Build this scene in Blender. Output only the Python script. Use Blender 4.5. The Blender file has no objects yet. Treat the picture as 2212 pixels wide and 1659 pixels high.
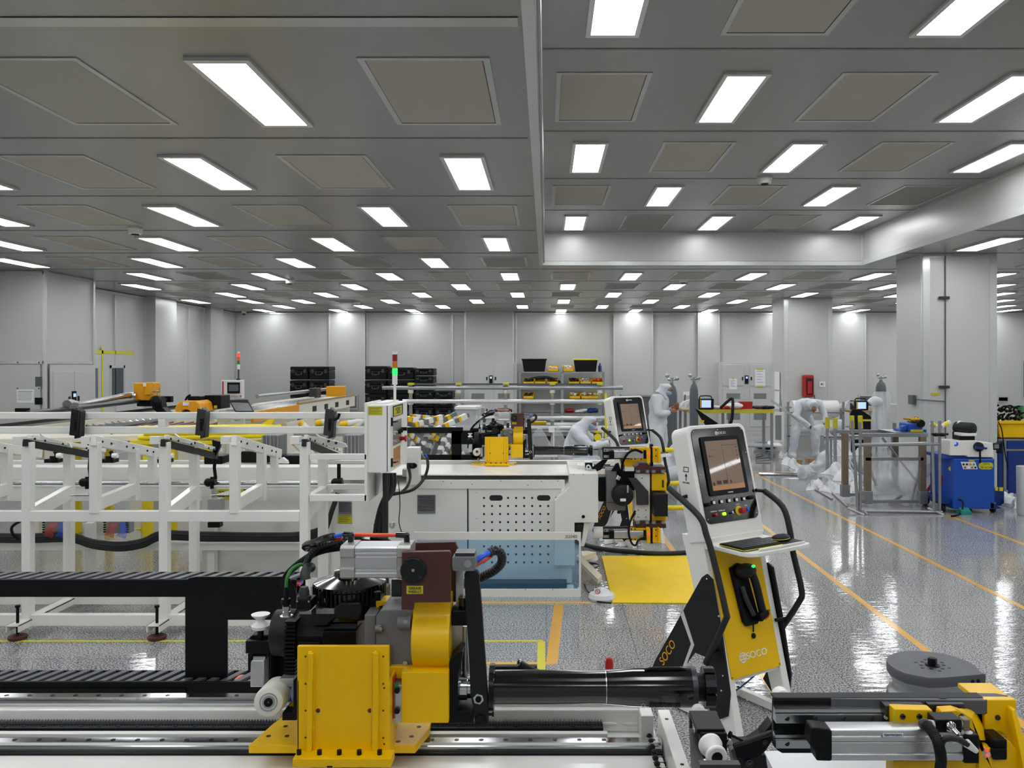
import bpy, bmesh, math, random
from mathutils import Vector, Matrix
random.seed(7)
sc = bpy.context.scene
COL = sc.collection
R = math.radians
PI = math.pi
# ---------------------------------------------------------------- camera
# A level camera 1.9 m above the floor looking along +Y; the frame is shifted, not tilted.
F, CX, CY, H = 1800.0, 1180.0, 790.0, 1.9
cd = bpy.data.cameras.new('camera')
cam = bpy.data.objects.new('camera', cd)
COL.objects.link(cam)
cam.location = (0, 0, H)
cam.rotation_euler = (PI / 2, 0, 0)
cd.sensor_fit = 'HORIZONTAL'
cd.sensor_width = 36.0
cd.lens = 36.0 * F / 2212
cd.shift_x = -(CX - 1106) / 2212
cd.shift_y = -(829.5 - CY) / 2212
cd.clip_start = 0.05
cd.clip_end = 200
sc.camera = cam
# ---------------------------------------------------------------- world and exposure
wd = bpy.data.worlds.new('world')
sc.world = wd
wd.use_nodes = True
wd.node_tree.nodes['Background'].inputs[0].default_value = (0.6, 0.65, 0.7, 1)
wd.node_tree.nodes['Background'].inputs[1].default_value = 0.02
sc.view_settings.view_transform = 'Standard'
sc.view_settings.look = 'None'
sc.view_settings.gamma = 1.0
sc.view_settings.use_curve_mapping = False
sc.view_settings.exposure = 0.0
LAMP = 13.6          # radiance of the ceiling lights
sc.cycles.max_bounces = 7
sc.cycles.diffuse_bounces = 4
sc.cycles.glossy_bounces = 3
sc.cycles.transmission_bounces = 4
sc.cycles.transparent_max_bounces = 8
sc.cycles.caustics_reflective = False
sc.cycles.caustics_refractive = False
sc.cycles.sample_clamp_indirect = 4
# ---------------------------------------------------------------- helpers
def W(px, py, Y):
 return Vector(((px - CX) * Y / F, Y, H - (py - CY) * Y / F))
def FY(py, z=0.0):
 return F * (H - z) / (py - CY)
def FL(px, py, z=0.0):
 return W(px, py, FY(py, z))
def X_(px, Y): return (px - CX) * Y / F
def Z_(py, Y): return H - (py - CY) * Y / F
def lin(h):
 h = h.lstrip('#')
 o = []
 for i in (0, 2, 4):
  v = int(h[i:i + 2], 16) / 255
  o.append(v / 12.92 if v <= 0.04045 else ((v + 0.055) / 1.055) ** 2.4)
 return o
MATS = {}
def mat(name, col, rough=0.5, metal=0.0, var=0.06, scale=14.0, bump=0.0, bscale=60.0, emit=0.0, spec=0.5, coat=0.0,
  alpha=1.0, trans=0.0):
 m = bpy.data.materials.new(name)
 m.use_nodes = True
 nt = m.node_tree
 b = nt.nodes['Principled BSDF']
 c = lin(col)
 tc = nt.nodes.new('ShaderNodeTexCoord')
 nz = nt.nodes.new('ShaderNodeTexNoise')
 nz.inputs['Scale'].default_value = scale
 nz.inputs['Detail'].default_value = 4
 nt.links.new(tc.outputs['Object'], nz.inputs['Vector'])
 mx = nt.nodes.new('ShaderNodeMix')
 mx.data_type = 'RGBA'
 mx.inputs[6].default_value = [max(0, v * (1 - var)) for v in c] + [1]
 mx.inputs[7].default_value = [min(1, v * (1 + var)) for v in c] + [1]
 nt.links.new(nz.outputs['Fac'], mx.inputs[0])
 nt.links.new(mx.outputs[2], b.inputs['Base Color'])
 b.inputs['Roughness'].default_value = rough
 b.inputs['Metallic'].default_value = metal
 b.inputs['Specular IOR Level'].default_value = spec
 b.inputs['Coat Weight'].default_value = coat
 b.inputs['Coat Roughness'].default_value = 0.1
 b.inputs['Alpha'].default_value = alpha
 b.inputs['Transmission Weight'].default_value = trans
 if emit:
  b.inputs['Emission Color'].default_value = c + [1]
  b.inputs['Emission Strength'].default_value = emit
 if bump:
  n2 = nt.nodes.new('ShaderNodeTexNoise')
  n2.inputs['Scale'].default_value = bscale
  n2.inputs['Detail'].default_value = 3
  nt.links.new(tc.outputs['Object'], n2.inputs['Vector'])
  bp = nt.nodes.new('ShaderNodeBump')
  bp.inputs['Strength'].default_value = bump
  bp.inputs['Distance'].default_value = 0.01
  nt.links.new(n2.outputs['Fac'], bp.inputs['Height'])
  nt.links.new(bp.outputs['Normal'], b.inputs['Normal'])
 MATS[name] = m
 return m
def tag(o, label=None, cat=None, group=None, kind=None):
 if label: o['label'] = label
 if cat: o['category'] = cat
 if group: o['group'] = group
 if kind: o['kind'] = kind
 return o
def thing(name, label, cat, loc=(0, 0, 0), rz=0.0, group=None):
 o = bpy.data.objects.new(name, None)
 o.empty_display_size = 0.05
 COL.objects.link(o)
 o.location = loc
 o.rotation_euler = (0, 0, rz)
 return tag(o, label, cat, group)
SPLIT = {'rib': 'rib', 'rail_bolts': 'rail_bolt', 'rack_bolts': 'rack_bolt', 'plate_bolts': 'plate_bolt', 'studs': 'stud', 'gearbox_boss': 'gearbox_boss', 'end_beam': 'end_beam',
   'spring_stack': 'coil_spring', 'arm_bolts': 'arm_bolt', 'rail_screws': 'rail_screw', 'side_cheeks': 'side_cheek', 'foot_bracket': 'foot_bracket', 'white_ring': 'white_ring',
   'disc_screws': 'disc_screw', 'panel_screws': 'panel_screw', 'bracket_screws': 'bracket_screw', 'column_screws': 'column_screw', 'gearbox_screws': 'gearbox_screw',
   'brace_screws': 'brace_screw', 'slide_bolts': 'slide_bolt', 'cylinder_caps': 'cylinder_cap', 'stand_frame': 'stand_leg', 'diagonal_rods': 'diagonal_rod',
   'flange_screws': 'flange_screw', 'frame_screws': 'frame_screw', 'block_screws': 'block_screw', 'socket_screws': 'socket_screw', 'case_latch': 'case_latch',
   'joint_clamp': 'joint_clamp', 'side_windows': 'side_window', 'cross_bars': 'cross_bar', 'foot_frame': 'foot_bar', 'slide_rails': 'slide_rail', 'lower_shelf': 'lower_shelf', 'rail_spacer': 'rail_spacer'}
class MB:
 """collects shapes in world (or local) coordinates; done() links them as ONE mesh object"""
 def __init__(s):
  s.b = bmesh.new()
 def _f(s, vs):
  try: return s.b.faces.new(vs)
  except ValueError: return None
 def box(s, x0, y0, z0, x1, y1, z1):
  v = [s.b.verts.new(p) for p in ((x0, y0, z0), (x1, y0, z0), (x1, y1, z0), (x0, y1, z0), (x0, y0, z1), (x1, y0, z1), (x1, y1, z1), (x0, y1, z1))]
  for f in ((0, 3, 2, 1), (4, 5, 6, 7), (0, 1, 5, 4), (1, 2, 6, 5), (2, 3, 7, 6), (3, 0, 4, 7)):
   s._f([v[i] for i in f])
  return s
 def pb(s, px0, py0, px1, py1, Y, d):
  a, b = W(px0, py0, Y), W(px1, py1, Y)
  return s.box(min(a.x, b.x), Y, min(a.z, b.z), max(a.x, b.x), Y + d, max(a.z, b.z))
 def prism(s, pts, ext):
  ext = Vector(ext)
  a = [s.b.verts.new(Vector(p)) for p in pts]
  b = [s.b.verts.new(Vector(p) + ext) for p in pts]
  s._f(a); s._f(b[::-1])
  n = len(a)
  for i in range(n):
   s._f([a[i], b[i], b[(i + 1) % n], a[(i + 1) % n]])
  return s
 def pp(s, pts, Y, d):
  return s.prism([W(x, y, Y) for x, y in pts], (0, d, 0))
 def ring(s, c, u, v, r, n):
  return [s.b.verts.new(c + u * (r * math.cos(2 * PI * i / n)) + v * (r * math.sin(2 * PI * i / n))) for i in range(n)]
 def lathe(s, a, ax, prof, n=20, cap=True):
  a = Vector(a); ax = Vector(ax).normalized()
  u = ax.orthogonal().normalized(); v = ax.cross(u)
  rs = [s.ring(a + ax * t, u, v, max(r, 1e-4), n) for t, r in prof]
  for q in range(len(rs) - 1):
   for i in range(n):
    s._f([rs[q][i], rs[q][(i + 1) % n], rs[q + 1][(i + 1) % n], rs[q + 1][i]])
  if cap:
   s._f(rs[0][::-1]); s._f(rs[-1])
  return s
 def cyl(s, a, b, r, r2=None, n=14):
  a, b = Vector(a), Vector(b)
  return s.lathe(a, b - a, [(0, r), ((b - a).length, r if r2 is None else r2)], n)
 def tube(s, pts, r, n=8, smooth=3, cap=True):
  P = [Vector(p) for p in pts]
  if smooth and len(P) > 2:
   Q = []
   for i in range(len(P) - 1):
    p0 = P[max(i - 1, 0)]; p1 = P[i]; p2 = P[i + 1]; p3 = P[min(i + 2, len(P) - 1)]
    for k in range(smooth):
     t = k / smooth
     Q.append(0.5 * ((2 * p1) + (p2 - p0) * t + (2 * p0 - 5 * p1 + 4 * p2 - p3) * t * t + (3 * p1 - p0 - 3 * p2 + p3) * t ** 3))
   Q.append(P[-1]); P = Q
  u = None; rs = []
  for i, p in enumerate(P):
   t = (P[min(i + 1, len(P) - 1)] - P[max(i - 1, 0)])
   if t.length < 1e-9: t = Vector((0, 0, 1))
   t.normalize()
   if u is None: u = t.orthogonal().normalized()
   else:
    u = u - t * u.dot(t)
    u = u.normalized() if u.length > 1e-6 else t.orthogonal().normalized()
   rr = r(i / (len(P) - 1)) if callable(r) else r
   rs.append(s.ring(p, u, t.cross(u), rr, n))
  for q in range(len(rs) - 1):
   for i in range(n):
    s._f([rs[q][i], rs[q][(i + 1) % n], rs[q + 1][(i + 1) % n], rs[q + 1][i]])
  if cap:
   s._f(rs[0][::-1]); s._f(rs[-1])
  return s
 def bar(s, a, b, w, h, up=(0, 0, 1)):
  a, b = Vector(a), Vector(b)
  t = (b - a).normalized()
  up = Vector(up)
  if abs(t.dot(up)) > 0.99: up = Vector((0, 1, 0))
  sd = t.cross(up).normalized(); u = sd.cross(t)
  c = [a + sd * (w / 2 * i) + u * (h / 2 * j) for i, j in ((-1, -1), (1, -1), (1, 1), (-1, 1))]
  return s.prism(c, b - a)
 def ball(s, c, r, sx=1, sy=1, sz=1, n=12, m=8):
  c = Vector(c)
  top = s.b.verts.new(c + Vector((0, 0, r * sz))); bot = s.b.verts.new(c - Vector((0, 0, r * sz)))
  rows = []
  for j in range(1, m):
   ph = PI * j / m
   rows.append([s.b.verts.new(c + Vector((r * sx * math.sin(ph) * math.cos(2 * PI * i / n), r * sy * math.sin(ph) * math.sin(2 * PI * i / n), r * sz * math.cos(ph)))) for i in range(n)])
  for i in range(n):
   s._f([top, rows[0][i], rows[0][(i + 1) % n]])
   s._f([bot, rows[-1][(i + 1) % n], rows[-1][i]])
   for j in range(m - 2):
    s._f([rows[j][i], rows[j + 1][i], rows[j + 1][(i + 1) % n], rows[j][(i + 1) % n]])
  return s
 def grid(s, fn, nu, nv):
  g = [[s.b.verts.new(Vector(fn(i / nu, j / nv))) for j in range(nv + 1)] for i in range(nu + 1)]
  for i in range(nu):
   for j in range(nv):
    s._f([g[i][j], g[i + 1][j], g[i + 1][j + 1], g[i][j + 1]])
  return s
 def split(s, name, m, parent, bevel, smooth):
  seen = set(); groups = []
  for v in s.b.verts:
   if v in seen: continue
   st = [v]; seen.add(v); g = []
   while st:
    q = st.pop(); g.append(q)
    for e in q.link_edges:
     w = e.other_vert(q)
     if w not in seen: seen.add(w); st.append(w)
   groups.append(g)
  last = None
  for g in groups:
   nb = MB(); mp = {v: nb.b.verts.new(v.co) for v in g}
   for f in {f for v in g for f in v.link_faces}: nb._f([mp[v] for v in f.verts])
   last = nb.done(name + '_' if name in SPLIT else name, m, parent, True, bevel=bevel, smooth=smooth)
   last.name = name
  s.b.free()
  return last
 def done(s, name, m, parent=None, local=False, bevel=0.0, smooth=False, label=None, cat=None, group=None, kind=None, loc=None):
  bmesh.ops.recalc_face_normals(s.b, faces=s.b.faces[:])
  off = Vector((0, 0, 0))
  if parent is not None and not local:
   p = parent
   while p is not None:
    off += Vector(p.location); p = p.parent
  elif parent is None:
   if loc is not None: off = Vector(loc)
   else:
    co = [v.co for v in s.b.verts]
    off = Vector(((min(c.x for c in co) + max(c.x for c in co)) / 2, (min(c.y for c in co) + max(c.y for c in co)) / 2, min(c.z for c in co)))
  if not local or parent is None:
   bmesh.ops.translate(s.b, verts=s.b.verts[:], vec=-off)
  if name in SPLIT and parent is not None and kind is None:
   return s.split(SPLIT[name], m, parent, bevel, smooth)
  me = bpy.data.meshes.new(name)
  s.b.to_mesh(me); s.b.free()
  for mm in (m if isinstance(m, (list, tuple)) else [m]):
   me.materials.append(MATS[mm] if isinstance(mm, str) else mm)
  if smooth:
   for p in me.polygons: p.use_smooth = True
   try: me.set_sharp_from_angle(angle=R(38))
   except Exception: pass
  o = bpy.data.objects.new(name, me)
  COL.objects.link(o)
  if parent is not None: o.parent = parent
  else: o.location = off
  if bevel:
   bv = o.modifiers.new('bevel', 'BEVEL'); bv.width = bevel; bv.segments = 2; bv.limit_method = 'ANGLE'; bv.angle_limit = R(40)
   bv.harden_normals = False
  return tag(o, label, cat, group, kind)
def copy_tree(o, parent=None):
 c = o.copy(); COL.objects.link(c); c.parent = parent
 for ch in [x for x in KIDS.get(o.name, [])]:
  copy_tree(ch, c)
 return c
KIDS = {}
def index_kids():
 KIDS.clear()
 for o in bpy.data.objects:
  if o.parent: KIDS.setdefault(o.parent.name, []).append(o)
def clone(o, loc, rz=None, label=None, group=None):
 index_kids()
 c = copy_tree(o)
 c.location = loc
 if rz is not None: c.rotation_euler = (0, 0, rz)
 if label: c['label'] = label
 if group: c['group'] = group
 return c
def text(name, body, size, m, parent, pos, rot=(PI / 2, 0, 0), ext=0.0005, sx=1.0, local=False, align='CENTER'):
 cu = bpy.data.curves.new(name, 'FONT')
 cu.body = body; cu.size = size; cu.extrude = ext
 cu.align_x = align; cu.align_y = 'CENTER'
 cu.materials.append(MATS[m])
 tmp = bpy.data.objects.new(name, cu)
 me = bpy.data.meshes.new_from_object(tmp)
 bpy.data.objects.remove(tmp)
 o = bpy.data.objects.new(name, me)
 COL.objects.link(o)
 o.parent = parent
 p = Vector(pos)
 if not local:
  q = parent
  while q is not None: p -= Vector(q.location); q = q.parent
 o.location = p
 o.rotation_euler = rot
 o.scale = (sx, 1, 1)
 return o
# ---------------------------------------------------------------- materials
mat('white_paint', '#e2e3de', 0.35, var=0.03, scale=3)
mat('white_panel', '#ebece8', 0.3, var=0.02, scale=2)
mat('machine_white', '#ebebe5', 0.3, var=0.02, scale=4, coat=0.2)
mat('cream', '#e8e3d3', 0.35, var=0.03)
mat('yellow', '#edbe00', 0.36, var=0.04, coat=0.05, bump=0.05, bscale=90, spec=0.35)
mat('yellow_bright', '#f2dc12', 0.4, var=0.05)
mat('orange_yellow', '#e8a30f', 0.4, var=0.04)
mat('black', '#090a0d', 0.4, var=0.2, spec=0.2)
mat('black_gloss', '#08090a', 0.14, var=0.2, coat=0.5)
mat('black_plastic', '#101215', 0.5, var=0.2, spec=0.35)
mat('charcoal', '#2b2e31', 0.45, var=0.1)
mat('rubber', '#101113', 0.55, var=0.2, bump=0.2, bscale=200)
mat('steel', '#b9bcbd', 0.25, 1.0, var=0.08, scale=20)
mat('chrome', '#d8dadc', 0.12, 1.0, var=0.05, scale=20)
mat('dark_steel', '#4a4c50', 0.32, 0.9, var=0.1, scale=20)
mat('gun_metal', '#5e6165', 0.5, 0.4, var=0.06)
mat('black_oxide', '#17181c', 0.26, 0.6, var=0.15, scale=20)
mat('aluminium', '#cbcdce', 0.34, 0.85, var=0.05)
mat('alu_cast', '#aeb0ab', 0.45, 0.5, var=0.06, bump=0.1)
mat('grey_cast', '#77787a', 0.5, 0.25, var=0.06, bump=0.1)
mat('galvanised', '#a3a6a8', 0.35, 0.85, var=0.15, scale=9)
mat('brown', '#4a2420', 0.5, var=0.08, bump=0.05)
mat('brown_steel', '#857766', 0.5, 0.5, var=0.2, scale=6)
mat('nylon', '#e6e7e4', 0.4, var=0.03)
mat('nylon_ivory', '#dad9cc', 0.42, var=0.04)
mat('blue', '#0d4cae', 0.35, var=0.06, coat=0.2)
mat('blue_dark', '#0b2f78', 0.4, var=0.06)
mat('blue_hose', '#1f5be0', 0.3, var=0.05)
mat('orange_hose', '#f2552a', 0.3, var=0.05)
mat('red', '#ae1418', 0.4, var=0.08)
mat('red_wire', '#c93a22', 0.4)
mat('green', '#2f7d38', 0.4)
mat('teal', '#1f8f84', 0.4)
mat('brass', '#b8912f', 0.3, 0.9, var=0.1)
mat('label_yellow', '#c9c11e', 0.5, var=0.03)
mat('ink', '#141414', 0.6)
mat('white_print', '#f2f2f2', 0.5)
mat('paper', '#eceeee', 0.7, var=0.02)
mat('coverall', '#d3d7dd', 0.75, var=0.05, scale=6, bump=0.6, bscale=13)
mat('skin', '#9c6b55', 0.5, var=0.05)
mat('mask_blue', '#8fb6cf', 0.7)
mat('glove', '#4b4d51', 0.6, var=0.1)
mat('wood', '#a3855a', 0.55, var=0.15)
mat('tape_yellow', '#e3a822', 0.35, var=0.08, scale=8, coat=0.6)
mat('tape_lime', '#d6cf2c', 0.4, var=0.08)
mat('mat_yellow', '#f6d008', 0.55, var=0.1, scale=5, bump=0.3, bscale=120)
mat('gas_grey', '#5c6267', 0.4, var=0.05)
mat('screen_grey', '#5d574c', 0.03, var=0.1, scale=6)
mat('screen_tan', '#8d7a6c', 0.03, var=0.05, scale=6, emit=0.1)
mat('screen_orange', '#a9733f', 0.15, var=0.05, emit=0.1)
mat('screen_blue', '#b8d0ee', 0.2, var=0.1, scale=30, emit=0.7)
mat('lamp_green', '#2cf06a', 0.3, emit=1.4)
mat('lamp_red', '#e8402a', 0.3, emit=1.2)
mat('lens_red', '#8d1d16', 0.25, var=0.1)
mat('lens_amber', '#c8741a', 0.25, var=0.1)
mat('lamp_lime', '#b6f02c', 0.3, emit=1.0)
mat('grey_mesh', '#7c7f80', 0.6, var=0.1)
mat('grey_tube', '#6f7374', 0.5, var=0.1)
def film_mat():
 m = mat('blue_film', '#7fbbe8', 0.06); nt = m.node_tree
 tr = nt.nodes.new('ShaderNodeBsdfTransparent'); tr.inputs[0].default_value = (.85, .94, 1, 1)
 mx = nt.nodes.new('ShaderNodeMixShader'); mx.inputs[0].default_value = .10
 nt.links.new(tr.outputs[0], mx.inputs[1]); nt.links.new(nt.nodes['Principled BSDF'].outputs[0], mx.inputs[2])
 nt.links.new(mx.outputs[0], nt.nodes['Material Output'].inputs[0])
film_mat()
mat('plastic_film', '#e9edf0', 0.16, alpha=0.2, var=0.05, bump=0.8, bscale=9)
mat('film_dense', '#e6eaee', 0.18, alpha=0.42, var=0.05, bump=0.8, bscale=9)
mat('plastic_white', '#eef0f2', 0.3, alpha=0.85, var=0.04, bump=0.8, bscale=14)
mat('glass_pale', '#dfe8ea', 0.05, alpha=0.3)
mat('window_dark', '#5b6263', 0.1, var=0.1)
mat('bin_clear', '#cfd2d4', 0.3, alpha=0.6)
# ---------------------------------------------------------------- floor material
def floor_mat():
 m = bpy.data.materials.new('speckled_floor'); m.use_nodes = True
 nt = m.node_tree; N = nt.nodes.new; L = nt.links.new
 b = nt.nodes['Principled BSDF']
 tc = N('ShaderNodeTexCoord')
 def noise(sc_, det, rough=0.5):
  n = N('ShaderNodeTexNoise'); n.inputs['Scale'].default_value = sc_; n.inputs['Detail'].default_value = det
  n.inputs['Roughness'].default_value = rough
  L(tc.outputs['Object'], n.inputs['Vector']); return n
 n1 = noise(95, 2, 0.6)
 r1 = N('ShaderNodeValToRGB')
 e = r1.color_ramp.elements
 e[0].position = 0.42; e[0].color = (0.10, 0.105, 0.11, 1)
 e[1].position = 0.58; e[1].color = (0.62, 0.62, 0.61, 1)
 L(n1.outputs['Fac'], r1.inputs[0])
 n2 = noise(1.1, 3)
 mx = N('ShaderNodeMix'); mx.data_type = 'RGBA'; mx.blend_type = 'MULTIPLY'; mx.inputs[0].default_value = 0.5
 L(r1.outputs[0], mx.inputs[6])
 r2 = N('ShaderNodeValToRGB'); r2.color_ramp.elements[0].color = (0.6, 0.62, 0.66, 1); r2.color_ramp.elements[1].color = (1, 1, 1, 1)
 L(n2.outputs['Fac'], r2.inputs[0]); L(r2.outputs[0], mx.inputs[7])
 br = N('ShaderNodeTexBrick'); br.offset = 0
 br.inputs['Scale'].default_value = 1.0; br.inputs['Mortar Size'].default_value = 0.002
 br.inputs['Brick Width'].default_value = 0.6; br.inputs['Row Height'].default_value = 0.6
 br.inputs['Color1'].default_value = (1, 1, 1, 1); br.inputs['Color2'].default_value = (0.93, 0.93, 0.93, 1); br.inputs['Mortar'].default_value = (0.35, 0.35, 0.35, 1)
 L(tc.outputs['Object'], br.inputs['Vector'])
 m2 = N('ShaderNodeMix'); m2.data_type = 'RGBA'; m2.blend_type = 'MULTIPLY'; m2.inputs[0].default_value = 1.0
 L(mx.outputs[2], m2.inputs[6]); L(br.outputs['Color'], m2.inputs[7])
 L(m2.outputs[2], b.inputs['Base Color'])
 b.inputs['Roughness'].default_value = 0.06
 b.inputs['IOR'].default_value = 1.6
 mp = N('ShaderNodeMapping'); mp.inputs['Scale'].default_value = (6.0, 20.0, 1.0)
 L(tc.outputs['Object'], mp.inputs['Vector'])
 n3 = N('ShaderNodeTexNoise'); n3.inputs['Scale'].default_value = 1.0; n3.inputs['Detail'].default_value = 3
 L(mp.outputs[0], n3.inputs['Vector'])
 bp = N('ShaderNodeBump'); bp.inputs['Strength'].default_value = 0.07; bp.inputs['Distance'].default_value = 0.02
 L(n3.outputs['Fac'], bp.inputs['Height']); L(bp.outputs['Normal'], b.inputs['Normal'])
 MATS['floor'] = m
floor_mat()
mat('ceiling_sheet', '#989995', 0.27, 0.35, var=0.05, scale=0.5)
mat('ceiling_seam', '#80807d', 0.4, 0.3)
mat('filter_face', '#b0ada3', 0.7, var=0.04, scale=40)
mat('filter_dark', '#8f8e89', 0.7, var=0.04, scale=40)
mat('strip_metal', '#bcbdba', 0.25, 0.4, var=0.2, scale=2)
mat('wall_sheet', '#c8cac7', 0.34, 0.1, var=0.03, scale=1)
mat('wall_trim', '#d5d8d6', 0.25, 0.3, var=0.03)
mat('wall_dark', '#868b8d', 0.5)
m = mat('lamp_panel', '#ffffff', 0.4)
m.node_tree.nodes['Principled BSDF'].inputs['Emission Color'].default_value = (0.965, 0.978, 1.0, 1)
m.node_tree.nodes['Principled BSDF'].inputs['Emission Strength'].default_value = LAMP
ZC, ZH = 3.5, 4.01              # low and raised ceiling
YW = 24.8                       # back wall
HX0, HX1, HY1 = -0.081, 5.02, 13.2
YB = -5.0
def S(name, m, fn, **k):
 b = MB(); fn(b); return b.done(name, m, kind='structure', **k)
S('floor', 'floor', lambda b: b.box(-12, YB, -0.1, 16, YW + 0.3, 0), loc=(0, 0, 0))
S('ceiling', 'ceiling_sheet', lambda b: (b.box(-12, YB, ZC, HX0, YW, ZC + 0.06), b.box(HX0, HY1, ZC, 16, YW, ZC + 0.06), b.box(HX1, YB, ZC, 16, HY1, ZC + 0.06)), loc=(0, 0, ZC))
S('ceiling', 'ceiling_sheet', lambda b: b.box(HX0, YB, ZH, HX1, HY1, ZH + 0.06), loc=(2, 5, ZH))
S('beam_left', 'wall_sheet', lambda b: b.box(HX0 - 0.05, YB, ZC + 0.06, HX0, HY1, ZH))
S('beam_front', 'wall_sheet', lambda b: b.box(HX0, HY1, ZC + 0.0601, HX1, HY1 + 0.05, ZH))
S('beam_right', 'wall_sheet', lambda b: b.box(HX1, YB, ZC + 0.06, HX1 + 0.05, HY1, ZH))
def trims(b):
 b.box(HX0 - 0.03, YB, ZC - 0.012, HX0 + 0.03, HY1, ZC - 0.001)
 b.box(HX0, HY1 - 0.02, ZC - 0.01, HX1, HY1 - 0.001, ZC + 0.05)
 b.box(HX0 + 0.001, HY1 - 0.02, ZC + 0.05, HX0 + 0.04, HY1 - 0.001, ZH - 0.03)
 b.box(HX1 - 0.05, HY1 - 0.02, ZC + 0.05, HX1 - 0.001, HY1 - 0.001, ZH - 0.03)
 b.box(HX0, HY1 - 0.03, ZH - 0.03, HX1, HY1 - 0.001, ZH - 0.001)
 b.box(HX1 - 0.03, YB, ZH - 0.03, HX1 - 0.001, HY1, ZH - 0.001)
 b.box(HX1 - 0.02, YB, ZC - 0.01, HX1 - 0.001, HY1, ZC + 0.07)
S('trim_1', 'wall_trim', trims)
S('trim_2', 'galvanised', lambda b: b.tube([(HX0 + 0.045, YB, ZC + 0.03), (HX0 + 0.045, 6, ZC + 0.03), (HX0 + 0.045, HY1 - 0.05, ZC + 0.03)], 0.014, 8, 0))
# ceiling joints
def seams(b):
 ys = [FY_ for FY_ in (3.87,)]
 for y in (1.9, 3.87, 5.86, 7.86, 9.86, 11.83, 13.8, 15.76, 17.7, 19.6, 21.5, 23.3):
  b.box(-9.4, y - 0.012, ZC - 0.004, HX0 - 0.05, y + 0.012, ZC - 0.0005)
  if y > 13.3: b.box(HX0, y - 0.012, ZC - 0.004, 15, y + 0.012, ZC - 0.0005)
  else: b.box(HX1 + 0.06, y - 0.012, ZC - 0.004, 15, y + 0.012, ZC - 0.0005)
 for y in (3.6, 5.55, 7.5, 9.4, 11.3):
  b.box(HX0 + 0.06, y - 0.012, ZH - 0.004, HX1 - 0.05, y + 0.012, ZH - 0.0005)
S('trim_3', 'ceiling_seam', seams)
def wide_strip(b):
 b.box(-9.4, 3.82, ZC - 0.006, HX0 - 0.05, 3.92, ZC - 0.0041)
S('trim_4', 'strip_metal', wide_strip)
# walls
S('wall_back', 'wall_sheet', lambda b: b.box(-12, YW, 0, 16, YW + 0.2, ZC))
S('wall_left', 'wall_sheet', lambda b: (b.box(-9.6, 15.5, 0, -9.3, YW, ZC), b.box(-9.9, YB, 0, -9.6, 14.0, ZC)))
S('wall_near', 'wall_sheet', lambda b: b.box(-12, YB - 0.2, 0, 16, YB, ZH))
S('wall_right', 'wall_sheet', lambda b: b.box(15, YB, 0, 15.2, YW, ZC))
# left corner block : a step in the wall
S('wall_left', 'wall_sheet', lambda b: b.box(-12, 14.0, 0, -8.43, 15.5, ZC))
def lb(b):
 for z in (ZC - 0.06, 1.93): b.box(-12, 13.97, z, -8.43, 13.999, z + 0.05)
 b.box(-8.45, 13.97, 0, -8.40, 14.03, ZC - 0.001)
 for z in (ZC - 0.06, 1.93): b.box(-8.429, 14.0, z, -8.41, 15.5, z + 0.04)
 b.box(-8.45, 15.46, 0, -8.40, 15.52, ZC - 0.001)
S('trim_5', 'wall_trim', lb)
# pilasters on the left wall
for i, (y0, y1, dx) in enumerate(((19.3, 20.4, 0.25), (22.6, 23.5, 0.2))):
 S('pillar_left_%d' % (i + 1), 'wall_sheet', lambda b: b.box(-9.3, y0, 0, -9.3 + dx, y1, ZC))
def lt(b):
 for y in (17.9, 19.27, 20.41, 21.6, 22.57, 23.51, YW - 0.06):
  b.box(-9.3, y, 0, -9.26, y + 0.03, ZC - 0.001)
 b.box(-9.3, 15.6, ZC - 0.07, -9.25, YW, ZC - 0.02)
 b.box(-9.3, YW - 0.05, ZC - 0.07, 15, YW - 0.001, ZC - 0.02)
 for px in (787, 793, 977, 1005, 1108, 1115, 1326, 1505, 1510, 1672, 1868):
  x = X_(px, YW); b.box(x - 0.03, YW - 0.03, 0, x + 0.03, YW - 0.001, ZC - 0.07)
S('trim_6', 'wall_trim', lt)
# back wall pilasters: (px left, px right, depth)
for i, (a, c, d) in enumerate(((712, 787, 0.12), (1005, 1109, 0.25), (1327, 1409, 0.12), (1509, 1553, 0.14), (1797, 1869, 0.12))):
 y = YW - d
 S('pillar_back_%d' % (i + 1), 'wall_sheet', lambda b: b.box(X_(a, y), y, 0, X_(c, y), YW, ZC - 0.001))
 def pt(b):
  for px in (a, c):
   x = X_(px, y); b.box(x - 0.025, y - 0.012, 0, x + 0.025, y - 0.001, ZC - 0.001)
 S('trim_%d' % (7 + i), 'wall_trim', pt)
# free standing columns
def column(n, x0, x1, y0, y1):
 S('column_%d' % n, 'wall_sheet', lambda b: b.box(x0, y0, 0, x1, y1, ZC - 0.001))
 def t(b):
  for x, s in ((x0, 1), (x1, -1)):
   b.box(x, y0 - 0.006, 0, x + s * 0.10, y0 - 0.0005, ZC - 0.05)
   b.box(x - s * 0.006, y0, 0, x - s * 0.0005, y0 + 0.06, ZC - 0.05)
  b.box(x0, y0 - 0.01, ZC - 0.05, x1, y0 - 0.0005, ZC - 0.002)
  b.box(x0 - 0.008, y0, ZC - 0.05, x0 - 0.0005, y1, ZC - 0.002)
 S('trim_%d' % (20 + n), 'wall_trim', t)
column(1, 5.40, 6.46, 11.95, 12.85)
column(2, 5.62, 6.76, 19.7, 20.7)
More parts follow.
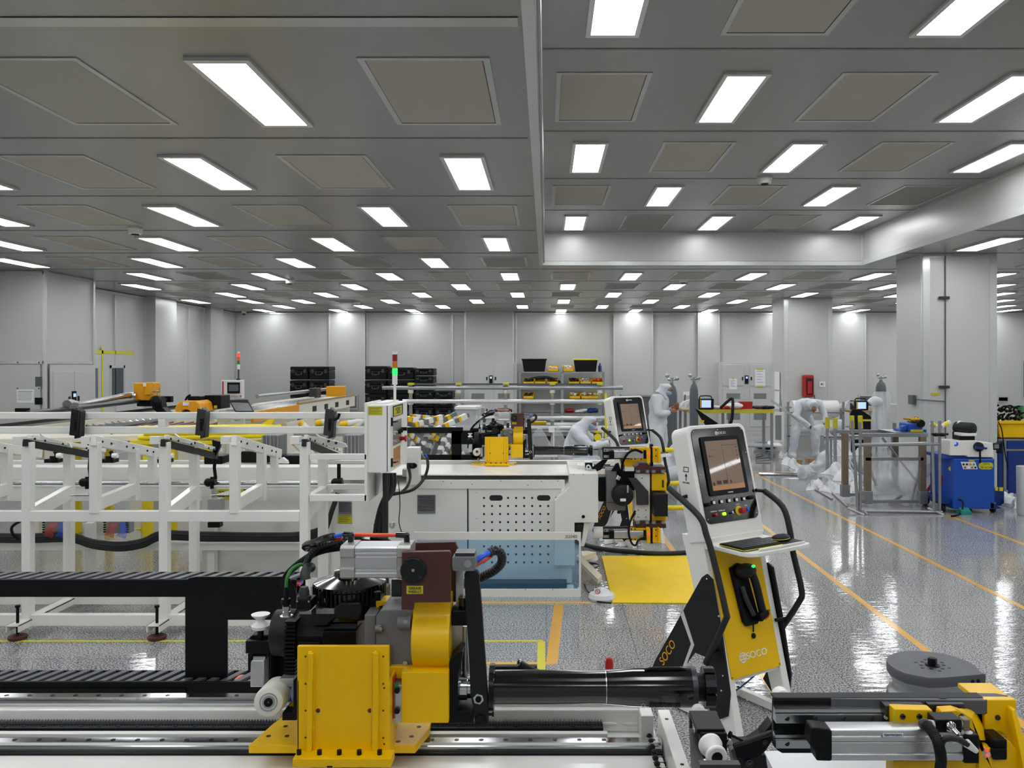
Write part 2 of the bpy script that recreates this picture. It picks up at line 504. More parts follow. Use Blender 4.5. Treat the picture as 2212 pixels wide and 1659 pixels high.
# ---------------------------------------------------------------- ceiling lights and filter panels
def make_light():
 t = thing('ceiling_light', 'x', 'ceiling light', (0, 0, 0))
 b = MB(); w, l = 0.17, 0.605
 for x0, y0, x1, y1 in ((-w, -l, w, -l + 0.045), (-w, l - 0.045, w, l), (-w, -l + 0.045, -w + 0.032, l - 0.045), (w - 0.032, -l + 0.045, w, l - 0.045)):
  b.box(x0, y0, -0.02, x1, y1, -0.0005)
 b.done('frame', 'wall_trim', t, True)
 MB().box(-w + 0.032, -l + 0.045, -0.0195, w - 0.032, l - 0.045, -0.008).done('diffuser', 'lamp_panel', t, True)
 return t
def make_filter(mn):
 t = thing('ceiling_filter', 'x', 'ceiling filter', (0, 0, 0))
 b = MB(); w, l = 0.345, 0.60
 for x0, y0, x1, y1 in ((-w, -l, w, -l + 0.035), (-w, l - 0.035, w, l), (-w, -l + 0.035, -w + 0.035, l - 0.035), (w - 0.035, -l + 0.035, w, l - 0.035)):
  b.box(x0, y0, -0.006, x1, y1, -0.0005)
 b.done('frame', 'strip_metal', t, True)
 MB().box(-w + 0.034, -l + 0.034, -0.0025, w - 0.034, l - 0.034, -0.0008).done('gasket', 'black', t, True)
 MB().box(-w + 0.037, -l + 0.037, -0.004, w - 0.041, l - 0.045, -0.0026).done('filter_face', mn, t, True)
 return t
ROWY = [-3.0, -1.0, 0.96, 2.94, 4.92, 6.92, 8.89, 10.91, 12.87, 14.85, 16.77, 18.68, 20.6, 22.45, 24.05]
HROWY = [-2.8, -0.92, 0.96, 2.83, 4.71, 6.59, 8.45, 10.35, 12.27]
ORD = ['first', 'second', 'third', 'fourth', 'fifth', 'sixth', 'seventh', 'eighth', 'ninth', 'tenth', 'eleventh', 'twelfth', 'thirteenth', 'fourteenth', 'fifteenth', 'sixteenth']
proto = {'L': make_light(), 'F': make_filter('filter_face'), 'D': make_filter('filter_dark')}
index_kids()
def inframe(x, y, z):
 if y < 1: return False
 px, py = CX + F * x / y, CY - F * (z - H) / y
 return -20 < px < 2232 and -60 < py
fixtures = []
for zone, rows in (('low', ROWY), ('high', HROWY)):
 z = ZC if zone == 'low' else ZH
 nr = len(rows)
 for ri, y in enumerate(rows):
  n = ri - 4
  pos = []
  for kk in range(-24, 30):
   if zone == 'low':
    x = -0.64 + 1.071 * kk
    isL = (kk % 2 == 0) if n % 2 else (kk % 2 != 0)
    if n in (8, ) and x < -7.2 and isL: continue
    if x < (-9.4 if y < 13.2 else -8.1 if y < 15.6 else -8.95) or x > 14.4: continue
    if y < HY1 + 0.3 and HX0 - 0.4 < x < HX1 + 0.42: continue
    if 5.0 < x < 6.9 and 11.3 < y < 13.4: continue
    if 5.2 < x < 7.1 and 19.1 < y < 21.3: continue
    if y > 24 and (X_(985, 24.5) < x < X_(1130, 24.5) or not isL): continue
    if y < 0 and abs(x) > 7: continue
   else:
    x = 0.42 + 1.03 * kk
    isL = (kk % 2 == 0) if ri % 2 == 0 else (kk % 2 != 0)
    if x < HX0 + 0.4 or x > HX1 - 0.3: continue
   pos.append((x, isL))
  if zone == 'low' and n == 8: pos += [(-8.65, True), (-7.3, True)]
  pos.sort()
  vis = [p for p in pos if inframe(p[0], y, z)]
  from_back = ORD[nr - 1 - ri]
  for x, isL in pos:
   kind = 'L' if isL else ('D' if (round(x * 3) + ri) % 3 == 0 and y > 9.5 else 'F')
   same = [p for p in vis if p[1] == isL]
   where = 'the raised ceiling' if zone == 'high' else 'the low ceiling'
   noun = 'lit ceiling panel' if isL else 'filter panel with metal edge'
   if (x, isL) in same:
    lab = '%s, %s row from back of %s, %s from left' % (noun, from_back, where, ORD[min(same.index((x, isL)), 15)])
   else:
    lab = '%s of %s beyond the picture edge, %s row' % (noun, where, from_back)
   fixtures.append((kind, (x, y, z), lab, ('lit panels of ' if isL else 'filter panels of ') + where))
first = set()
for kind, loc, lab, grp in fixtures:
 if kind not in first:
  first.add(kind); o = proto[kind]
 else: o = copy_tree(proto[kind])
 o.location = loc; o['label'] = lab; o['group'] = grp
# smoke detectors, camera
def detector(px, py, z, lab):
 y = F * (z - H) / (CY - py)
 x = X_(px, y)
 t = thing('smoke_detector', lab, 'smoke detector', (x, y, z), 0, 'ceiling smoke detectors')
 MB().lathe((0, 0, 0), (0, 0, -1), [(0.0005, 0.085), (0.02, 0.085), (0.03, 0.075), (0.07, 0.07), (0.075, 0.05)], 20).done('housing', 'white_paint', t, True, smooth=True)
 MB().lathe((0, 0, -0.076), (0, 0, -1), [(0, 0.045), (0.012, 0.04)], 16).done('sensor', 'black', t, True, smooth=True)
detector(292, 492, ZC, 'round smoke detector on the left ceiling near the second light column')
detector(1652, 383, ZH, 'round smoke detector under the raised ceiling')
detector(626, 604, ZC, 'small smoke detector beside a far light on the left ceiling')
detector(772, 652, ZC, 'tiny smoke detector in the far middle of the ceiling')
detector(1476, 602, ZC, 'smoke detector just behind the white dropped beam')
t = thing('security_camera', 'small dome camera at the back left corner under the ceiling', 'camera', (X_(527, 24.5), 24.5, ZC))
MB().lathe((0, 0, 0), (0, 0, -1), [(0.0005, 0.07), (0.05, 0.07), (0.06, 0.06)], 16).done('housing', 'white_paint', t, True)
MB().ball((0, 0, -0.07), 0.05).done('dome', 'black_gloss', t, True, smooth=True)
# ---------------------------------------------------------------- floor tapes
def tape(name, lab, pts, w, m, z=0.0012, grp='floor marking tapes'):
 b = MB()
 for (x0, y0), (x1, y1) in zip(pts, pts[1:]):
  d = Vector((x1 - x0, y1 - y0, 0)).normalized(); n = Vector((-d.y, d.x, 0)) * w / 2
  a, c = Vector((x0, y0, 0.0002)), Vector((x1, y1, 0.0002))
  b.prism([a - n, c - n, c + n, a + n], (0, 0, z))
 return b.done(name, m, label=lab, cat='floor tape', group=grp)
tape('floor_tape', 'long yellow tape line running back past the tube racks', [(3.76, 5.2), (3.66, 14.6)], 0.05, 'tape_yellow')
tape('floor_tape', 'yellow tape line running from the round die back past the console', [(2.52, 3.8), (2.6, 13.6)], 0.055, 'tape_yellow')
tape('floor_tape', 'short yellow tape line between far bending head and yellow mat', [(1.34, 4.3), (1.28, 11.2)], 0.06, 'tape_yellow')
tape('floor_tape', 'yellow tape line at right edge in front of the blue machine', [(5.07, 7.5), (5.1, 10.6)], 0.05, 'tape_yellow')
tape('floor_tape', 'wide orange tape strip running towards the camera from the blue guard', [(0.10, 6.62), (0.035, 5.32)], 0.075, 'tape_yellow')
tape('floor_tape', 'orange tape line along the foot of the white guard frame', [(-1.9, 6.68), (0.36, 6.68)], 0.05, 'tape_yellow')
tape('floor_tape', 'lime tape line across the floor below the white rack', [(-5.5, 5.75), (-0.02, 5.75)], 0.03, 'tape_lime')
tape('floor_tape', 'short lime tape piece ending beside the wide orange strip', [(-0.035, 5.74), (-0.03, 5.1)], 0.05, 'tape_lime')
tape('floor_tape', 'orange tape line crossing behind the black arbor tube', [(-1.5, 5.32), (0.06, 5.32)], 0.045, 'tape_yellow', 0.0008)
tape('floor_tape', 'faint yellow tape across the floor behind the console', [(3.0, 14.9), (4.7, 14.9)], 0.06, 'tape_yellow')
# ================================================================ near tube bender : bed
BED = thing('tube_bender_bed', 'long white machine bed with steel rails and gear rack under the nearest carriage', 'machine bed', (-1.4, 2.2, 0))
XL = -2.9
def bed():
 P = BED
 MB().box(XL, 1.93, 0.25, X_(1430, 2.137), 2.36, 0.905).done('bed_frame', 'machine_white', P, bevel=0.004)
 b = MB(); b.box(XL, 2.0, 0, -2.5, 2.3, 0.25); b.box(-0.3, 2.0, 0, 0.1, 2.3, 0.25); b.done('bed_foot', 'machine_white', P)
 x1 = X_(1430, 2.14)
 def rail(name, y0, y1, z0, z1, xe, n, hx):
  prof = [(y0, z0), (y0, z0 + (z1 - z0) * .35), (y0 + .006, z0 + (z1 - z0) * .5), (y0 + .001, z0 + (z1 - z0) * .72), (y0 + .001, z1), (y1 - .001, z1), (y1 - .001, z0 + (z1 - z0) * .72), (y1 - .006, z0 + (z1 - z0) * .5), (y1, z0 + (z1 - z0) * .35), (y1, z0)]
  r = MB().prism([(XL, a, c) for a, c in prof], (xe - XL, 0, 0)).done(name, 'chrome', P)
  h = MB()
  for k in range(n):
   x = xe - hx - 0.0635 * k
   h.cyl((x, (y0 + y1) / 2, z1 - 0.002), (x, (y0 + y1) / 2, z1 + 0.0006), 0.0062, n=12)
  h.done('rail_bolts', 'black_oxide', r)
 rail('front_rail', 2.14, 2.172, 0.905, 0.932, x1, 46, 0.021)
 MB().box(XL, 2.126, 0.903, x1, 2.139, 0.909).done('rail_seal', 'black', P)
 xl = X_(1313, 2.19)
 MB().box(XL, 2.188, 0.905, xl, 2.206, 0.934).done('rail_ledge', 'machine_white', P, bevel=0.002)
 xr = X_(1303, 2.22)
 g = MB(); g.box(XL, 2.212, 0.905, xr, 2.236, 0.939).done('gear_rack', 'black_oxide', P, bevel=0.001)
 teeth = MB(); n = 300; p = 0.00785
 for k in range(n):
  x = xr - 0.004 - p * k
  teeth.prism([(x - p * .5, 2.236, 0.9385), (x + p * .5, 2.236, 0.9385), (x + p * .16, 2.236, 0.9455), (x - p * .16, 2.236, 0.9455)], (0, 0.014, 0))
 teeth.done('rack_teeth', 'gun_metal', P, kind='stuff')
 h = MB()
 for k in range(36):
  x = xr - 0.03 - 0.0505 * k
  h.cyl((x, 2.224, 0.938), (x, 2.224, 0.9398), 0.0056, n=12)
 h.done('rack_bolts', 'black', P)
 xb = X_(1386, 2.27)
 MB().box(XL, 2.262, 0.905, xb, 2.36, 0.966).done('rear_beam', 'machine_white', P, bevel=0.003)
 MB().box(X_(1385, 2.2), 2.20, 0.905, X_(1412, 2.2), 2.36, 0.975).done('end_block', 'machine_white', P, bevel=0.002)
 w = MB()
 random.seed(3)
 for x in range(40):
  if x % 5 < 3: w.ball((xb - 0.03 - x * 0.06, 2.262, 0.928), 0.007, 3.6, 0.6, 0.8, 8, 5)
 w.done('weld_beads', 'machine_white', P, smooth=True)
 rail('rear_rail', 2.285, 2.317, 0.966, 0.99, X_(1380, 2.29), 44, 0.03)
 MB().box(0.302, 1.86, 0.86, 0.334, 2.262, 0.967).done('side_bar', 'machine_white', P, bevel=0.002)
 s = MB()
 for x, y in ((0.318, 2.2), (0.318, 1.95)): s.cyl((x, y, 0.966), (x, y, 0.9675), 0.005, n=10)
 for k in range(8):
  y = 2.0 + k * 0.03
  s.cyl((0.268, y, 0.90), (0.300, y, 0.90), 0.006, n=8); s.ball((0.27, y, 0.93), 0.008, n=8, m=6)
 s.done('studs', 'black', P)
bed()
# ================================================================ cable chain and its carrier plate
CH = thing('cable_chain', 'black double cable chain with tall plate and square opening beside the nearest carriage', 'cable chain', (-1.6, 2.6, 0.9))
def chain():
 P = CH
 def run(name, Y, yt, yb, xe, n):
  zt, zb = Z_(yt, Y), Z_(yb, Y)
  xs = X_(-260, Y)
  r = MB(); r.box(xs, Y, zb, xe, Y + 0.008, zt); r.box(xs, Y + 0.092, zb, xe, Y + 0.10, zt); r.box(xs, Y + .008, zb, xe, Y + .092, zb + .006)
  r = r.done(name, 'black', P, bevel=0.002)
  c = MB(); pitch = (xe - xs) / n
  for k in range(n):
   x = xs + pitch * k
   c.prism([(x, Y + .006, zt - .006), (x + .022, Y + .006, zt - .006), (x + .054, Y + .094, zt - .006), (x + .032, Y + .094, zt - .006)], (0, 0, .007))
  c.done('cross_bars', 'gun_metal', r)
  return zt, zb, xs, xe
 zt, zb, xs, xe = run('upper_chain', 2.56, 1252, 1290, X_(640, 2.56), 30)
 b = MB()
 for i, (m_, off) in enumerate((('orange_hose', .02), ('blue_hose', .035), ('red', .05))):
  MB().tube([(xs, 2.58 + off, zt - .02), (xe - .5, 2.58 + off, zt - .02), (xe, 2.58 + off, zt - .025)], .007, 6).done('hose', m_, P, smooth=True)
 run('lower_chain', 2.52, 1473, 1512, X_(560, 2.52), 28)
 pts = [(400, 1512), (400, 1262), (404, 1252), (414, 1247), (622, 1247), (634, 1254), (640, 1268), (640, 1338)]
 b = MB()
 b.pp([(400, 1512), (400, 1258), (408, 1249), (424, 1246), (610, 1246), (626, 1250), (636, 1266), (640, 1285), (640, 1339), (491, 1339), (491, 1512)], 2.553, 0.006)
 b.pp([(491, 1478), (640, 1478), (640, 1512), (491, 1512)], 2.553, 0.006)
 b.pp([(600, 1339), (640, 1339), (640, 1478), (600, 1478)], 2.553, 0.006)
 b.done('carrier_plate', 'black', P)
 MB().pp([(0, 1488), (400, 1488), (400, 1519), (0, 1519)], 2.512, 0.007).done('cover_strip', 'black', P)
 o = MB(); o.pb(506, 1468, 526, 1476, 2.54, .04); o.done('hose_clip', 'orange_hose', P)
chain()
# ================================================================ carriage (plate, motors, clamp lever, air cylinder)
def hose(pts, r, m, name, P, n=8, ribs=0, rm=None, Y=None):
 q = [W(*p) if len(p) == 3 else W(p[0], p[1], Y) for p in pts]
 o = MB().tube(q, r, n, 4).done(name, m, P, smooth=True)
 if ribs:
  b = MB()
  L = [0]
  Q = []
  for i in range(len(q) - 1):
   p0, p1, p2, p3 = q[max(i - 1, 0)], q[i], q[i + 1], q[min(i + 2, len(q) - 1)]
   for k in range(12):
    t = k / 12
    Q.append(0.5 * ((2 * p1) + (p2 - p0) * t + (2 * p0 - 5 * p1 + 4 * p2 - p3) * t * t + (3 * p1 - p0 - 3 * p2 + p3) * t ** 3))
  Q.append(q[-1])
  for i in range(1, len(Q)): L.append(L[-1] + (Q[i] - Q[i - 1]).length)
  for k in range(ribs):
   s = L[-1] * (k + .5) / ribs
   i = max(j for j in range(len(L)) if L[j] <= s); i = min(i, len(Q) - 2)
   t = (Q[i + 1] - Q[i]).normalized(); c = Q[i] + t * (s - L[i])
   b.cyl(c - t * L[-1] / ribs * .28, c + t * L[-1] / ribs * .28, r * 1.14, n=n)
  b.done('ribs', rm or m, o, smooth=True)
 return o
def screw(b, px, py, Y, r=0.0045, d=0.004, n=12):
 p = W(px, py, Y); b.cyl(p - Vector((0, d, 0)), p + Vector((0, .001, 0)), r, n=n)
CAR = thing('bending_carriage', 'nearest yellow carriage with motors and silver air cylinder on the white bed', 'machine carriage', (-0.45, 2.1, 0.95))
def carriage(P):
 Y = 2.0
 zt = 0.966
 def hp(px, py): return FL(px, py, zt)
 b = MB()
 b.prism([hp(537, 1610), hp(642, 1610), hp(845, 1610), hp(897, 1610), hp(928, 1572), hp(932, 1545), hp(640, 1543), hp(608, 1550), hp(590, 1563)], (0, 0, -0.02))
 b = b.done('base_plate', 'yellow', P, bevel=0.0015)
 h = MB()
 for x, y in ((578, 1569), (617, 1569), (580, 1590), (620, 1590), (850, 1591), (889, 1591), (860, 1602), (905, 1570)):
  p = hp(x, y); h.cyl(p + Vector((0, 0, -.001)), p + Vector((0, 0, .0006)), .006, n=12)
 h.done('plate_bolts', 'black', P)
 b = MB(); b.pp([(605, 1549), (634, 1549), (634, 1510), (629, 1519)], 2.14, .012); b.done('plate_bracket', 'yellow', P)
 b = MB(); b.pb(642, 1396, 840, 1638, Y, .012); b.pb(642, 1470, 646, 1638, Y, .09); b.pb(838, 1470, 842, 1638, Y, .09)
 b.done('front_plate', 'yellow', P, bevel=0.0012)
 b = MB()
 b.pp([(665, 1412), (676, 1412), (673, 1630), (662, 1630)], Y - .012, .012)
 b.pp([(806, 1412), (817, 1412), (816, 1630), (803, 1630)], Y - .012, .012)
 b.done('rib', 'yellow', P, bevel=0.001)
 b = MB(); random.seed(5)
 for x0, x1 in ((679, 677), (805, 802)):
  for k in range(44):
   t = k / 43; b.ball(W(x0 + (x1 - x0) * t, 1414 + 214 * t, Y - .002), .0022, 1, 1, 1.6, 6, 4)
 for k in range(40): b.ball(W(682 + k * 3.05, 1627, Y - .002), .0022, 1.5, 1, 1, 6, 4)
 for x in (670, 811): b.ball(W(x, 1411, Y - .004), .006, 1, .8, 1, 8, 5)
 b.done('weld_seam', 'yellow', P, smooth=True, kind='stuff')
 b = MB(); z1 = Z_(1636, 1.96); b.box(X_(634, 1.96), 1.952, z1 - .02, X_(846, 1.96), 2.0, z1); b.done('flange', 'yellow', P, bevel=0.001)
 for x in (646, 690, 733, 776, 820):
  p = Vector((X_(x, 1.975), 1.975, z1))
  c = MB(); c.cyl(p, p + Vector((0, 0, .0105)), .0058, n=14); c.cyl(p + Vector((0, 0, .0106)), p + Vector((0, 0, .0108)), .003, n=6)
  c.done('bolt', 'black_oxide', P, smooth=True)
 b = MB()
 for x, ys in ((660, (1418, 1477, 1535, 1593)), (828, (1418, 1477, 1535, 1594)), (830, (1486, 1607))):
  for y in ys: screw(b, x, y, Y, .0024, .0006, 10)
 for x in (687, 799): screw(b, x, 1535, Y, .0055, .0006, 14)
 b.done('plate_holes', 'brown', P)
 b = MB(); b.pb(706, 1655, 718, 1658, 1.951, .002); b.done('flange_slot', 'black', P)
 MB().pb(846, 1480, 868, 1562, 2.04, .05).done('slide_block', 'aluminium', P, bevel=.001)
 b = MB(); b.pb(841, 1466, 851, 1553, 2.035, .05); b.done('slide_cap', 'red', P, bevel=.001)
 b = MB(); b.pb(851, 1476, 853, 1552, 2.036, .01); b.pb(852, 1479, 859, 1487, 2.034, .01); b.done('slide_seal', 'green', P)
 b = MB()
 for y in (1489, 1533): screw(b, 859, y, 2.04, .007, .01)
 b.done('slide_bolts', 'black_oxide', P)
 ym = 2.19; zc = Z_(1372, ym)
 def lx(px, y=ym): return X_(px, y)
 m1 = MB(); m1.lathe((lx(593), ym, Z_(1366, ym)), (1, 0, 0), [(0, .05), (.004, .058), (.03, .06), (lx(640) - lx(593), .06)], 28)
 mot = m1.done('motor', 'black_plastic', P, smooth=True)
 b = MB()
 for k in range(17):
  a = -.95 + k * .118
  y = Z_(1366, ym) + .075 * math.sin(a * 1.6)
 for k in range(15):
  z = Z_(1330, ym) - k * .0098
  b.box(lx(632), ym - .075 + abs(k - 7) * .0012, z, lx(655), ym + .06, z + .005)
 b.box(lx(634), ym - .06, Z_(1436, ym), lx(653), ym + .06, Z_(1328, ym))
 b.done('cooling_fins', 'black', mot)
 b = MB(); b.lathe((lx(650), ym, Z_(1372, ym)), (1, 0, 0), [(0, .062), (lx(780) - lx(650), .062)], 12)
 b.box(lx(660), ym - .07, Z_(1412, ym), lx(708), ym, Z_(1368, ym)); b.box(lx(712), ym - .072, Z_(1400, ym), lx(782), ym, Z_(1345, ym))
 b.done('motor_body', 'black', mot, bevel=.002)
 b = MB(); b.pp([(672, 1352), (705, 1352), (722, 1336), (776, 1340), (782, 1322), (776, 1303), (735, 1303), (715, 1320), (680, 1312), (672, 1318)], 2.13, .1)
 b.done('terminal_box', 'black_plastic', mot, bevel=.003)
 b = MB(); b.pb(683, 1316, 722, 1326, 2.128, .01); b.done('name_plate', 'glass_pale', mot)
 b = MB(); b.pp([(787, 1440), (787, 1328), (812, 1328), (812, 1440)], 2.10, .13); b.pp([(812, 1443), (812, 1332), (822, 1318), (868, 1316), (890, 1330), (890, 1443)], 2.085, .15)
 gb = b.done('gearbox', 'grey_cast', P, bevel=.003)
 b = MB(); b.cyl(W(860, 1345, 2.08), W(888, 1345, 2.08), .016); b.cyl(W(812, 1358, 2.084), W(826, 1358, 2.084), .011); b.done('gearbox_boss', 'grey_cast', gb, smooth=True)
 b = MB(); screw(b, 822, 1357, 2.075, .005, .006); screw(b, 877, 1342, 2.068, .006, .004); screw(b, 876, 1431, 2.085, .006, .006); b.done('gearbox_screws', 'steel', gb, smooth=True)
 MB().pb(842, 1396, 846, 1620, 2.08, .1).done('rear_plate', 'steel', P)
 n = 18
 b = MB()
 zlo, zhi = Z_(1453, 2.05), Z_(1300, 2.05)
 prof = []
 for k in range(n + 1):
  t = k / n; z = zlo + (zhi - zlo) * t
  tt = min(1, t / .80)
  prof.append((2.095 - .055 * math.sin(PI * (tt * .8 + .1)) - (.0 if t < .8 else (t - .8) * .08), z))
 xa, xb = X_(889, 2.05), X_(970, 2.05)
 b.prism([(xa, y, z) for y, z in prof] + [(xa, 2.17, zhi), (xa, 2.17, zlo)], (xb - xa, 0, 0))
 b.done('shield', 'yellow', P, smooth=True)
 MB().pb(867, 1452, 969, 1562, 2.035, .13).done('cover_box', 'yellow', P, bevel=.0015)
 MB().pb(842, 1440, 880, 1466, 2.07, .05).done('bridge_piece', 'yellow', P, bevel=.0015)
 b = MB(); b.pp([(868, 1193), (971, 1191), (973, 1195), (973, 1301), (893, 1302), (893, 1318), (867, 1317)], 2.03, .016)
 b.done('cheek_plate', 'brown', P, bevel=.001)
 b = MB(); b.pp([(888, 1173), (983, 1171), (992, 1192), (1003, 1300), (893, 1302)], 2.15, .016); b.done('cheek_plate', 'brown', P, bevel=.001)
 c = W(893.5, 1231.5, 2.03)
 d = MB().lathe(c, (0, -1, 0), [(0, .0315), (.007, .0315), (.009, .0295)], 32).done('pivot_disc', 'black_plastic', P, smooth=True)
 b = MB()
 for x, y in ((876.5, 1214.5), (908.5, 1214.5), (876.5, 1247), (908.5, 1247)): screw(b, x, y, 2.021, .0052, .0015, 16)
 b.done('disc_screws', 'black_gloss', d, smooth=True)
 b = MB(); screw(b, 892.5, 1232, 2.021, .004, .002, 8); b.done('grease_nipple', 'steel', d)
 lb = MB().pb(878, 1265.5, 914, 1283, 2.0295, .0005).done('grease_label', 'label_yellow', P)
 text('label_text', 'GREASE', .0088, 'ink', lb, W(896, 1271, 2.029))
 text('label_text', 'WEEKLY', .0088, 'ink', lb, W(896, 1278.5, 2.029))
 def acyl(P, x0, x1, x2, x3, yt, yb, Y, d, m='aluminium', mc='alu_cast'):
  a = MB(); zt_, zb_ = Z_(yt, Y), Z_(yb, Y); hh = zt_ - zb_
  def sec(k0, k1, m_, nm, prof):
   xa, xb = X_(k0, Y), X_(k1, Y)
   return MB().prism([(xa, Y + d * u, zb_ + hh * v) for u, v in prof], (xb - xa, 0, 0)).done(nm, m_, P, bevel=.0012)
  cap = [(.12, 0), (.88, 0), (1, .1), (1, .9), (.88, 1), (.12, 1), (0, .93), (0, .68), (.05, .64), (.05, .36), (0, .32), (0, .07)]
  bod = [(.1, .03), (.9, .03), (.97, .1), (.97, .9), (.9, .97), (.1, .97), (.03, .92), (.03, .82), (.06, .80), (.04, .78), (.04, .70), (.08, .68), (.06, .66), (.06, .33), (.09, .31), (.05, .29), (.05, .2), (.03, .18), (.03, .07)]
  sec(x0, x1, mc, 'cylinder_cap', cap); o = sec(x1, x2, m, 'cylinder_body', bod); sec(x2, x3, mc, 'cylinder_cap', cap)
  return o
 cy = acyl(P, 734, 765, 857, 886, 1180, 1253, 2.05, .085)
 p = MB().pb(798, 1184, 838, 1186, 2.054, .02).done('cylinder_label', 'white_print', cy)
 b = MB()
 for x in (758, 879):
  q = W(x, 1178, 2.085); b.cyl(q, q + Vector((0, 0, -.004)), .011, n=16); b.cyl(q, q + Vector((0, 0, .009)), .0085, n=6)
 b.done('fitting', 'steel', P, smooth=True)
 for x, s in ((758, -1), (879, -1)):
  b = MB()
  q = W(x, 1170, 2.085); e = W(x + (-1 if x > 800 else 0), 1156, 2.085)
  b.cyl(q, e, .0075, n=14); b.ball(e, .0082, n=12, m=8)
  b.cyl(e, e + Vector((-.026 if x > 800 else -.018, 0, .001)), .0078, n=14)
  if x < 800: b.cyl(e, e + Vector((.004, 0, 0)), .0078)
  b.done('elbow_fitting', 'black_gloss', P, smooth=True)
 hose([(766, 1155, 2.085), (810, 1156, 2.085), (858, 1156, 2.085)], .0047, 'orange_hose', 'air_hose', P, 10)
 hose([(741, 1155, 2.085), (725, 1158, 2.09), (715, 1160, 2.095)], .0045, 'blue_hose', 'air_hose', P)
 hose([(738, 1163, 2.095), (728, 1165, 2.1), (716, 1166, 2.1)], .004, 'red', 'air_hose', P)
 hose([(722, 1158, 2.09), (700, 1163, 2.1), (678, 1172, 2.12), (662, 1176, 2.16), (659, 1183, 2.19), (672, 1185, 2.21), (710, 1178, 2.22), (760, 1165, 2.2), (800, 1164, 2.2), (838, 1176, 2.2)], .0085, 'black_gloss', 'cable', P)
 hose([(740, 1170, 2.14), (700, 1176, 2.14), (678, 1190, 2.15), (664, 1212, 2.17), (664, 1225, 2.17)], .008, 'black_gloss', 'cable', P, 10, 18, 'charcoal')
 hose([(735, 1182, 2.13), (700, 1188, 2.16), (675, 1198, 2.18), (640, 1222, 2.25), (620, 1242, 2.35), (612, 1262, 2.45)], .0085, 'black', 'cable', P, 10, 46)
 hose([(760, 1168, 2.14), (715, 1172, 2.14), (690, 1180, 2.14), (672, 1184, 2.15)], .0065, 'black_gloss', 'cable', P)
 hose([(800, 1160, 2.19), (830, 1166, 2.19), (852, 1180, 2.19), (858, 1200, 2.19)], .006, 'black', 'cable', P, 8, 24)
 hose([(663, 1222, 2.15), (648, 1220, 2.13), (630, 1230, 2.11), (620, 1250, 2.1), (618, 1268, 2.1)], .0045, 'green', 'signal_cable', P)
 def up(px, py, Y, prof, m_, nm):
  return MB().lathe(W(px, py, Y), (0, 0, 1), prof, 20).done(nm, m_, P, smooth=True)
 up(618, 1312, 2.1, [(0, .0085), (.008, .0085), (.009, .012), (.022, .012), (.0225, .006), (.045, .0045), (.052, .004)], 'black', 'plug_body')
 up(619, 1331, 2.1, [(0, .016), (.002, .016), (.003, .010), (.012, .010), (.013, .0085), (.018, .0085), (.019, .0105), (.026, .0105)], 'steel', 'plug_nut')
 up(657, 1317, 2.11, [(0, .0165), (.012, .0165), (.013, .0155), (.024, .0155), (.025, .0175), (.036, .0175), (.037, .0135), (.046, .0135), (.058, .010)], 'charcoal', 'plug_body')
 hose([(660, 1252, 2.11), (659, 1240, 2.115), (664, 1228, 2.13), (672, 1226, 2.15)], .0125, 'charcoal', 'plug_elbow', P, 14)
 b = MB(); b.pb(640, 1296, 672, 1318, 2.09, .05); b.done('plug_socket', 'black', P, bevel=.002)
 b = MB()
 for x in (642, 667): screw(b, x, 1299, 2.09, .0025, .001)
 b.done('socket_screws', 'steel', P)
 c = W(750, 1290, 2.2)
 vm = MB().lathe((c.x, 2.23, Z_(1282, 2.23)), (0, 0, 1), [(-.05, .088), (0, .088), (.02, .09), (.024, .094), (.034, .094), (.046, .055), (.050, .042), (.062, .040), (.064, .026), (.098, .024), (.1, .02)], 36).done('vertical_motor', 'black_gloss', P, smooth=True)
 b = MB()
 for k in range(44):
  a = 2 * PI * k / 44; q = Vector((c.x + .094 * math.cos(a), 2.23 + .094 * math.sin(a), Z_(1282, 2.23) + .0))
  b.box(q.x - .0018, q.y - .003, q.z - .01, q.x + .0018, q.y + .003, q.z + .03)
 b.done('fan_fins', 'black', vm)
 b = MB()
 for x in (696, 815): b.cyl(W(x, 1292, 2.16), W(x, 1277, 2.16), .010, n=12)
 b.pb(690, 1290, 822, 1320, 2.17, .14); b.done('motor_feet', 'black', vm, bevel=.003)
 MB().pp([(812, 1300), (838, 1300), (838, 1306), (820, 1309), (813, 1316)], 2.16, .06).done('yellow_clamp', 'yellow', P)
 b = MB(); b.pb(845, 1252, 868, 1290, 2.16, .05); b.done('sensor', 'black_gloss', P, bevel=.003)
 b = MB(); b.pp([(976, 1206), (981, 1203), (1027, 1203), (1027, 1229), (1023, 1234), (980, 1234), (976, 1228)], 2.035, .05)
 cl = b.done('clevis', 'grey_cast', P, bevel=.0015)
 c = W(1010.5, 1217.5, 2.035); MB().lathe(c, (0, -1, 0), [(0, .0095), (.0015, .0095), (.0015, .0075), (.0005, .0075)], 24).done('clevis_pin', 'steel', cl, smooth=True)
 MB().pb(983, 1195, 1025, 1203, 2.04, .05).done('clevis_top', 'dark_steel', cl)
 b = MB(); b.pp([(1003, 1240), (1008, 1234), (1030, 1234), (1034, 1240), (1041, 1320), (1046, 1395), (1048, 1420), (1055, 1530), (1055, 1560), (1050, 1571), (1032, 1571), (1026, 1564), (1022, 1530), (1016, 1500), (1012, 1400), (1005, 1300)], 2.06, .022)
 lv = b.done('lever_arm', 'black_plastic', P, bevel=.002)
 c = W(1034, 1508, 2.06)
 MB().lathe(c, (0, -1, 0), [(0, .0135), (.007, .0135)], 6).done('lever_nut', 'chrome', lv)
 MB().lathe(c, (0, -1, 0), [(.007, .0075), (.010, .0075)], 14).done('lever_stud', 'black', lv)
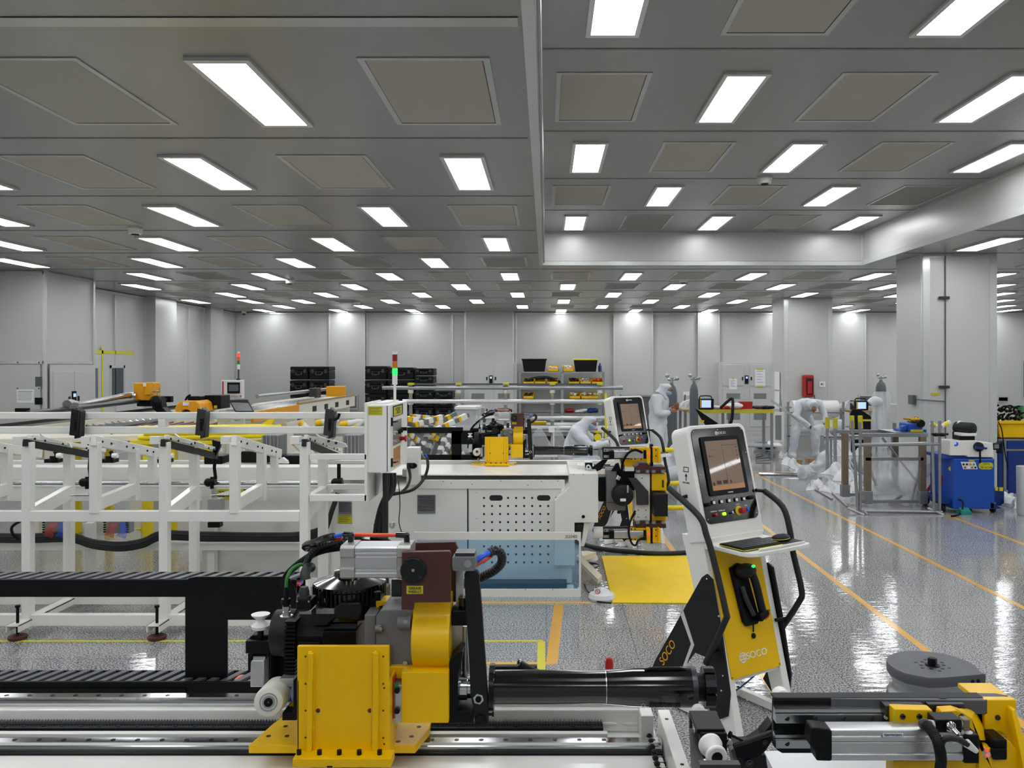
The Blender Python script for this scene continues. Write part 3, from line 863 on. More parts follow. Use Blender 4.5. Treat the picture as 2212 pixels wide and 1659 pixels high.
 MB().cyl(W(1052, 1543, 2.07), W(1066, 1543, 2.07), .0035).cyl(W(1063, 1543, 2.07), W(1067, 1543, 2.07), .006).done('stop_screw', 'black', lv)
 MB().lathe(W(1038, 1555, 2.06), (0, -1, 0), [(0, .015), (.006, .015)], 6).done('hex_boss', 'black_oxide', lv)
 MB().pb(985, 1232, 1000, 1305, 2.13, .015).done('clevis_rod', 'steel', P)
 hose([(1001, 1290, 2.12), (1002, 1310, 2.12), (1003, 1330, 2.12)], .012, 'black_gloss', 'rubber_boot', P, 12, 5)
 MB().pb(975, 1320, 1010, 1352, 2.09, .06).done('rod_block', 'black', P, bevel=.002)
 MB().pb(970, 1350, 1000, 1450, 2.13, .05).cyl(W(1006, 1352, 2.13), W(1006, 1455, 2.13), .009).done('guide_column', 'aluminium', P, smooth=True)
 b = MB(); b.pp([(970, 1430), (990, 1408), (1000, 1408), (994, 1440), (990, 1455), (988, 1535), (1022, 1535), (1022, 1562), (970, 1562)], 2.055, .1)
 b.done('spindle_housing', 'black', P, bevel=.002)
 MB().lathe(W(985, 1484, 2.11), (1, 0, 0), [(0, .026), (.008, .026), (.009, .031), (.030, .031), (.031, .027), (.045, .027)], 28).done('spindle_collar', 'chrome', P, smooth=True)
 hose([(1026, 1213, 2.09), (1045, 1200, 2.1), (1058, 1193, 2.12)], .0075, 'blue_hose', 'air_hose', P)
 hose([(1026, 1222, 2.1), (1045, 1211, 2.11), (1062, 1200, 2.13)], .0055, 'orange_hose', 'air_hose', P)
 hose([(1056, 1194, 2.12), (1072, 1189, 2.13), (1083, 1198, 2.14), (1083, 1216, 2.15), (1068, 1232, 2.16), (1048, 1243, 2.17), (1030, 1252, 2.18)], .0105, 'black_gloss', 'spiral_wrap', P, 12, 20, 'charcoal')
 MB().lathe(W(563, 1359, 2.2), (0, 0, 1), [(0, .015), (.002, .022), (.010, .024), (.020, .012), (.026, .010), (.036, .022), (.040, .024)], 28).done('guide_roller', 'nylon', P, smooth=True)
 b = MB(); b.pb(530, 1385, 582, 1412, 2.18, .1); b.pp([(530, 1385), (545, 1372), (582, 1372), (582, 1385)], 2.2, .08); b.pb(535, 1412, 545, 1450, 2.18, .05)
 b.pb(573, 1400, 640, 1490, 2.26, .01); b.cyl(W(563, 1380, 2.2), W(563, 1362, 2.2), .008); b.pb(563, 1410, 584, 1500, 2.2, .05)
 b.done('roller_bracket', 'black', P, bevel=.002)
 b = MB(); b.pp([(541, 1432), (544, 1426), (570, 1426), (570, 1485), (540, 1485)], 2.16, .06); b.done('guide_pad', 'aluminium', P, bevel=.003)
 b = MB(); b.pb(547, 1418, 573, 1426, 2.17, .05); b.done('guide_pin', 'steel', P)
 a0, a1 = W(580, 1517, 2.02), W(604, 1484, 2.02); a1 = Vector((a1.x * 1.03, 2.14, a1.z))
 a1 = W(600, 1494, 2.13)
 rl = MB().lathe(a0, a1 - a0, [(0, .030), (.002, .0335), (.010, .0362), (.118, .0362), (.12, .033)], 36).done('idler_roller', 'nylon_ivory', P, smooth=True)
 ax = (a0 - a1).normalized()
 MB().lathe(a0, ax, [(-.001, .0215), (.0012, .0215), (.0012, .019), (-.001, .018), (-.001, .016), (.0015, .015), (.0015, .011)], 30).done('bearing', 'steel', rl, smooth=True)
 MB().lathe(a0, ax, [(0, .0105), (.003, .0105), (.003, .002), (.001, .001)], 20).done('axle', 'black', rl, smooth=True)
 b = MB(); b.pb(604, 1466, 634, 1484, 2.1, .03); b.done('roller_arm', 'aluminium', P, bevel=.001)
 MB().lathe(W(617, 1484, 2.15), (1, 0, 0), [(0, .033), (.004, .036), (.024, .036)], 28).done('blue_coupling', 'blue_hose', P, smooth=True)
 b = MB(); b.pb(634, 1470, 641, 1555, 2.05, .1); b.pb(610, 1540, 640, 1556, 2.1, .08); b.done('side_frame', 'black', P)
carriage(CAR)
far_car = clone(CAR, (CAR.location.x + 0.017, CAR.location.y + 5.88, CAR.location.z), label='same type of yellow carriage, smaller and further back behind white control box')
# ================================================================ arbor tube
def arbor(name, lab, grp):
 Y = 2.11
 t = thing(name, lab, 'machine spindle', (X_(1062, Y), Y, Z_(1484, Y)), 0, grp)
 k = Y / F
 L_ = lambda px: (px - 1062) * k
 MB().lathe((0, 0, 0), (1, 0, 0), [(L_(1057), .040), (L_(1058), .0575), (L_(1068), .0575), (L_(1069), .042)], 40).done('flange', 'black_oxide', t, True, smooth=True)
 MB().lathe((0, 0, 0), (1, 0, 0), [(L_(1069), .0415), (L_(1180), .0415), (L_(1270), .0405), (L_(1308), .0415)], 48).done('tube_body', 'black_gloss', t, True, smooth=True)
 MB().lathe((0, 0, 0), (1, 0, 0), [(L_(1308), .0418), (L_(1311), .0422), (L_(1312), .0422), (L_(1365), .0475), (L_(1500), .0495)], 48).done('tube_nose', 'black_gloss', t, True, smooth=True)
 MB().lathe((0, 0, 0), (1, 0, 0), [(L_(1307), .0425), (L_(1309), .0425)], 48).done('joint_ring', 'steel', t, True, smooth=True)
 MB().lathe((0, 0, 0), (1, 0, 0), [(L_(1491), .0497), (L_(1495), .0500), (L_(1502), .0500), (L_(1503), .046)], 48).done('end_ring', 'dark_steel', t, True, smooth=True)
 MB().lathe((0, 0, 0), (1, 0, 0), [(L_(1503), .034), (L_(1520), .034)], 30).done('neck', 'black', t, True, smooth=True)
 for i in range(6):
  a = 2 * PI * (i + .5) / 6
  b = MB(); r0, r1 = .018, .0505
  pts = []
  for q in (-.47, -.16, .16, .47): pts.append((L_(1518), -r1 * math.cos(a + q) , r1 * math.sin(a + q)))
  for q in (.47, -.47): pts.append((L_(1518), -r0 * math.cos(a + q), r0 * math.sin(a + q)))
  b.prism(pts, (L_(1541) - L_(1518), 0, 0)); b.done('chuck_jaw', 'black_oxide', t, True, bevel=.001)
 s = MB(); a = W(1418, 1437, Y - .01)
 s = MB(); s.tube([(L_(1392), -.015, .0485), (L_(1400), -.012, .0500), (L_(1440), -.012, .0520), (L_(1470), -.012, .0505), (L_(1480), -.012, .0475)], .0035, 8, 4)
 for i in range(22): s.cyl((L_(1400 + i * 3.1), -.012, .0508), (L_(1401.5 + i * 3.1), -.012, .0508), .0046, n=8)
 s.done('tension_spring', 'black', t, True)
 s = MB()
 for i in range(24): s.cyl((L_(1398 + i * 2.8), -.0415, -.030), (L_(1399.4 + i * 2.8), -.0415, -.030), .0045, n=8)
 s.done('tension_spring', 'black', t, True)
 MB().lathe((L_(1385), -.0425, -.0285), (0, -1, 0), [(-.002, .0045), (.001, .0045), (.001, .003), (-.002, .003)], 18).done('set_ring', 'chrome', t, True, smooth=True)
 return t
AR = arbor('arbor_tube', 'long glossy black arbor tube with jawed end above white bed', 'arbor tubes of the two benders')
clone(AR, (AR.location.x + .02, AR.location.y + 5.88, AR.location.z - .0), label='thin black arbor tube of the far bender beside seated worker')
# ================================================================ near bending head at the right (pressure die slide)
HD = thing('pressure_slide', 'black and yellow slide block with silver air cylinder in front of round die', 'machine head', (X_(1900, 1.8), 1.8, 0.9))
def head(P, Y=1.75):
 k = Y / F
 b = MB(); b.pp([(1671, 1511), (2132, 1511), (2132, 1628), (1690, 1628), (1680, 1622), (1671, 1612)], Y + .03, .016)
 b.done('slide_body', 'black', P, bevel=.003)
 MB().pb(1672, 1507, 2126, 1512, Y + .03, .03).done('body_top_edge', 'black_plastic', P, bevel=.002)
 zz = 1.19
 b = MB(); b.prism([FL(1795, 1509, zz), FL(2128, 1513, zz), FL(2178, 1502, zz), FL(2150, 1497, zz), FL(1793, 1494, zz)], (0, 0, -.03))
 b.done('top_plate', 'gun_metal', P, bevel=.0015)
 b = MB(); b.prism([FL(2025, 1506, zz + .0005), FL(2049, 1506, zz + .0005), FL(2044, 1509, zz + .0005), FL(2030, 1509, zz + .0005)], (0, 0, .0008)); b.pb(2128, 1507, 2148, 1512, Y + .05, .01); b.done('slots', 'black', P)
 def rail(x0, x1, yt, yb, holes):
  zt_, zb_ = Z_(yt, Y + .012), Z_(yb, Y + .012)
  h = zt_ - zb_
  r = MB().prism([(X_(x0, Y), Y + .03, zt_ + .002), (X_(x0, Y), Y + .012, zt_ - .0005), (X_(x0, Y), Y + .01, zt_ - h * .22), (X_(x0, Y), Y + .014, zt_ - h * .30), (X_(x0, Y), Y + .006, zt_ - h * .36), (X_(x0, Y), Y + .006, zb_), (X_(x0, Y), Y + .03, zb_)], (X_(x1, Y) - X_(x0, Y), 0, 0)).done('slide_rail', 'steel', P)
  for hx in holes:
   MB().cyl(W(hx, (yt * .30 + yb * .70) - 0, Y + .0055), W(hx, yt * .30 + yb * .70, Y + .007), .0055, n=16).done('rail_bolt', 'black', r)
  return r
 rail(1678, 1912, 1532, 1560, (1700, 1761, 1822, 1883))
 rail(1678, 1760, 1587, 1614, (1700,))
 b = MB(); b.pb(1912, 1524, 1930, 1578, Y - .002, .03)
 b.pb(1927, 1521, 1995, 1533, Y + .005, .03); b.pb(2005, 1521, 2085, 1533, Y + .005, .03)
 b.done('slide_carriage', 'dark_steel', P, bevel=.002)
 b = MB()
 for x in (1910, 1998): b.cyl(W(x, 1548 if x < 1950 else 1527, Y - .006), W(x + 6, 1552 if x < 1950 else 1529, Y - .006), .003)
 b.done('grease_fitting', 'chrome', P, smooth=True)
 b = MB(); b.pp([(1932, 1532), (2014, 1534), (2018, 1545), (2019, 1553), (2034, 1553), (2036, 1537), (2066, 1535), (2082, 1540), (2100, 1552), (2116, 1592), (2118, 1600), (2118, 1615), (2143, 1616), (2144, 1659), (2144, 1690), (2115, 1690), (2115, 1596), (2095, 1584), (2085, 1570), (2080, 1560), (1932, 1578)], Y - .028, .028)
 br = b.done('clamp_bracket', 'yellow', P, bevel=.0015)
 b = MB(); b.pb(1930, 1553, 2088, 1580, Y - .02, .02); b.pb(1930, 1643, 2140, 1685, Y - .015, .04); b.done('lower_bracket', 'yellow', P, bevel=.0015)
 b = MB(); b.prism([W(2070, 1534, Y - .028), W(2105, 1534, Y + .03), W(2130, 1553, Y + .03), W(2142, 1600, Y + .03), W(2118, 1600, Y - .028), W(2098, 1553, Y - .028)], (0, .01, 0)); b.done('bracket_side', 'yellow', br, bevel=.001)
 for x in (1950, 1986, 2077):
  MB().lathe(W(x, 1548, Y - .028), (0, -1, 0), [(-.001, .0062), (.001, .0062), (.003, .004)], 16).done('bracket_screw', 'black_gloss', br, smooth=True)
 for x in (2025, 2041):
  MB().lathe(W(x, 1548, Y - .026), (0, -1, 0), [(-.001, .006), (.004, .005)], 14).done('bracket_screw', 'black', br, smooth=True)
 lb = MB().pp([(1929, 1543), (1935, 1550), (1935, 1577), (1929, 1577)], Y - .0295, .0008).done('warning_label', 'label_yellow', P)
 def acyl(x1, x2, yt, yb, Yc, d):
  zt_, zb_ = Z_(yt, Yc), Z_(yb, Yc); hh = zt_ - zb_
  bod = [(.15, .0), (.85, 0), (1, .1), (1, .9), (.85, 1), (.15, 1), (.04, .97), (0, .9), (.02, .82), (.10, .80), (.06, .77), (.02, .66), (.03, .62), (.14, .60), (.08, .57), (.08, .27), (.12, .25), (.03, .22), (0, .12), (.04, .03)]
  return MB().prism([(X_(x1, Yc), Yc + d * u, zb_ + hh * v) for u, v in bod], (X_(x2, Yc) - X_(x1, Yc), 0, 0)).done('cylinder_body', 'aluminium', P, bevel=.001, smooth=True)
 cy = acyl(1795, 2084, 1576, 1646, Y - .065, .045)
 b = MB(); b.pp([(1754, 1572), (1765, 1572), (1792, 1576), (1798, 1580), (1798, 1643), (1793, 1645), (1764, 1644), (1762, 1626), (1750, 1610), (1750, 1592)], Y - .068, .04); b.done('cylinder_cap', 'black', P, bevel=.003)
 MB().pb(2083, 1588, 2116, 1650, Y - .068, .05).done('cylinder_cap', 'black', P, bevel=.003)
 MB().lathe(W(1777, 1576, Y - .05), (0, 0, 1), [(0, .009), (.003, .009), (.0035, .007), (.005, .006), (.0055, .002)], 8).done('brass_plug', 'brass', P)
 lb = MB().pb(1907, 1584, 1951, 1592, Y - .0668, .001).done('cylinder_label', 'white_print', P)
 text('label_text', 'TEAMWORKS', .0065, 'blue_dark', lb, W(1929, 1588, Y - .0675), sx=.95)
 b = MB(); b.pb(2022, 1555, 2078, 1583, Y - .07, .04); b.done('valve_block', 'black', P, bevel=.002)
 kx = W(2050, 1566, Y - .07); ax = Vector((.35, -1, -.45)).normalized()
 MB().lathe(kx, ax, [(0, .010), (.004, .0115), (.007, .0115), (.010, .009), (.013, .006), (.026, .0055), (.027, .004)], 24).done('valve_knob', 'chrome', P, smooth=True)
 b = MB(); b.cyl(W(2004, 1564, Y - .06), W(2022, 1566, Y - .06), .0085); b.cyl(W(2075, 1562, Y - .055), W(2082, 1562, Y - .055), .009); b.cyl(W(2089, 1580, Y - .055), W(2089, 1586, Y - .055), .0105)
 b.done('white_ring', 'nylon', P, smooth=True)
 b = MB(); b.pb(2081, 1555, 2096, 1580, Y - .065, .02); b.done('brown_elbow', 'brown_steel', P, bevel=.002)
 MB().cyl(W(1993, 1564, Y - .065), W(2010, 1568, Y - .065), .010).ball(W(1997, 1565, Y - .065), .012).done('hose_elbow', 'charcoal', P, smooth=True)
 hose([(2000, 1566, Y - .07), (2013, 1580, Y - .09), (2023, 1596, Y - .105), (2029, 1615, Y - .11), (2033, 1640, Y - .11), (2031, 1662, Y - .11), (2028, 1700, Y - .1)], .0095, 'rubber', 'braided_hose', P, 12, 60, 'black_plastic')
 hose([(2034, 1607, Y - .105), (2040, 1597, Y - .11), (2055, 1594, Y - .11), (2072, 1598, Y - .1), (2090, 1608, Y - .095)], .006, 'rubber', 'braided_hose', P, 10)
 b = MB(); b.prism([W(2086, 1604, Y - .1), W(2096, 1600, Y - .1), (W(2117, 1623, Y - .09)), W(2110, 1630, Y - .09), W(2083, 1614, Y - .1)], (0, .012, 0)); b.done('white_connector', 'nylon', P, bevel=.003)
 sn = MB().pb(2143, 1618, 2176, 1638, Y - .035, .02).done('sensor', 'black', P, bevel=.002)
 b = MB()
 for x, y, r in ((2130, 1622, .005), (2134, 1630, .006), (2128, 1634, .004), (2124, 1627, .004)): b.ball(W(x, y, Y - .036), r)
 b.done('sensor_lens', 'glass_pale', sn, smooth=True)
 b = MB(); b.ball(W(2132, 1620, Y - .038), .0036).ball(W(2132, 1632, Y - .038), .003); b.done('sensor_light', 'lamp_red', sn, smooth=True)
 b = MB(); b.pb(2146, 1598, 2177, 1643, Y - .03, .08); b.done('black_block', 'black', P, bevel=.004)
 MB().pb(2147, 1588, 2175, 1602, Y - .0, .04).done('steel_block', 'steel', P, bevel=.002)
 b = MB(); b.pp([(2125, 1512), (2196, 1512), (2196, 1540), (2216, 1610), (2260, 1690), (2150, 1690), (2150, 1600), (2128, 1580)], Y + .02, .02)
 b.done('end_plate', 'yellow', P, bevel=.002)
 b = MB(); b.pb(2118, 1513, 2194, 1524, Y + .03, .10); b.prism([W(2186, 1534, Y), W(2194, 1532, Y), W(2240, 1680, Y - .05), W(2215, 1680, Y - .05)], (0, .03, 0)); b.prism([W(2120, 1650, Y - .02), W(2180, 1600, Y - .02), W(2260, 1690, Y - .02), W(2120, 1690, Y - .02)], (0, .02, 0)); b.done('end_gusset', 'yellow', P, bevel=.002)
 MB().lathe(W(2155, 1550, Y + .02), (0, -1, 0), [(-.001, .0065), (.003, .005)], 16).done('end_screw', 'black_gloss', P, smooth=True)
 b = MB(); b.prism([FL(1650, 1622, .93), FL(1840, 1622, .93), FL(1950, 1650, .93), FL(1960, 1720, .93), FL(1700, 1720, .93)], (0, 0, -.02)); b.done('under_plate', 'aluminium', P)
head(HD)
# ================================================================ round bending die
DY = 2.45
dc = W(2014, 1437, DY); dc.y = DY
D = thing('bend_die', 'grey round grooved bending die with a black hex bolt on top', 'bending die', (dc.x, DY, dc.z - .16))
rr = 92 * DY / F
def dshape(b, z0, z1, r, cut=.80, rr2=None):
 pts = []
 for i in range(41):
  a = PI * (-.18) + (PI * 1.36) * i / 40
  pts.append((r * math.cos(a), r * math.sin(a), z0))
 b.prism([(x, max(y, -r * .56), z) for x, y, z in pts] + [(-r * .2, -r * .93, z0), (r * .97, -r * .62, z0)][:0], (0, 0, z1 - z0))
def die_disc(z0, z1, r):
 pts = []
 for i in range(64):
  a = 2 * PI * i / 64
  x, y = r * math.cos(a), r * math.sin(a)
  lim = -r * .60
  if y < lim and x > -r * .4: y = lim - (.0 if x > 0 else 0) - (r * .22) * (0 if x > r * .2 else (r * .2 - x) / (r * .6))
  if i in (54, 55, 56, 57): pass
  pts.append((x, y, z0))
 return pts
def dpoly(r, f=1.0):
 p = [(r * math.cos(a_), r * math.sin(a_)) for a_ in [R(-24 + 4 * i) for i in range(60)]]
 p += [(-r * .45, -r * .80 * f), (-r * .1, -r * .78 * f), (r * .955, -r * .56 * f)]
 return p
def dstack(b, prof):
 rs = [[b.b.verts.new((x, y, z)) for x, y in dpoly(r)] for z, r in prof]
 n = len(rs[0])
 b._f(rs[0][::-1]); b._f(rs[-1])
 for q in range(len(rs) - 1):
  for i in range(n): b._f([rs[q][i], rs[q][(i + 1) % n], rs[q + 1][(i + 1) % n], rs[q + 1][i]])
b = MB(); dstack(b, [(.131, rr * .985), (.134, rr), (.157, rr), (.160, rr * .985)]); b.done('upper_disc', 'gun_metal', D, True, smooth=True)
b = MB(); dstack(b, [(.074, rr * .98), (.078, rr * .96), (.084, rr * .90), (.096, rr * .865), (.112, rr * .89), (.122, rr * .94), (.1309, rr * .98)]); b.done('groove', 'galvanised', D, True, smooth=True)
b = MB(); dstack(b, [(0, rr * 1.03), (.055, rr * 1.03), (.058, rr), (.0738, rr)]); b.done('lower_disc', 'gun_metal', D, True, smooth=True)
b = MB()
for x in (.0, .018): b.cyl((rr * .62 + x, -rr * .64 + x * .2, .142), (rr * .62 + x, -rr * .60 + x * .2, .142), .0055)
b.done('insert_screws', 'black', D, True)
MB().lathe((0, 0, .160), (0, 0, 1), [(0, .017), (.003, .017), (.003, .013), (.020, .013), (.022, .011)], 6).done('hex_bolt', 'black_oxide', D, True)
MB().cyl((0, 0, -D.location.z), (0, 0, 0), .07, n=24).done('die_post', 'black', D, True, smooth=True)
MB().lathe((0, 0, .160), (0, 0, 1), [(.0, .021), (.002, .021)], 24).done('washer', 'black', D, True)
b = MB()
for i in range(12):
 a = 2 * PI * i / 12; r_ = .045 if i % 2 else .033
 b.cyl((r_ * math.cos(a), r_ * math.sin(a), .1595), (r_ * math.cos(a), r_ * math.sin(a), .1605), .0052 if i % 2 else .006)
b.done('die_holes', 'black', D, True)
# ================================================================ roller support block (lower middle right)
RB = thing('roller_support', 'black roller block with white grooved roller beside the white bed end', 'machine roller', (X_(1550, 1.75), 1.75, .88))
def rollers(P):
 Y = 1.86
 b = MB(); b.prism([W(1490, 1578, 1.9), W(1499, 1578, 1.9), W(1540, 1700, 1.68), W(1497, 1700, 1.68)], (0, .012, 0))
 b.prism([W(1572, 1604, 1.85), W(1584, 1615, 1.85), W(1606, 1700, 1.68), W(1590, 1700, 1.68)], (0, .012, 0))
 b.pb(1512, 1652, 1600, 1690, 1.66, .02)
 b.done('cradle_frame', 'charcoal', P, bevel=.001)
 b = MB(); b.pb(1513, 1584, 1571, 1640, Y - .04, .07); b.pb(1505, 1575, 1566, 1586, Y - .03, .1); b.done('block_body', 'black', P, bevel=.002)
 b = MB(); b.pb(1490, 1541, 1550, 1546, Y + .11, .01); b.pb(1490, 1541, 1496, 1590, Y + .11, .01); b.pb(1544, 1541, 1551, 1575, Y + .10, .012); b.done('rear_fork', 'black_plastic', P, bevel=.001)
 b = MB(); b.prism([W(1512, 1545, Y + .1), W(1544, 1545, Y + .1), W(1546, 1566, Y + .02), W(1549, 1576, Y), W(1519, 1576, Y), W(1516, 1566, Y + .02)], (0, .0, -.02)); b.done('slide_pad', 'aluminium', P, bevel=.001)
 b = MB(); b.pb(1508, 1566, 1517, 1580, Y, .03); b.pb(1549, 1566, 1558, 1580, Y, .03); b.done('side_cheeks', 'steel', P, bevel=.001)
 prof = [(0, .020), (.002, .0225), (.008, .0225), (.024, .010), (.040, .025), (.048, .025), (.05, .023)]
 r = MB().lathe(W(1549, 1636, 1.72), (-.12, 1, .12), prof, 36).done('grooved_roller', 'nylon', P, smooth=True)
 MB().lathe(W(1549, 1636, 1.72), (.12, -1, -.12), [(-.002, .0115), (.0015, .0115), (.0015, .008)], 20).done('roller_axle', 'black', r, smooth=True)
 MB().lathe(W(1511, 1543, 2.02), (0, 1, 0), [(0, .014), (.002, .017), (.022, .017)], 28).done('rear_roller', 'nylon', P, smooth=True)
 b = MB()
 for x, y in ((1523, 1617), (1577, 1612), (1576, 1602)): screw(b, x, y, Y - .045, .006, .006, 10)
 b.done('block_screws', 'steel', P, smooth=True)
rollers(RB)
# swing arm with spring joining block and slide
SA = thing('swing_arm', 'black curved arm with coil spring left of the bending head', 'machine arm', (X_(1620, 1.85), 1.85, .9))
b = MB(); b.pp([(1583, 1609), (1620, 1606), (1645, 1590), (1669, 1560), (1669, 1600), (1655, 1622), (1640, 1638), (1600, 1642), (1590, 1636)], 1.85, .04); b.done('arm_plate', 'black', SA, bevel=.003)
b = MB(); b.pp([(1590, 1636), (1655, 1632), (1664, 1700), (1604, 1700)], 1.86, .03); b.done('arm_foot', 'black_plastic', SA, bevel=.003)
hose([(1585, 1610, 1.84), (1610, 1602, 1.84), (1640, 1592, 1.84), (1668, 1582, 1.84)], .005, 'black_plastic', 'coil_spring', SA, 10, 40, 'charcoal')
for x, y, r_ in ((1619, 1648, .0085), (1652, 1603, .006)):
 MB().lathe(W(x, y, 1.85), (0, -1, 0), [(-.001, r_), (.003, r_), (.003, r_ * .75), (.0015, r_ * .7), (.0015, r_ * .5), (.004, r_ * .45)], 20).done('pivot_bolt', 'dark_steel', SA, smooth=True)
b = MB(); b.cyl(W(1577, 1587, 1.84), W(1604, 1600, 1.84), .003); b.cyl(W(1575, 1586, 1.84), W(1579, 1588, 1.84), .0075); b.done('stop_bolt', 'black_oxide', SA, smooth=True)
MB().lathe(W(1692, 1512, 1.93), (0, 1, .0), [(0, .017), (.002, .0205), (.03, .0205)], 28).done('white_roller', 'nylon', SA, smooth=True)
# low parts of the arm tube seen behind the arbor
HB = thing('brake_handle', 'small black lever with a steel knob behind the arbor tube', 'handle', W(1130, 1440, 2.35))
MB().tube([W(1122, 1431, 2.35), W(1145, 1443, 2.33), W(1180, 1460, 2.3)], .0075, 10, 3).done('lever', 'black_plastic', HB, smooth=True)
MB().lathe(W(1121, 1431, 2.35), (-1, -.4, .3), [(-.004, .010), (.002, .010), (.002, .006), (-.002, .006)], 20).done('knob', 'steel', HB, smooth=True)
MB().pb(1068, 1440, 1160, 1450, 2.34, .02).done('lever_mount', 'black', HB, bevel=.002)
rg = MB(); rg.lathe((X_(1316, 2.33), 2.33, .966), (0, 0, 1), [(0, .006), (.05, .006), (.051, .012), (.105, .0115), (.116, .008), (.119, .003)], 16)
rg.done('red_grip', 'red', smooth=True, label='small red rubber grip sticking up behind the black arbor tube', cat='handle grip')
# ================================================================ operator console
def globe(b, cx, cz, r, y):
 """round world-like emblem in lines"""
 n = 28
 for k in range(n):
  a0, a1 = 2 * PI * k / n, 2 * PI * (k + 1) / n
  b.bar((cx + r * math.cos(a0), y, cz + r * math.sin(a0)), (cx + r * math.cos(a1), y, cz + r * math.sin(a1)), r * .16, .0008, (0, -1, 0))
 for q in (-.5, 0, .5):
  b.bar((cx + r * q, y, cz - r * math.sqrt(1 - q * q) * .95), (cx + r * q, y, cz + r * math.sqrt(1 - q * q) * .95), .0008, r * .16, (1, 0, 0))
 for q in (-.38, .38):
  w = r * math.sqrt(1 - q * q) * 1.15
  b.bar((cx - w, y, cz + r * q), (cx + w, y, cz + r * q), .0008, r * .16, (0, 0, 1))
def console(name, lab, loc, rz, grp):
 t = thing(name, lab, 'control console', loc, R(rz), grp)
 T = .254                       # lean of the front face
 def fy(z): return T * z
 def leaned(b): pass
 Wd = .43
 x0, x1 = -.03, .40
 def sheet(b, xa, xb, z0, z1, off, th):
  """box lying on the leaning face; off = distance in front (negative y)"""
  v = []
  nrm = Vector((0, -1, T)).normalized()
  for z in (z0, z1):
   for x in (xa, xb): v.append((x, z))
  p = [Vector((x, fy(z), z)) for x, z in ((xa, z0), (xb, z0), (xb, z1), (xa, z1))]
  b.prism([q + nrm * off for q in p], -nrm * th); return b
 nrm = Vector((0, -1, T)).normalized(); upv = Vector((0, T, 1)).normalized()
 def P_(x, z, off=0.0): return Vector((x, fy(z), z)) + nrm * off
 rot = (math.atan2(1, T), 0, 0)   # text rotation to lie on the face
 for x in (.0, .40):
  b = MB(); b.prism([(x - .035, 0.0, 0.0), (x - .035, fy(.98), .98), (x - .035, fy(.98) + .16, .98), (x - .035, .085, 0.0)], (.05, 0, 0)); b.done('side_leg', 'machine_white', t, True, bevel=.003)
 b = MB()
 for x in (.0, .40): b.box(x - .03, .05, 0.01, x + .01, .66, .055)
 b.box(.0, .36, .02, .40, .40, .055); b.done('foot_frame', 'machine_white', t, True, bevel=.003)
 b = MB(); b.box(-.02, .12 + T * .3, .3, .40, .13 + T * .3, .33); sheet(b, -.0, .37, .26, .98, -.012, .012); b.done('leg_panel', 'machine_white', t, True)
 yp = sheet(MB(), -.005, .372, .275, .985, 0.004, .006).done('yellow_panel', 'yellow', t, True, bevel=.001)
 g = MB(); globe(g, 0, 0, .024, 0)
 bmesh.ops.transform(g.b, matrix=Matrix.Translation(P_(.10, .365, .0055)) @ Matrix.Rotation(math.atan(-T), 4, 'X'), verts=g.b.verts[:])
 g.done('emblem', 'white_print', yp, True)
 text('emblem_text', 'SOCO', .048, 'white_print', yp, P_(.205, .365, .0055), rot, sx=1.2, local=True)
 b = MB()
 for x, z in ((.0, .285), (.362, .285), (.362, .56)): b.cyl(P_(x, z, .003), P_(x, z, .0065), .005)
 b.done('panel_screws', 'brass', yp, True)
 def rrect(xa, xb, z0, z1, r, off, n=6, rb=None):
  pts = []
  rb = r if rb is None else rb
  for cx_, cz_, a0, q in ((xb - r, z1 - r, 0, r), (xa + r, z1 - r, PI / 2, r), (xa + rb, z0 + rb, PI, rb), (xb - rb, z0 + rb, 1.5 * PI, rb)):
   if q == 0: pts.append(P_(cx_, cz_, off)); continue
   for k in range(n + 1):
    a = a0 + PI / 2 * k / n; pts.append(P_(cx_ + q * math.cos(a), cz_ + q * math.sin(a), off))
  return pts
 hs = MB().prism(rrect(x0 - .015, x1 + .012, .96, 1.565, .045, .03, rb=0), -nrm * .13).done('housing', 'machine_white', t, True, bevel=.008)
 b = MB(); b.box(-.032, fy(.93) - .02, .925, .40, fy(.98) + .12, .985); b.done('waist', 'machine_white', t, True, bevel=.004)
 fp = MB().prism(rrect(x0 + .012, x1 - .012, 1.045, 1.545, .035, .0345), -nrm * .006).done('front_panel', 'black_gloss', t, True, bevel=.001)
 b = MB()
 for x, z in ((-.005, 1.07), (.372, 1.07), (-.005, 1.30), (.376, 1.40), (.0, 1.53), (.185, 1.534), (.37, 1.53), (.385, 1.2)): b.ball(P_(x, z, .0348), .0045, n=8, m=6)
 b.done('panel_screws', 'steel', fp, True, smooth=True)
 g = MB(); globe(g, 0, 0, .010, 0)
 bmesh.ops.transform(g.b, matrix=Matrix.Translation(P_(.172, 1.516, .0352)) @ Matrix.Rotation(math.atan(-T), 4, 'X'), verts=g.b.verts[:]); g.done('emblem', 'white_print', fp, True)
 text('emblem_text', 'SOCO', .019, 'white_print', fp, P_(.212, 1.516, .0352), rot, sx=1.2, local=True)
 mo = MB().prism(rrect(.035, .338, 1.185, 1.50, .014, .043), -nrm * .01).done('monitor', 'black', t, True, bevel=.002)
 sheet(MB(), .062, .312, 1.212, 1.475, .0437, .002).done('screen', 'screen_tan', mo, True)
 b = MB()
 sheet(b, .062, .312, 1.212, 1.238, .0439, .0004); b.done('screen_bar', 'screen_orange', mo, True)
 b = MB()
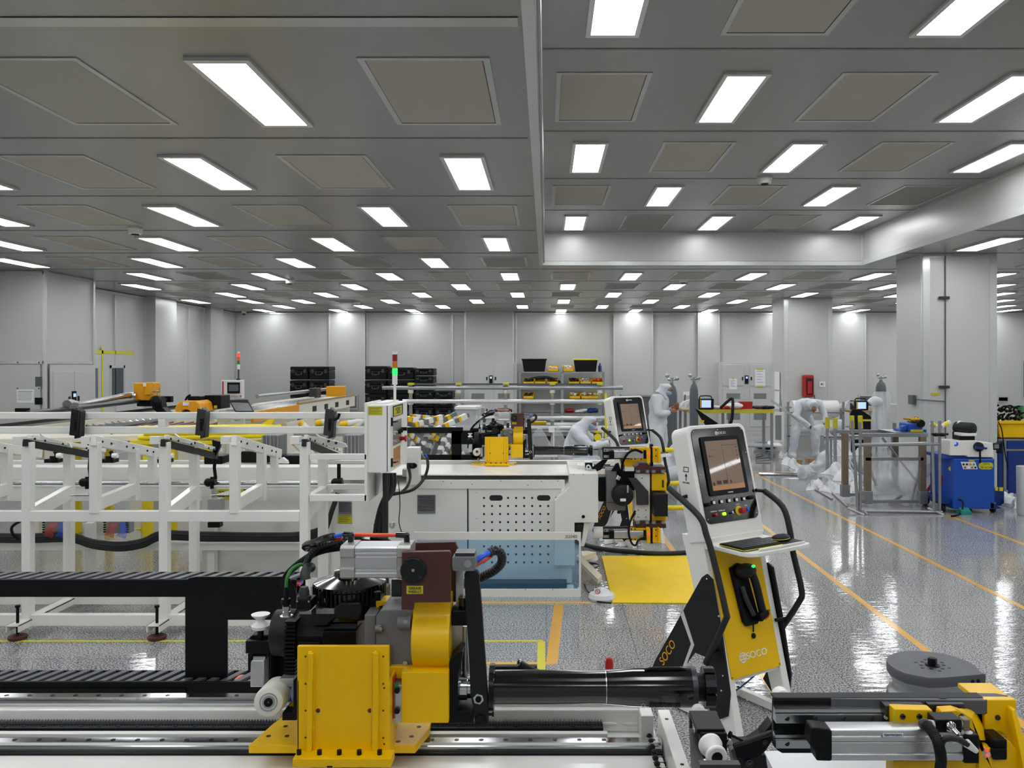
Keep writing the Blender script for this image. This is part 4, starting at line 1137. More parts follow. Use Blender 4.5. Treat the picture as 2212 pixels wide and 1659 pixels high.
 for xa, xb, za, zb in ((.185, .187, 1.26, 1.455), (.187, .305, 1.447, 1.449), (.07, .085, 1.238, 1.255), (.10, .135, 1.243, 1.262), (.15, .185, 1.243, 1.262), (.205, .215, 1.243, 1.26), (.075, .083, 1.39, 1.398), (.085, .115, 1.392, 1.394), (.10, .11, 1.425, 1.427), (.13, .14, 1.425, 1.427), (.29, .298, 1.43, 1.438), (.29, .298, 1.41, 1.418), (.29, .298, 1.385, 1.393), (.29, .298, 1.365, 1.373)):
  sheet(b, xa, xb, za, zb, .0441, .0003)
 for a_, c_ in (((.19, 1.325), (.23, 1.35)), ((.23, 1.35), (.26, 1.32)), ((.26, 1.32), (.30, 1.345))):
  b.bar(P_(a_[0], a_[1], .0441), P_(c_[0], c_[1], .0441), .0012, .0004, nrm)
 b.done('screen_marks', 'brown', mo, True)
 text('monitor_text', 'GENSON', .010, 'white_print', mo, P_(.19, 1.196, .0434), rot, local=True)
 for i in range(5):
  x = .055 + .058 * i
  bt = sheet(MB(), x - .008, x + .008, 1.145, 1.160, .044, .010).done('selector_button', 'white_print', t, True, bevel=.001)
  sheet(MB(), x - .014, x + .008, 1.142, 1.163, .040, .006).done('bezel', 'black', bt, True, bevel=.001)
 def pbn(x, z, m_, nm, r=.009, d=.016):
  return MB().lathe(P_(x, z, .033), nrm, [(0, r), (d, r), (d + .001, r * .85)], 18).done(nm, m_, t, True, smooth=True)
 pbn(.052, 1.088, 'red', 'power_off_button'); pbn(.115, 1.088, 'lamp_lime', 'power_on_button'); pbn(.175, 1.09, 'steel', 'key_switch', .007)
 pbn(.235, 1.095, 'label_yellow', 'stop_ring', .026, .004)
 pbn(.245, 1.093, 'red', 'emergency_stop', .016, .035); pbn(.300, 1.095, 'blue_hose', 'reset_button', .010, .014)
 pbn(-.0, 1.145, 'black', 'joystick', .01, .03)
 MB().ball(P_(.345, 1.155, .045), .018, 1.4, .7, .6).done('rotary_knob', 'black', t, True, smooth=True)
 b = MB(); b.tube([P_(.178, 1.088, .05), P_(.186, 1.075, .053), P_(.18, 1.055, .045)], .0012, 5); b.done('key_chain', 'steel', t, True)
 for s_, x, z, h in (('POWER OFF', .047, 1.107, .009), ('POWER ON', .107, 1.107, .009), ('E-STOP', .235, 1.127, .009), ('RESET', .300, 1.116, .009)):
  text('panel_text', s_, h, 'white_print', fp, P_(x, z, .0352), rot, local=True)
 for i in range(5): text('panel_text', str(i + 1) if i == -1 else '|', .009, 'white_print', fp, P_(.05 + .058 * i, 1.172, .0352), rot, local=True)
 sy = fy(1.31) + .03
 b = MB(); xs = x0 - .0155
 for ya, yb_, za, zb in ((-.02, .02, 1.322, 1.326), (-.02, .02, 1.346, 1.350), (-.02, -.016, 1.322, 1.35), (.016, .02, 1.322, 1.35)): b.box(xs - .0008, sy + ya, za, xs, sy + yb_, zb)
 b.box(xs - .0008, sy - .003, 1.275, xs, sy + .003, 1.30); b.prism([(xs - .0008, sy - .011, 1.298), (xs - .0008, sy + .011, 1.298), (xs - .0008, sy, 1.315)], (.0008, 0, 0))
 b.done('arrow_sign', 'ink', hs, True)
 text('sign_text', 'LIFT HERE', .012, 'ink', hs, (xs - .0005, sy, 1.264), (PI / 2, 0, -PI / 2), local=True)
 zs = .935
 b = MB()
 pts = [(-.035, fy(zs)), (-.035, -.02), (-.02, -.06), (.03, -.085), (.40, -.085), (.44, -.07), (.445, -.04), (.40, fy(zs))]
 b.prism([(x, y, zs) for x, y in pts], (0, 0, .022)); sh = b.done('shelf', 'machine_white', t, True, bevel=.004)
 b = MB(); b.box(.05, -.072, zs + .026, .40, -.062, zs + .036); b.done('shelf_lip', 'machine_white', sh, True, bevel=.002)
 for x, s_, pts in ((-.09, -1, [(.45, 1.227), (.22, 1.11), (.165, 1.02), (.12, .92), (.03, .66), (.035, .60), (.17, .35)]),
        (.46, 1, [(.26, 1.19), (.13, 1.12), (.08, 1.0), (.06, .887), (.0, .686), (.02, .615), (.14, .44)])):
  hd = MB().tube([(x, y, z) for y, z in pts], .0165, 12, 4).done('handle', 'rubber', t, True, smooth=True)
  y0, z0 = pts[0]; y1, z1 = pts[-1]
  q = .36 if s_ < 0 else y0
  zq = 1.185 if s_ < 0 else z0
  b = MB(); b.tube([(x, q, zq), (x - s_ * .07, q + .0, zq + .01)], .010, 8, 0); b.tube([(x, y1 - .04, z1 + .07), (x - s_ * .08, y1 - .03, z1 + .07)], .010, 8, 0); b.done('handle_mount', 'black', hd, True, smooth=True)
 for x in (-.045, .425):
  b = MB(); b.prism([(x, .20, .77), (x, .23, .76), (x, .30, .48), (x, .60, .0 + .24), (x, .66, .06), (x, .52, .05), (x, .28, .10), (x, .08, .16), (x, .06, .34), (x, .14, .40)][:0] or
     [(x, .17, .78), (x, .21, .80), (x, .245, .775), (x, .62, .22), (x, .69, .07), (x, .62, .03), (x, .45, .18), (x, .30, .36), (x, .20, .36), (x, .17, .27), (x, .24, .14), (x, .14, .05), (x, .06, .10), (x, .045, .22), (x, .10, .50)], (.012, 0, 0))
  bp_ = b.done('brace_panel', 'black_plastic', t, True, bevel=.001)
  if x < 0:
   MB().prism([(x - .0008, .385, .565), (x - .0008, .405, .535), (x - .0008, .325, .40), (x - .0008, .42, .19), (x - .0008, .40, .20), (x - .0008, .30, .40)], (.0008, 0, 0)).done('white_stripe', 'wall_trim', bp_, True)
   text('brand_text', 'SOCO', .065, 'orange_yellow', bp_, (x - .001, .51, .30), (PI / 2, R(0), -PI / 2 - 0.0), local=True).rotation_euler = (Matrix.Rotation(-PI / 2, 4, 'Z') @ Matrix.Rotation(PI / 2, 4, 'X') @ Matrix.Rotation(R(55), 4, 'Z')).to_euler()
   b = MB()
   for y, z in ((.205, .775), (.12, .60), (.09, .30), (.10, .22)): b.ball((x - .001, y, z), .006, n=8, m=6)
   b.done('brace_screws', 'steel', bp_, True, smooth=True)
 MB().tube([(.37, .10, .33), (.33, .2, .2), (.24, .3, .08), (.18, .42, .02)], .0045, 6).done('console_cable', 'blue_dark', t, True, smooth=True)
 return t
CON = console('control_console', 'nearest white operator console with touch screen, yellow panel and scanner', (1.0, 4.25, 0), 34, 'operator consoles')
far_con = clone(CON, (.93, 8.68, 0), label='far operator console with grey screen, beside the standing worker', group='operator consoles')
# keyboard, mouse mat and mouse, scanner : things of their own on the near console
def on_console(x, y, z, base=CON):
 m = Matrix.Translation(base.location) @ Matrix.Rotation(base.rotation_euler.z, 4, 'Z')
 return m @ Vector((x, y, z))
kz = .9615
kb = thing('keyboard', 'thin black keyboard with lime edge on the nearest console shelf', 'keyboard', on_console(.13, .05, kz), R(34))
kb_m = MB(); kb_m.box(-.155, -.085, 0, .13, .085, .012); kb_m.done('keyboard_body', 'black', kb, True, bevel=.003)
MB().box(-.157, -.087, .001, .132, .087, .005).done('lime_edge', 'lamp_lime' if False else 'label_yellow', kb, True)
b = MB()
for r_ in range(5):
 for c_ in range(15):
  b.box(-.148 + c_ * .0182, -.072 + r_ * .029, .012, -.148 + c_ * .0182 + .0155, -.072 + r_ * .029 + .024, .0155)
b.done('keys', 'charcoal', kb, True, kind='stuff')
pd = MB().box(.0, 0, 0, .155, .17, .003); 
t = thing('mouse_mat', 'black mouse mat on the right of the console shelf', 'mouse mat', on_console(.27, -.04, kz), R(34)); pd.done('pad', 'black', t, True)
t = thing('computer_mouse', 'black computer mouse with lime rim on the console shelf', 'computer mouse', on_console(.34, .04, kz + .006), R(34))
MB().ball((0, 0, .006), .036, 1.75, 1.0, .25, 20, 10).done('rim', 'label_yellow', t, True, smooth=True)
MB().ball((0, 0, .010), .035, 1.75, 1.0, .6, 20, 10).done('shell', 'black_plastic', t, True, smooth=True)
T = .254; nrm0 = Vector((0, -1, T)).normalized()
def cf(x, z, off): return Vector((x, T * z, z)) + nrm0 * off
cs = lambda x, z, off: cf(.02 + x, z - .09, off)
t = thing('barcode_scanner', 'black handheld scanner with a green light hanging on the yellow panel', 'barcode scanner', CON.location.copy(), R(34))
b = MB(); b.prism([cs(.09, .90, .0045), cs(.15, .92, .0045), cs(.20, .90, .0045), cs(.235, .62, .0045), (cs(.215, .60, .0045)), cs(.135, .60, .0045), cs(.115, .625, .0045)], nrm0 * .022); b.done('cradle', 'black', t, True, bevel=.004)
b = MB(); b.ball(cs(.165, .875, .055), .05, 1.35, .9, .8, 18, 12); b.done('scanner_head', 'black_plastic', t, True, smooth=True)
MB().tube([cs(.20, .87, .06), cs(.212, .80, .065), cs(.222, .72, .062), cs(.238, .655, .052)], .021, 12, 4).done('scanner_grip', 'black_plastic', t, True, smooth=True)
b = MB(); b.prism([cs(.19, .655, .03), cs(.262, .665, .03), cs(.268, .64, .03), cs(.20, .612, .03)], nrm0 * .045); b.done('scanner_base', 'black', t, True, bevel=.005)
b = MB(); b.tube([cs(.225, .622, .075), cs(.25, .632, .076), cs(.265, .648, .074)], .004, 6); b.done('red_edge', 'red', t, True, smooth=True)
MB().ball(cs(.188, .893, .092), .011, 1.3, .6, .8).done('status_light', 'lamp_green', t, True, smooth=True)
MB().tube([cs(.14, .80, .03), cs(.15, .72, .04), cs(.18, .65, .04)], .014, 8, 3).done('cradle_arm', 'charcoal', t, True, smooth=True)
b = MB(); b.tube([cs(.185, .605, .02), cs(.183, .565, .012)], .004, 8, 0); b.lathe(cs(.183, .545, .006), nrm0, [(0, .014), (.006, .014), (.008, .006)], 16); b.done('cable_plug', 'black', t, True, smooth=True)
t = thing('keyboard', 'dark keyboard lying on the far console shelf', 'keyboard', on_console(.2, .04, kz, far_con), R(34)); MB().box(-.2, -.085, 0, .2, .09, .014).done('keyboard_body', 'charcoal', t, True, bevel=.004)
# yellow anti-fatigue mat
b = MB(); b.prism([(.53, 6.66, .0004), (1.74, 6.62, .0004), (1.74, 8.28, .0004), (.55, 8.28, .0004)], (0, 0, .012))
b.done('floor_mat', 'mat_yellow', bevel=.004, label='large yellow ribbed floor mat behind the nearest console', cat='floor mat')
# ================================================================ far tube bender
FB = thing('tube_bender', 'long white tube bending machine with perforated side panel behind the blue guard', 'bending machine', (-.6, 7.6, 0))
def far_bender(P):
 yf = 7.10
 MB().box(-5.6, 7.30, Z_(1037, 7.3), X_(792, 7.3), 7.5, 1.012).done('bed_beam', 'machine_white', P, bevel=.004)
 MB().box(X_(792, 7.28), 7.28, .94, X_(1250, 7.28), 8.0, .953).done('bed_top', 'machine_white', P, bevel=.003)
 def rl(nm, y, z, m_='chrome'):
  return MB().prism([(-5.6, y, z), (-5.6, y, z + .012), (-5.6, y + .006, z + .016), (-5.6, y, z + .022), (-5.6, y, z + .03), (-5.6, y + .03, z + .03), (-5.6, y + .03, z)], (5.6 + X_(1330, y), 0, 0)).done(nm, m_, P)
 MB().box(-5.6, 8.0, 0.6, X_(1330, 8), 8.3, .905).done('rear_bed', 'machine_white', P, bevel=.003)
 rl('front_rail', 8.03, .905); 
 MB().box(-5.6, 8.09, .905, X_(1320, 8), 8.115, .94).done('gear_rack', 'black_oxide', P)
 MB().box(-5.6, 8.16, .905, X_(1330, 8), 8.25, .966).done('rear_beam', 'machine_white', P)
 x0, x1, x2 = X_(715, yf), X_(1011, yf), X_(1215, yf)
 ztop = Z_(1062, yf)
 MB().prism([(x0, yf, .05), (x0, yf, ztop), (x0, yf + .03, ztop + .02), (x0, 7.75, .90), (x0, 8.0, .90), (x0, 8.0, .05)], (X_(1235, yf) - x0, 0, 0)).done('body_cabinet', 'machine_white', P, bevel=.003)
 b = MB(); b.pb(880, 1037, 1220, 1056, yf - .02, .02); b.done('top_flange', 'machine_white', P, bevel=.002)
 b = MB()
 for x, y in ((957, 1037), (975, 1041), (1082, 1036), (1170, 1037), (1020, 1043), (1140, 1045), (1205, 1036)): screw(b, x, y + 3, yf - .021, .004, .001, 8)
 b.done('flange_screws', 'ink', P)
 MB().pb(719, 1056, 1009, 1284, yf - .006, .006).done('door_panel', 'machine_white', P, bevel=.002)
 MB().pb(1009, 1056, 1012, 1284, yf - .002, .002).done('panel_gap', 'ink', P)
 pn = MB().pb(1013, 1056, 1213, 1284, yf - .006, .006).done('perforated_panel', 'machine_white', P, bevel=.002)
 b = MB()
 for r_ in range(9):
  for c_ in range(10):
   x, y = 1045.5 + c_ * 17.35, 1075.6 + r_ * 17.4
   if r_ == 0 and c_ in (1, 2, 8): continue
   if r_ > 0 and c_ == 9: continue
   if x > 1205 : continue
   if y > 1145 and y < 1160 and False: continue
   screw(b, x, y, yf - .0062, .0095, .0008, 12)
 for xa, xb in ((1057, 1086), (1160, 1189)):
  c = []
  for cx_, a0 in ((xb - 6, -PI / 2), (xa + 6, PI / 2)):
   for k in range(9):
    a = a0 + PI * k / 8; c.append((cx_ + 6 * math.cos(a), 1075.6 - 6 * math.sin(a)))
  b.pp(c, yf - .0075, .001)
 b.done('panel_holes', 'ink', pn, kind='stuff')
 b = MB()
 for x in (1029, 1209):
  for y in (1064, 1120, 1165): screw(b, x, y, yf - .0062, .003, .0006, 8)
 b.done('panel_screws', 'gun_metal', pn)
 def vent(x0_, y0_, x1_, y1_, n):
  v = MB().pb(x0_, y0_, x1_, y1_, yf - .012, .008).done('vent_grille', 'wall_dark', P, bevel=.002)
  b = MB()
  for k in range(n):
   y = y0_ + 2 + (y1_ - y0_ - 4) * k / n
   b.prism([W(x0_ + 2, y + 1.6, yf - .013), W(x1_ - 2, y + 1.6, yf - .013), W(x1_ - 2, y, yf - .022), W(x0_ + 2, y, yf - .022)], (0, 0, .003))
  b.done('louvres', 'galvanised', v)
 vent(901, 1069, 941, 1110, 12)
 vent(731, 1083, 760, 1112, 9)
 lb = MB().pb(729, 1113, 761, 1131, yf - .008, .002).done('warning_label', 'label_yellow', P)
 b = MB()
 for k in range(6): b.pb(732, 1115.5 + k * 2.3, 758 - (k % 3) * 4, 1116.1 + k * 2.3, yf - .0086, .0005)
 b.pb(729, 1113, 761, 1113.6, yf - .0086, .0005); b.pb(729, 1130.4, 761, 1131, yf - .0086, .0005)
 b.done('label_lines', 'ink', lb)
 for x in (814, 848):
  MB().lathe(W(x, 1134, yf - .006), (0, -1, 0), [(0, .026), (.004, .028), (.006, .022), (.008, .01)], 20).done('round_latch', 'chrome', P, smooth=True)
 hx = 7.0
 b = MB(); b.pp([(1198, 1082), (1230, 1052), (1230, 1023), (1292, 1023), (1292, 1129), (1241, 1129), (1241, 1150), (1241, 1222), (1198, 1222)], hx, .9)
 b.done('side_housing', 'machine_white', P, bevel=.004)
 b = MB(); screw(b, 1260, 1116, hx - .002, .014, .006, 18); b.done('lifting_stud', 'black', P, smooth=True)
 b = MB()
 for x, y in ((1239, 1025), (1260, 1025)): screw(b, x, y, hx, .004, .001, 8)
 b.done('housing_screws', 'ink', P)
 b = MB(); b.pb(1243, 1132, 1262, 1175, 7.1, .3); b.pb(1245, 1152, 1258, 1164, 7.05, .05); b.done('valve_stack', 'charcoal', P, bevel=.004)
 MB().pp([(1262, 1130), (1275, 1130), (1262, 1180), (1255, 1180)], 7.05, .3).done('side_leg', 'machine_white', P)
 b = MB(); b.prism([FL(1255, 1190, .12), FL(1288, 1192, .12), FL(1258, 1202, .12)], (0, 0, -.05)); b.prism([FL(1255, 1225, .1), FL(1292, 1262, .02), FL(1300, 1252, .02), FL(1256, 1210, .1)], (0, 0, .04)); b.done('foot_bracket', 'cream', P, bevel=.002)
 b = MB(); b.pb(1247, 1005, 1263, 1020, 7.3, .2); b.pb(1263, 998, 1278, 1018, 7.25, .1); b.done('roller_bracket', 'nylon', P, bevel=.003)
 b = MB(); b.pb(1264, 1000, 1280, 1010, 7.22, .03); b.done('roller_block', 'black', P, bevel=.002)
 MB().lathe(W(1271, 1009, 7.2), (0, -1, 0), [(-.02, .02), (.02, .022), (.024, .018)], 18).done('white_roller', 'nylon', P, smooth=True)
 MB().lathe(W(1271, 1009, 7.17), (0, -1, 0), [(0, .009), (.004, .009)], 12).done('roller_hub', 'black', P)
 MB().pb(878, 967, 905, 1048, 6.98, .12).done('connector_column', 'machine_white', P, bevel=.003)
 b = MB(); b.pp([(879, 1000), (895, 1000), (900, 1003), (901, 1006), (900, 1009), (895, 1012), (879, 1012)], 6.975, .006); b.done('connector_slot', 'black', P)
 b = MB(); b.pb(880, 1001, 884, 1008, 6.965, .01); b.pb(887, 1001, 892, 1008, 6.965, .01); b.done('connectors', 'charcoal', P)
 MB().pb(869, 1014, 880, 1030, 6.985, .08).done('terminal_strip', 'steel', P)
 hose([(882, 1008, 6.96), (886, 1030, 6.9), (880, 1050, 6.8), (866, 1064, 6.7), (850, 1068, 6.6)], .012, 'black', 'hanging_cable', P, 8)
 hose([(923, 990, 7.2), (924, 1010, 7.1), (915, 1035, 7.0), (895, 1056, 6.8), (870, 1064, 6.7), (850, 1066, 6.6)], .013, 'black', 'hanging_cable', P, 8)
 hose([(918, 980, 7.2), (924, 990, 7.2), (924, 1002, 7.15)], .007, 'blue_hose', 'hanging_cable', P, 6)
 MB().cyl(W(-300, 1044, 6.95), W(725, 1044, 6.95), .017, n=16).done('drive_shaft', 'steel', P, smooth=True)
 MB().pb(-300, 1050, 740, 1056, 7.05, .05).done('lower_rail', 'machine_white', P)
 MB().pb(436, 1056, 716, 1290, 7.2, .6).done('rear_panel', 'wall_dark' if False else 'white_paint', P, bevel=.003)
 b = MB(); b.pb(-300, 1171, 650, 1189, 7.02, .06); b.pb(-300, 1171, 650, 1174, 6.98, .04); b.done('lower_beam', 'machine_white', P, bevel=.002)
 for x in (190, 455):
  b = MB(); b.pb(x - 8, 1130, x + 8, 1290, 7.09, .08); b.done('upright', 'machine_white', P, bevel=.003)
 for i, (dy, r_) in enumerate(((0, .022), (5, .02), (9, .018), (-4, .016))):
  hose([(-60, 1158 + dy, 6.96), (60, 1160 + dy, 6.96), (150, 1158 + dy, 6.96), (200, 1172 + dy, 6.92), (260, 1178 + dy, 6.9), (310, 1170 + dy, 6.92), (350, 1154 + dy, 6.96), (440, 1156 + dy, 7.0), (560, 1158 + dy, 7.0), (650, 1156 + dy, 7.0), (700, 1140 + dy, 7.0), (718, 1100, 7.0), (730, 1065, 7.02)], r_, 'rubber', 'cable_bundle', P, 8)
 hose([(45, 1125, 6.95), (26, 1138, 6.93), (28, 1154, 6.93), (42, 1166, 6.95)], .012, 'black', 'cable_loop', P)
 for cx_ in (118, 250):
  mb = MB(); mb.pb(cx_ - 22, 1126, cx_ + 30, 1152, 7.0, .08); mb = mb.done('valve_manifold', 'galvanised', P, bevel=.003)
  b = MB(); c = MB(); random.seed(cx_)
  for k in range(7):
   b.tube([W(cx_ - 12 + k * 3, 1130, 6.98), W(cx_ - 15 + k * 2.4, 1140, 6.93), W(cx_ - 24 + k * 3, 1156 + k, 6.92)], .0022, 5, 2)
   c.tube([W(cx_ + 8 + k * 2, 1130, 6.98), W(cx_ + 12 + k * 2, 1145, 6.93), W(cx_ + 2 + k * 3, 1158 + k, 6.92)], .0022, 5, 2)
  b.done('red_tubes', 'red_wire', mb, smooth=True); c.done('blue_tubes', 'blue_hose', mb, smooth=True)
  b = MB()
  for k in range(5):
   for s_ in (-1, 1):
    b.ball(W(cx_ + s_ * 24, 1129 + k * 5, 6.96), .010, 1.4, 1, .7, 8, 5)
  b.done('valve_ports', 'black_oxide', mb, smooth=True)
 np_ = MB()
 c = []
 for cx_, a0 in ((520, -PI / 2), (474, PI / 2)):
  for k in range(9):
   a = a0 + PI * k / 8; c.append((cx_ + 11 * math.cos(a), 1068 - 11.5 * math.sin(a)))
 np_.pp(c, 7.19, .006); np_ = np_.done('name_plate', 'label_yellow', P)
 text('plate_text', 'B-32x7A', .075, 'ink', np_, W(484, 1068, 7.188), sx=.75)
 b = MB(); b.pb(520, 1057, 545, 1066, 7.192, .004); b.done('plate_corner', 'black', np_)
 for i, x in enumerate((115, 235, 355)):
  b = MB(); b.pb(x - 20, 992, x + 10, 1000, 7.7, .1); b.cyl(W(x, 985, 7.7), W(x, 995, 7.7), .03); 
  b.tube([W(x + 4, 975, 7.7), W(x + 8, 988, 7.7), W(x - 6, 996, 7.7)], .018, 8, 2); b.done('bed_clamp', 'black', P, smooth=True)
  MB().cyl(W(x + 8, 984, 7.68), W(x + 19, 984, 7.68), .022).done('clamp_roller', 'nylon', P, smooth=True)
 b = MB(); b.pb(440, 985, 480, 1003, 7.7, .2); b.pb(520, 975, 580, 1000, 7.8, .3); b.pb(600, 984, 658, 1003, 7.8, .2); b.done('bed_unit', 'black', P, bevel=.01)
 b = MB(); b.pp([(598, 1001), (600, 994), (610, 988), (620, 996), (622, 1002)], 7.65, .05); b.pb(672, 993, 690, 1002, 7.6, .06); b.done('white_bracket', 'nylon', P, bevel=.004)
 for x in (565, 740):
  b = MB(); b.pb(x, 940, x + 38, 985, 7.9, .25); b.done('heat_sink', 'grey_cast', P, bevel=.01)
  b = MB()
  for k in range(5): b.pb(x + 2 + k * 8, 941, x + 4 + k * 8, 984, 7.89, .012)
  b.done('sink_fins', 'steel', P)
 Y = 8.42
 b = MB(); b.pb(876, 923, 1000, 936, Y, .02); b.pb(975, 930, 1036, 960, Y, .02); b.pb(975, 930, 997, 1000, Y, .02); b.pb(920, 982, 1036, 997, Y, .02); b.pb(1018, 925, 1038, 990, Y, .02)
 b.done('carrier_plate', 'black', P, bevel=.004)
 b = MB()
 for k in range(9): b.pb(928 + k * 13, 996, 935 + k * 13, 999, Y - .01, .01)
 b.done('carrier_slots', 'steel', P)
far_bender(FB)
# C-shaped bending arm of the far machine
FA = thing('bend_unit', 'tall black, white and yellow bending unit of the far machine behind the yellow mat', 'bending unit', (X_(1390, 7.5), 7.5, 0))
def far_arm(P):
 Y = 7.2
 def slide(y0, top):
  b = MB(); b.pb(1302, y0, 1420, y0 + 26, Y + .04, .06); b.done('slide_body', 'black', P, bevel=.004)
  b = MB(); b.pb(1304, y0 + 3, 1362, y0 + 10, Y + .025, .015); b.pb(1304, y0 + 17, 1330, y0 + 23, Y + .025, .015); r = b.done('slide_rails', 'steel', P, bevel=.001)
  b = MB()
  for x in (1308, 1322, 1337, 1351): screw(b, x, y0 + 7, Y + .025, .006, .001, 10)
  b.done('rail_screws', 'black', r)
  b = MB(); b.pb(1325, y0 + 8, 1392, y0 + 24, Y - .02, .04); b.done('cylinder_body', 'aluminium', P, bevel=.006)
  b = MB(); b.pb(1316, y0 + 8, 1327, y0 + 25, Y - .025, .05); b.pb(1390, y0 + 7, 1400, y0 + 25, Y - .025, .05); b.done('cylinder_caps', 'black', P, bevel=.005)
  b = MB(); b.pb(1361, y0 + 1, 1397, y0 + 8, Y, .04); b.pb(1361, y0 + 23, 1397, y0 + 29, Y, .04); b.done('clamp_bracket', 'yellow', P, bevel=.004)
  b = MB(); b.pp([(1396, y0), (1403, y0), (1405, y0 + 4), (1405, y0 + 34), (1397, y0 + 34)], Y - .03, .06); b.pb(1410, y0, 1425, y0 + 33, Y, .06); b.pp([(1422, y0), (1427, y0 + 4), (1428, y0 + 34), (1422, y0 + 34)], Y - .04, .05); b.done('end_bracket', 'yellow', P, bevel=.003)
  b = MB(); b.pb(1405, y0, 1411, y0 + 35, Y + .02, .05); b.done('gap_block', 'black', P)
  b = MB()
  for x, y in ((1364, 4), (1372, 4), (1417, 6), (1417, 19), (1364, 26), (1372, 26), (1385, 26)): screw(b, x, y0 + y, Y - .002 if x < 1400 else Y - .002, .006, .001, 10)
  b.done('bracket_screws', 'black', P)
  MB().ball(W(1402, y0 + 15, Y - .045), .012, n=8, m=6).done('sensor_light', 'lamp_red', P)
 slide(966, True); slide(1139, False)
 for y0 in (1005, 1125):
  b = MB(); b.pp([(1371, y0 + 3), (1380, y0), (1380, y0 - 4 if y0 < 1100 else y0), (1398, y0 - 4 if y0 < 1100 else y0), (1405, y0 + 3), (1436, y0 + 3), (1439, y0 + 8), (1439, y0 + 16), (1372, y0 + 16)], Y, .16); b.done('brown_jaw', 'brown', P, bevel=.005)
  b = MB()
  for x in (1378, 1398, 1412, 1432): b.cyl(W(x, y0 + (16 if y0 < 1100 else 0), Y - .01), W(x, y0 + (10 if y0 < 1100 else 6), Y - .01), .020, n=12)
  b.done('spring_stack', 'galvanised', P, smooth=True)
 b = MB(); b.pb(1405, 960, 1411, 1160, Y + .07, .08); b.done('spine', 'black', P)
 b = MB(); b.pb(1371, 1023, 1404, 1125, Y + .03, .2); b.done('white_column', 'machine_white', P, bevel=.004)
 b = MB()
 for x, y in ((1387, 1033), (1379, 1102), (1395, 1102), (1379, 1117), (1395, 1117)): screw(b, x, y, Y + .029, .005, .001, 8)
 b.done('column_screws', 'ink', P)
 b = MB(); b.pb(1408, 1023, 1440, 1060, Y + .02, .2); b.pb(1408, 1060, 1440, 1125, Y + .05, .17); b.done('yellow_column', 'yellow', P, bevel=.004)
 b = MB(); b.pp([(1430, 1038), (1432, 1036), (1434, 1038), (1434, 1052), (1432, 1054), (1430, 1052)], Y + .018, .004); b.done('slot', 'ink', P)
 MB().pb(1413, 1067, 1443, 1116, Y - .1, .2).done('black_box', 'black_plastic', P, bevel=.006)
 MB().pp([(1357, 1033), (1375, 1033), (1401, 1062), (1401, 1091), (1376, 1091), (1375, 1062)], Y - .02, .04).done('dark_cover', 'charcoal', P, bevel=.003)
 MB().lathe(W(1346, 1071, Y - .06), (0, 1, 0), [(0, .075), (.01, .09), (.05, .095), (.25, .095)], 28).done('servo_motor', 'black_plastic', P, smooth=True)
 MB().pb(1340, 1077, 1352, 1083, Y - .068, .004).done('motor_label', 'white_print', P)
 b = MB(); b.pb(1310, 1015, 1332, 1085, Y + .03, .2); b.pb(1313, 1085, 1352, 1103, Y + .05, .2); b.done('gearbox', 'grey_cast', P, bevel=.008)
 b = MB(); b.pb(1293, 1030, 1312, 1084, Y + .12, .2); b.pb(1325, 1017, 1372, 1060, Y + .06, .1); b.done('motor_block', 'black', P, bevel=.01)
 b = MB(); b.pb(1350, 1010, 1370, 1018, Y, .06); b.done('terminal_box', 'nylon', P, bevel=.003)
 b = MB(); b.pp([(1320, 1018), (1330, 1002), (1336, 1000), (1342, 1018)], Y + .02, .03); b.done('lifting_lug', 'black', P)
 b = MB(); b.cyl(W(1334, 1036, Y), W(1338, 1028, Y), .022); b.cyl(W(1356, 1064, Y - .07), W(1356, 1048, Y - .07), .01); b.done('motor_plug', 'chrome', P, smooth=True)
 for off in (0, 5):
  hose([(1388, 978, Y - .05), (1372, 972, Y - .06), (1356, 980, Y - .08), (1345, 1000, Y - .08), (1344, 1022, Y - .06), (1352, 1036, Y - .03)], .011, 'black', 'hose', P)
  hose([(1372, 1104 + off, Y), (1362, 1125, Y - .05), (1358, 1150, Y - .07), (1364, 1172, Y - .07), (1373, 1178, Y - .07), (1380, 1166, Y - .06), (1396, 1160 + off, Y - .05)], .009, 'black', 'hose', P)
 b = MB(); b.pp([(1302, 993), (1314, 992), (1298, 1015), (1280, 1022), (1276, 1012)], Y + .1, .03); b.done('swing_link', 'black', P, bevel=.004)
 b = MB(); b.cyl(W(1282, 1150, Y), W(1302, 1150, Y), .05); b.done('plastic_wrap', 'plastic_white', P, smooth=True)
far_arm(FA)
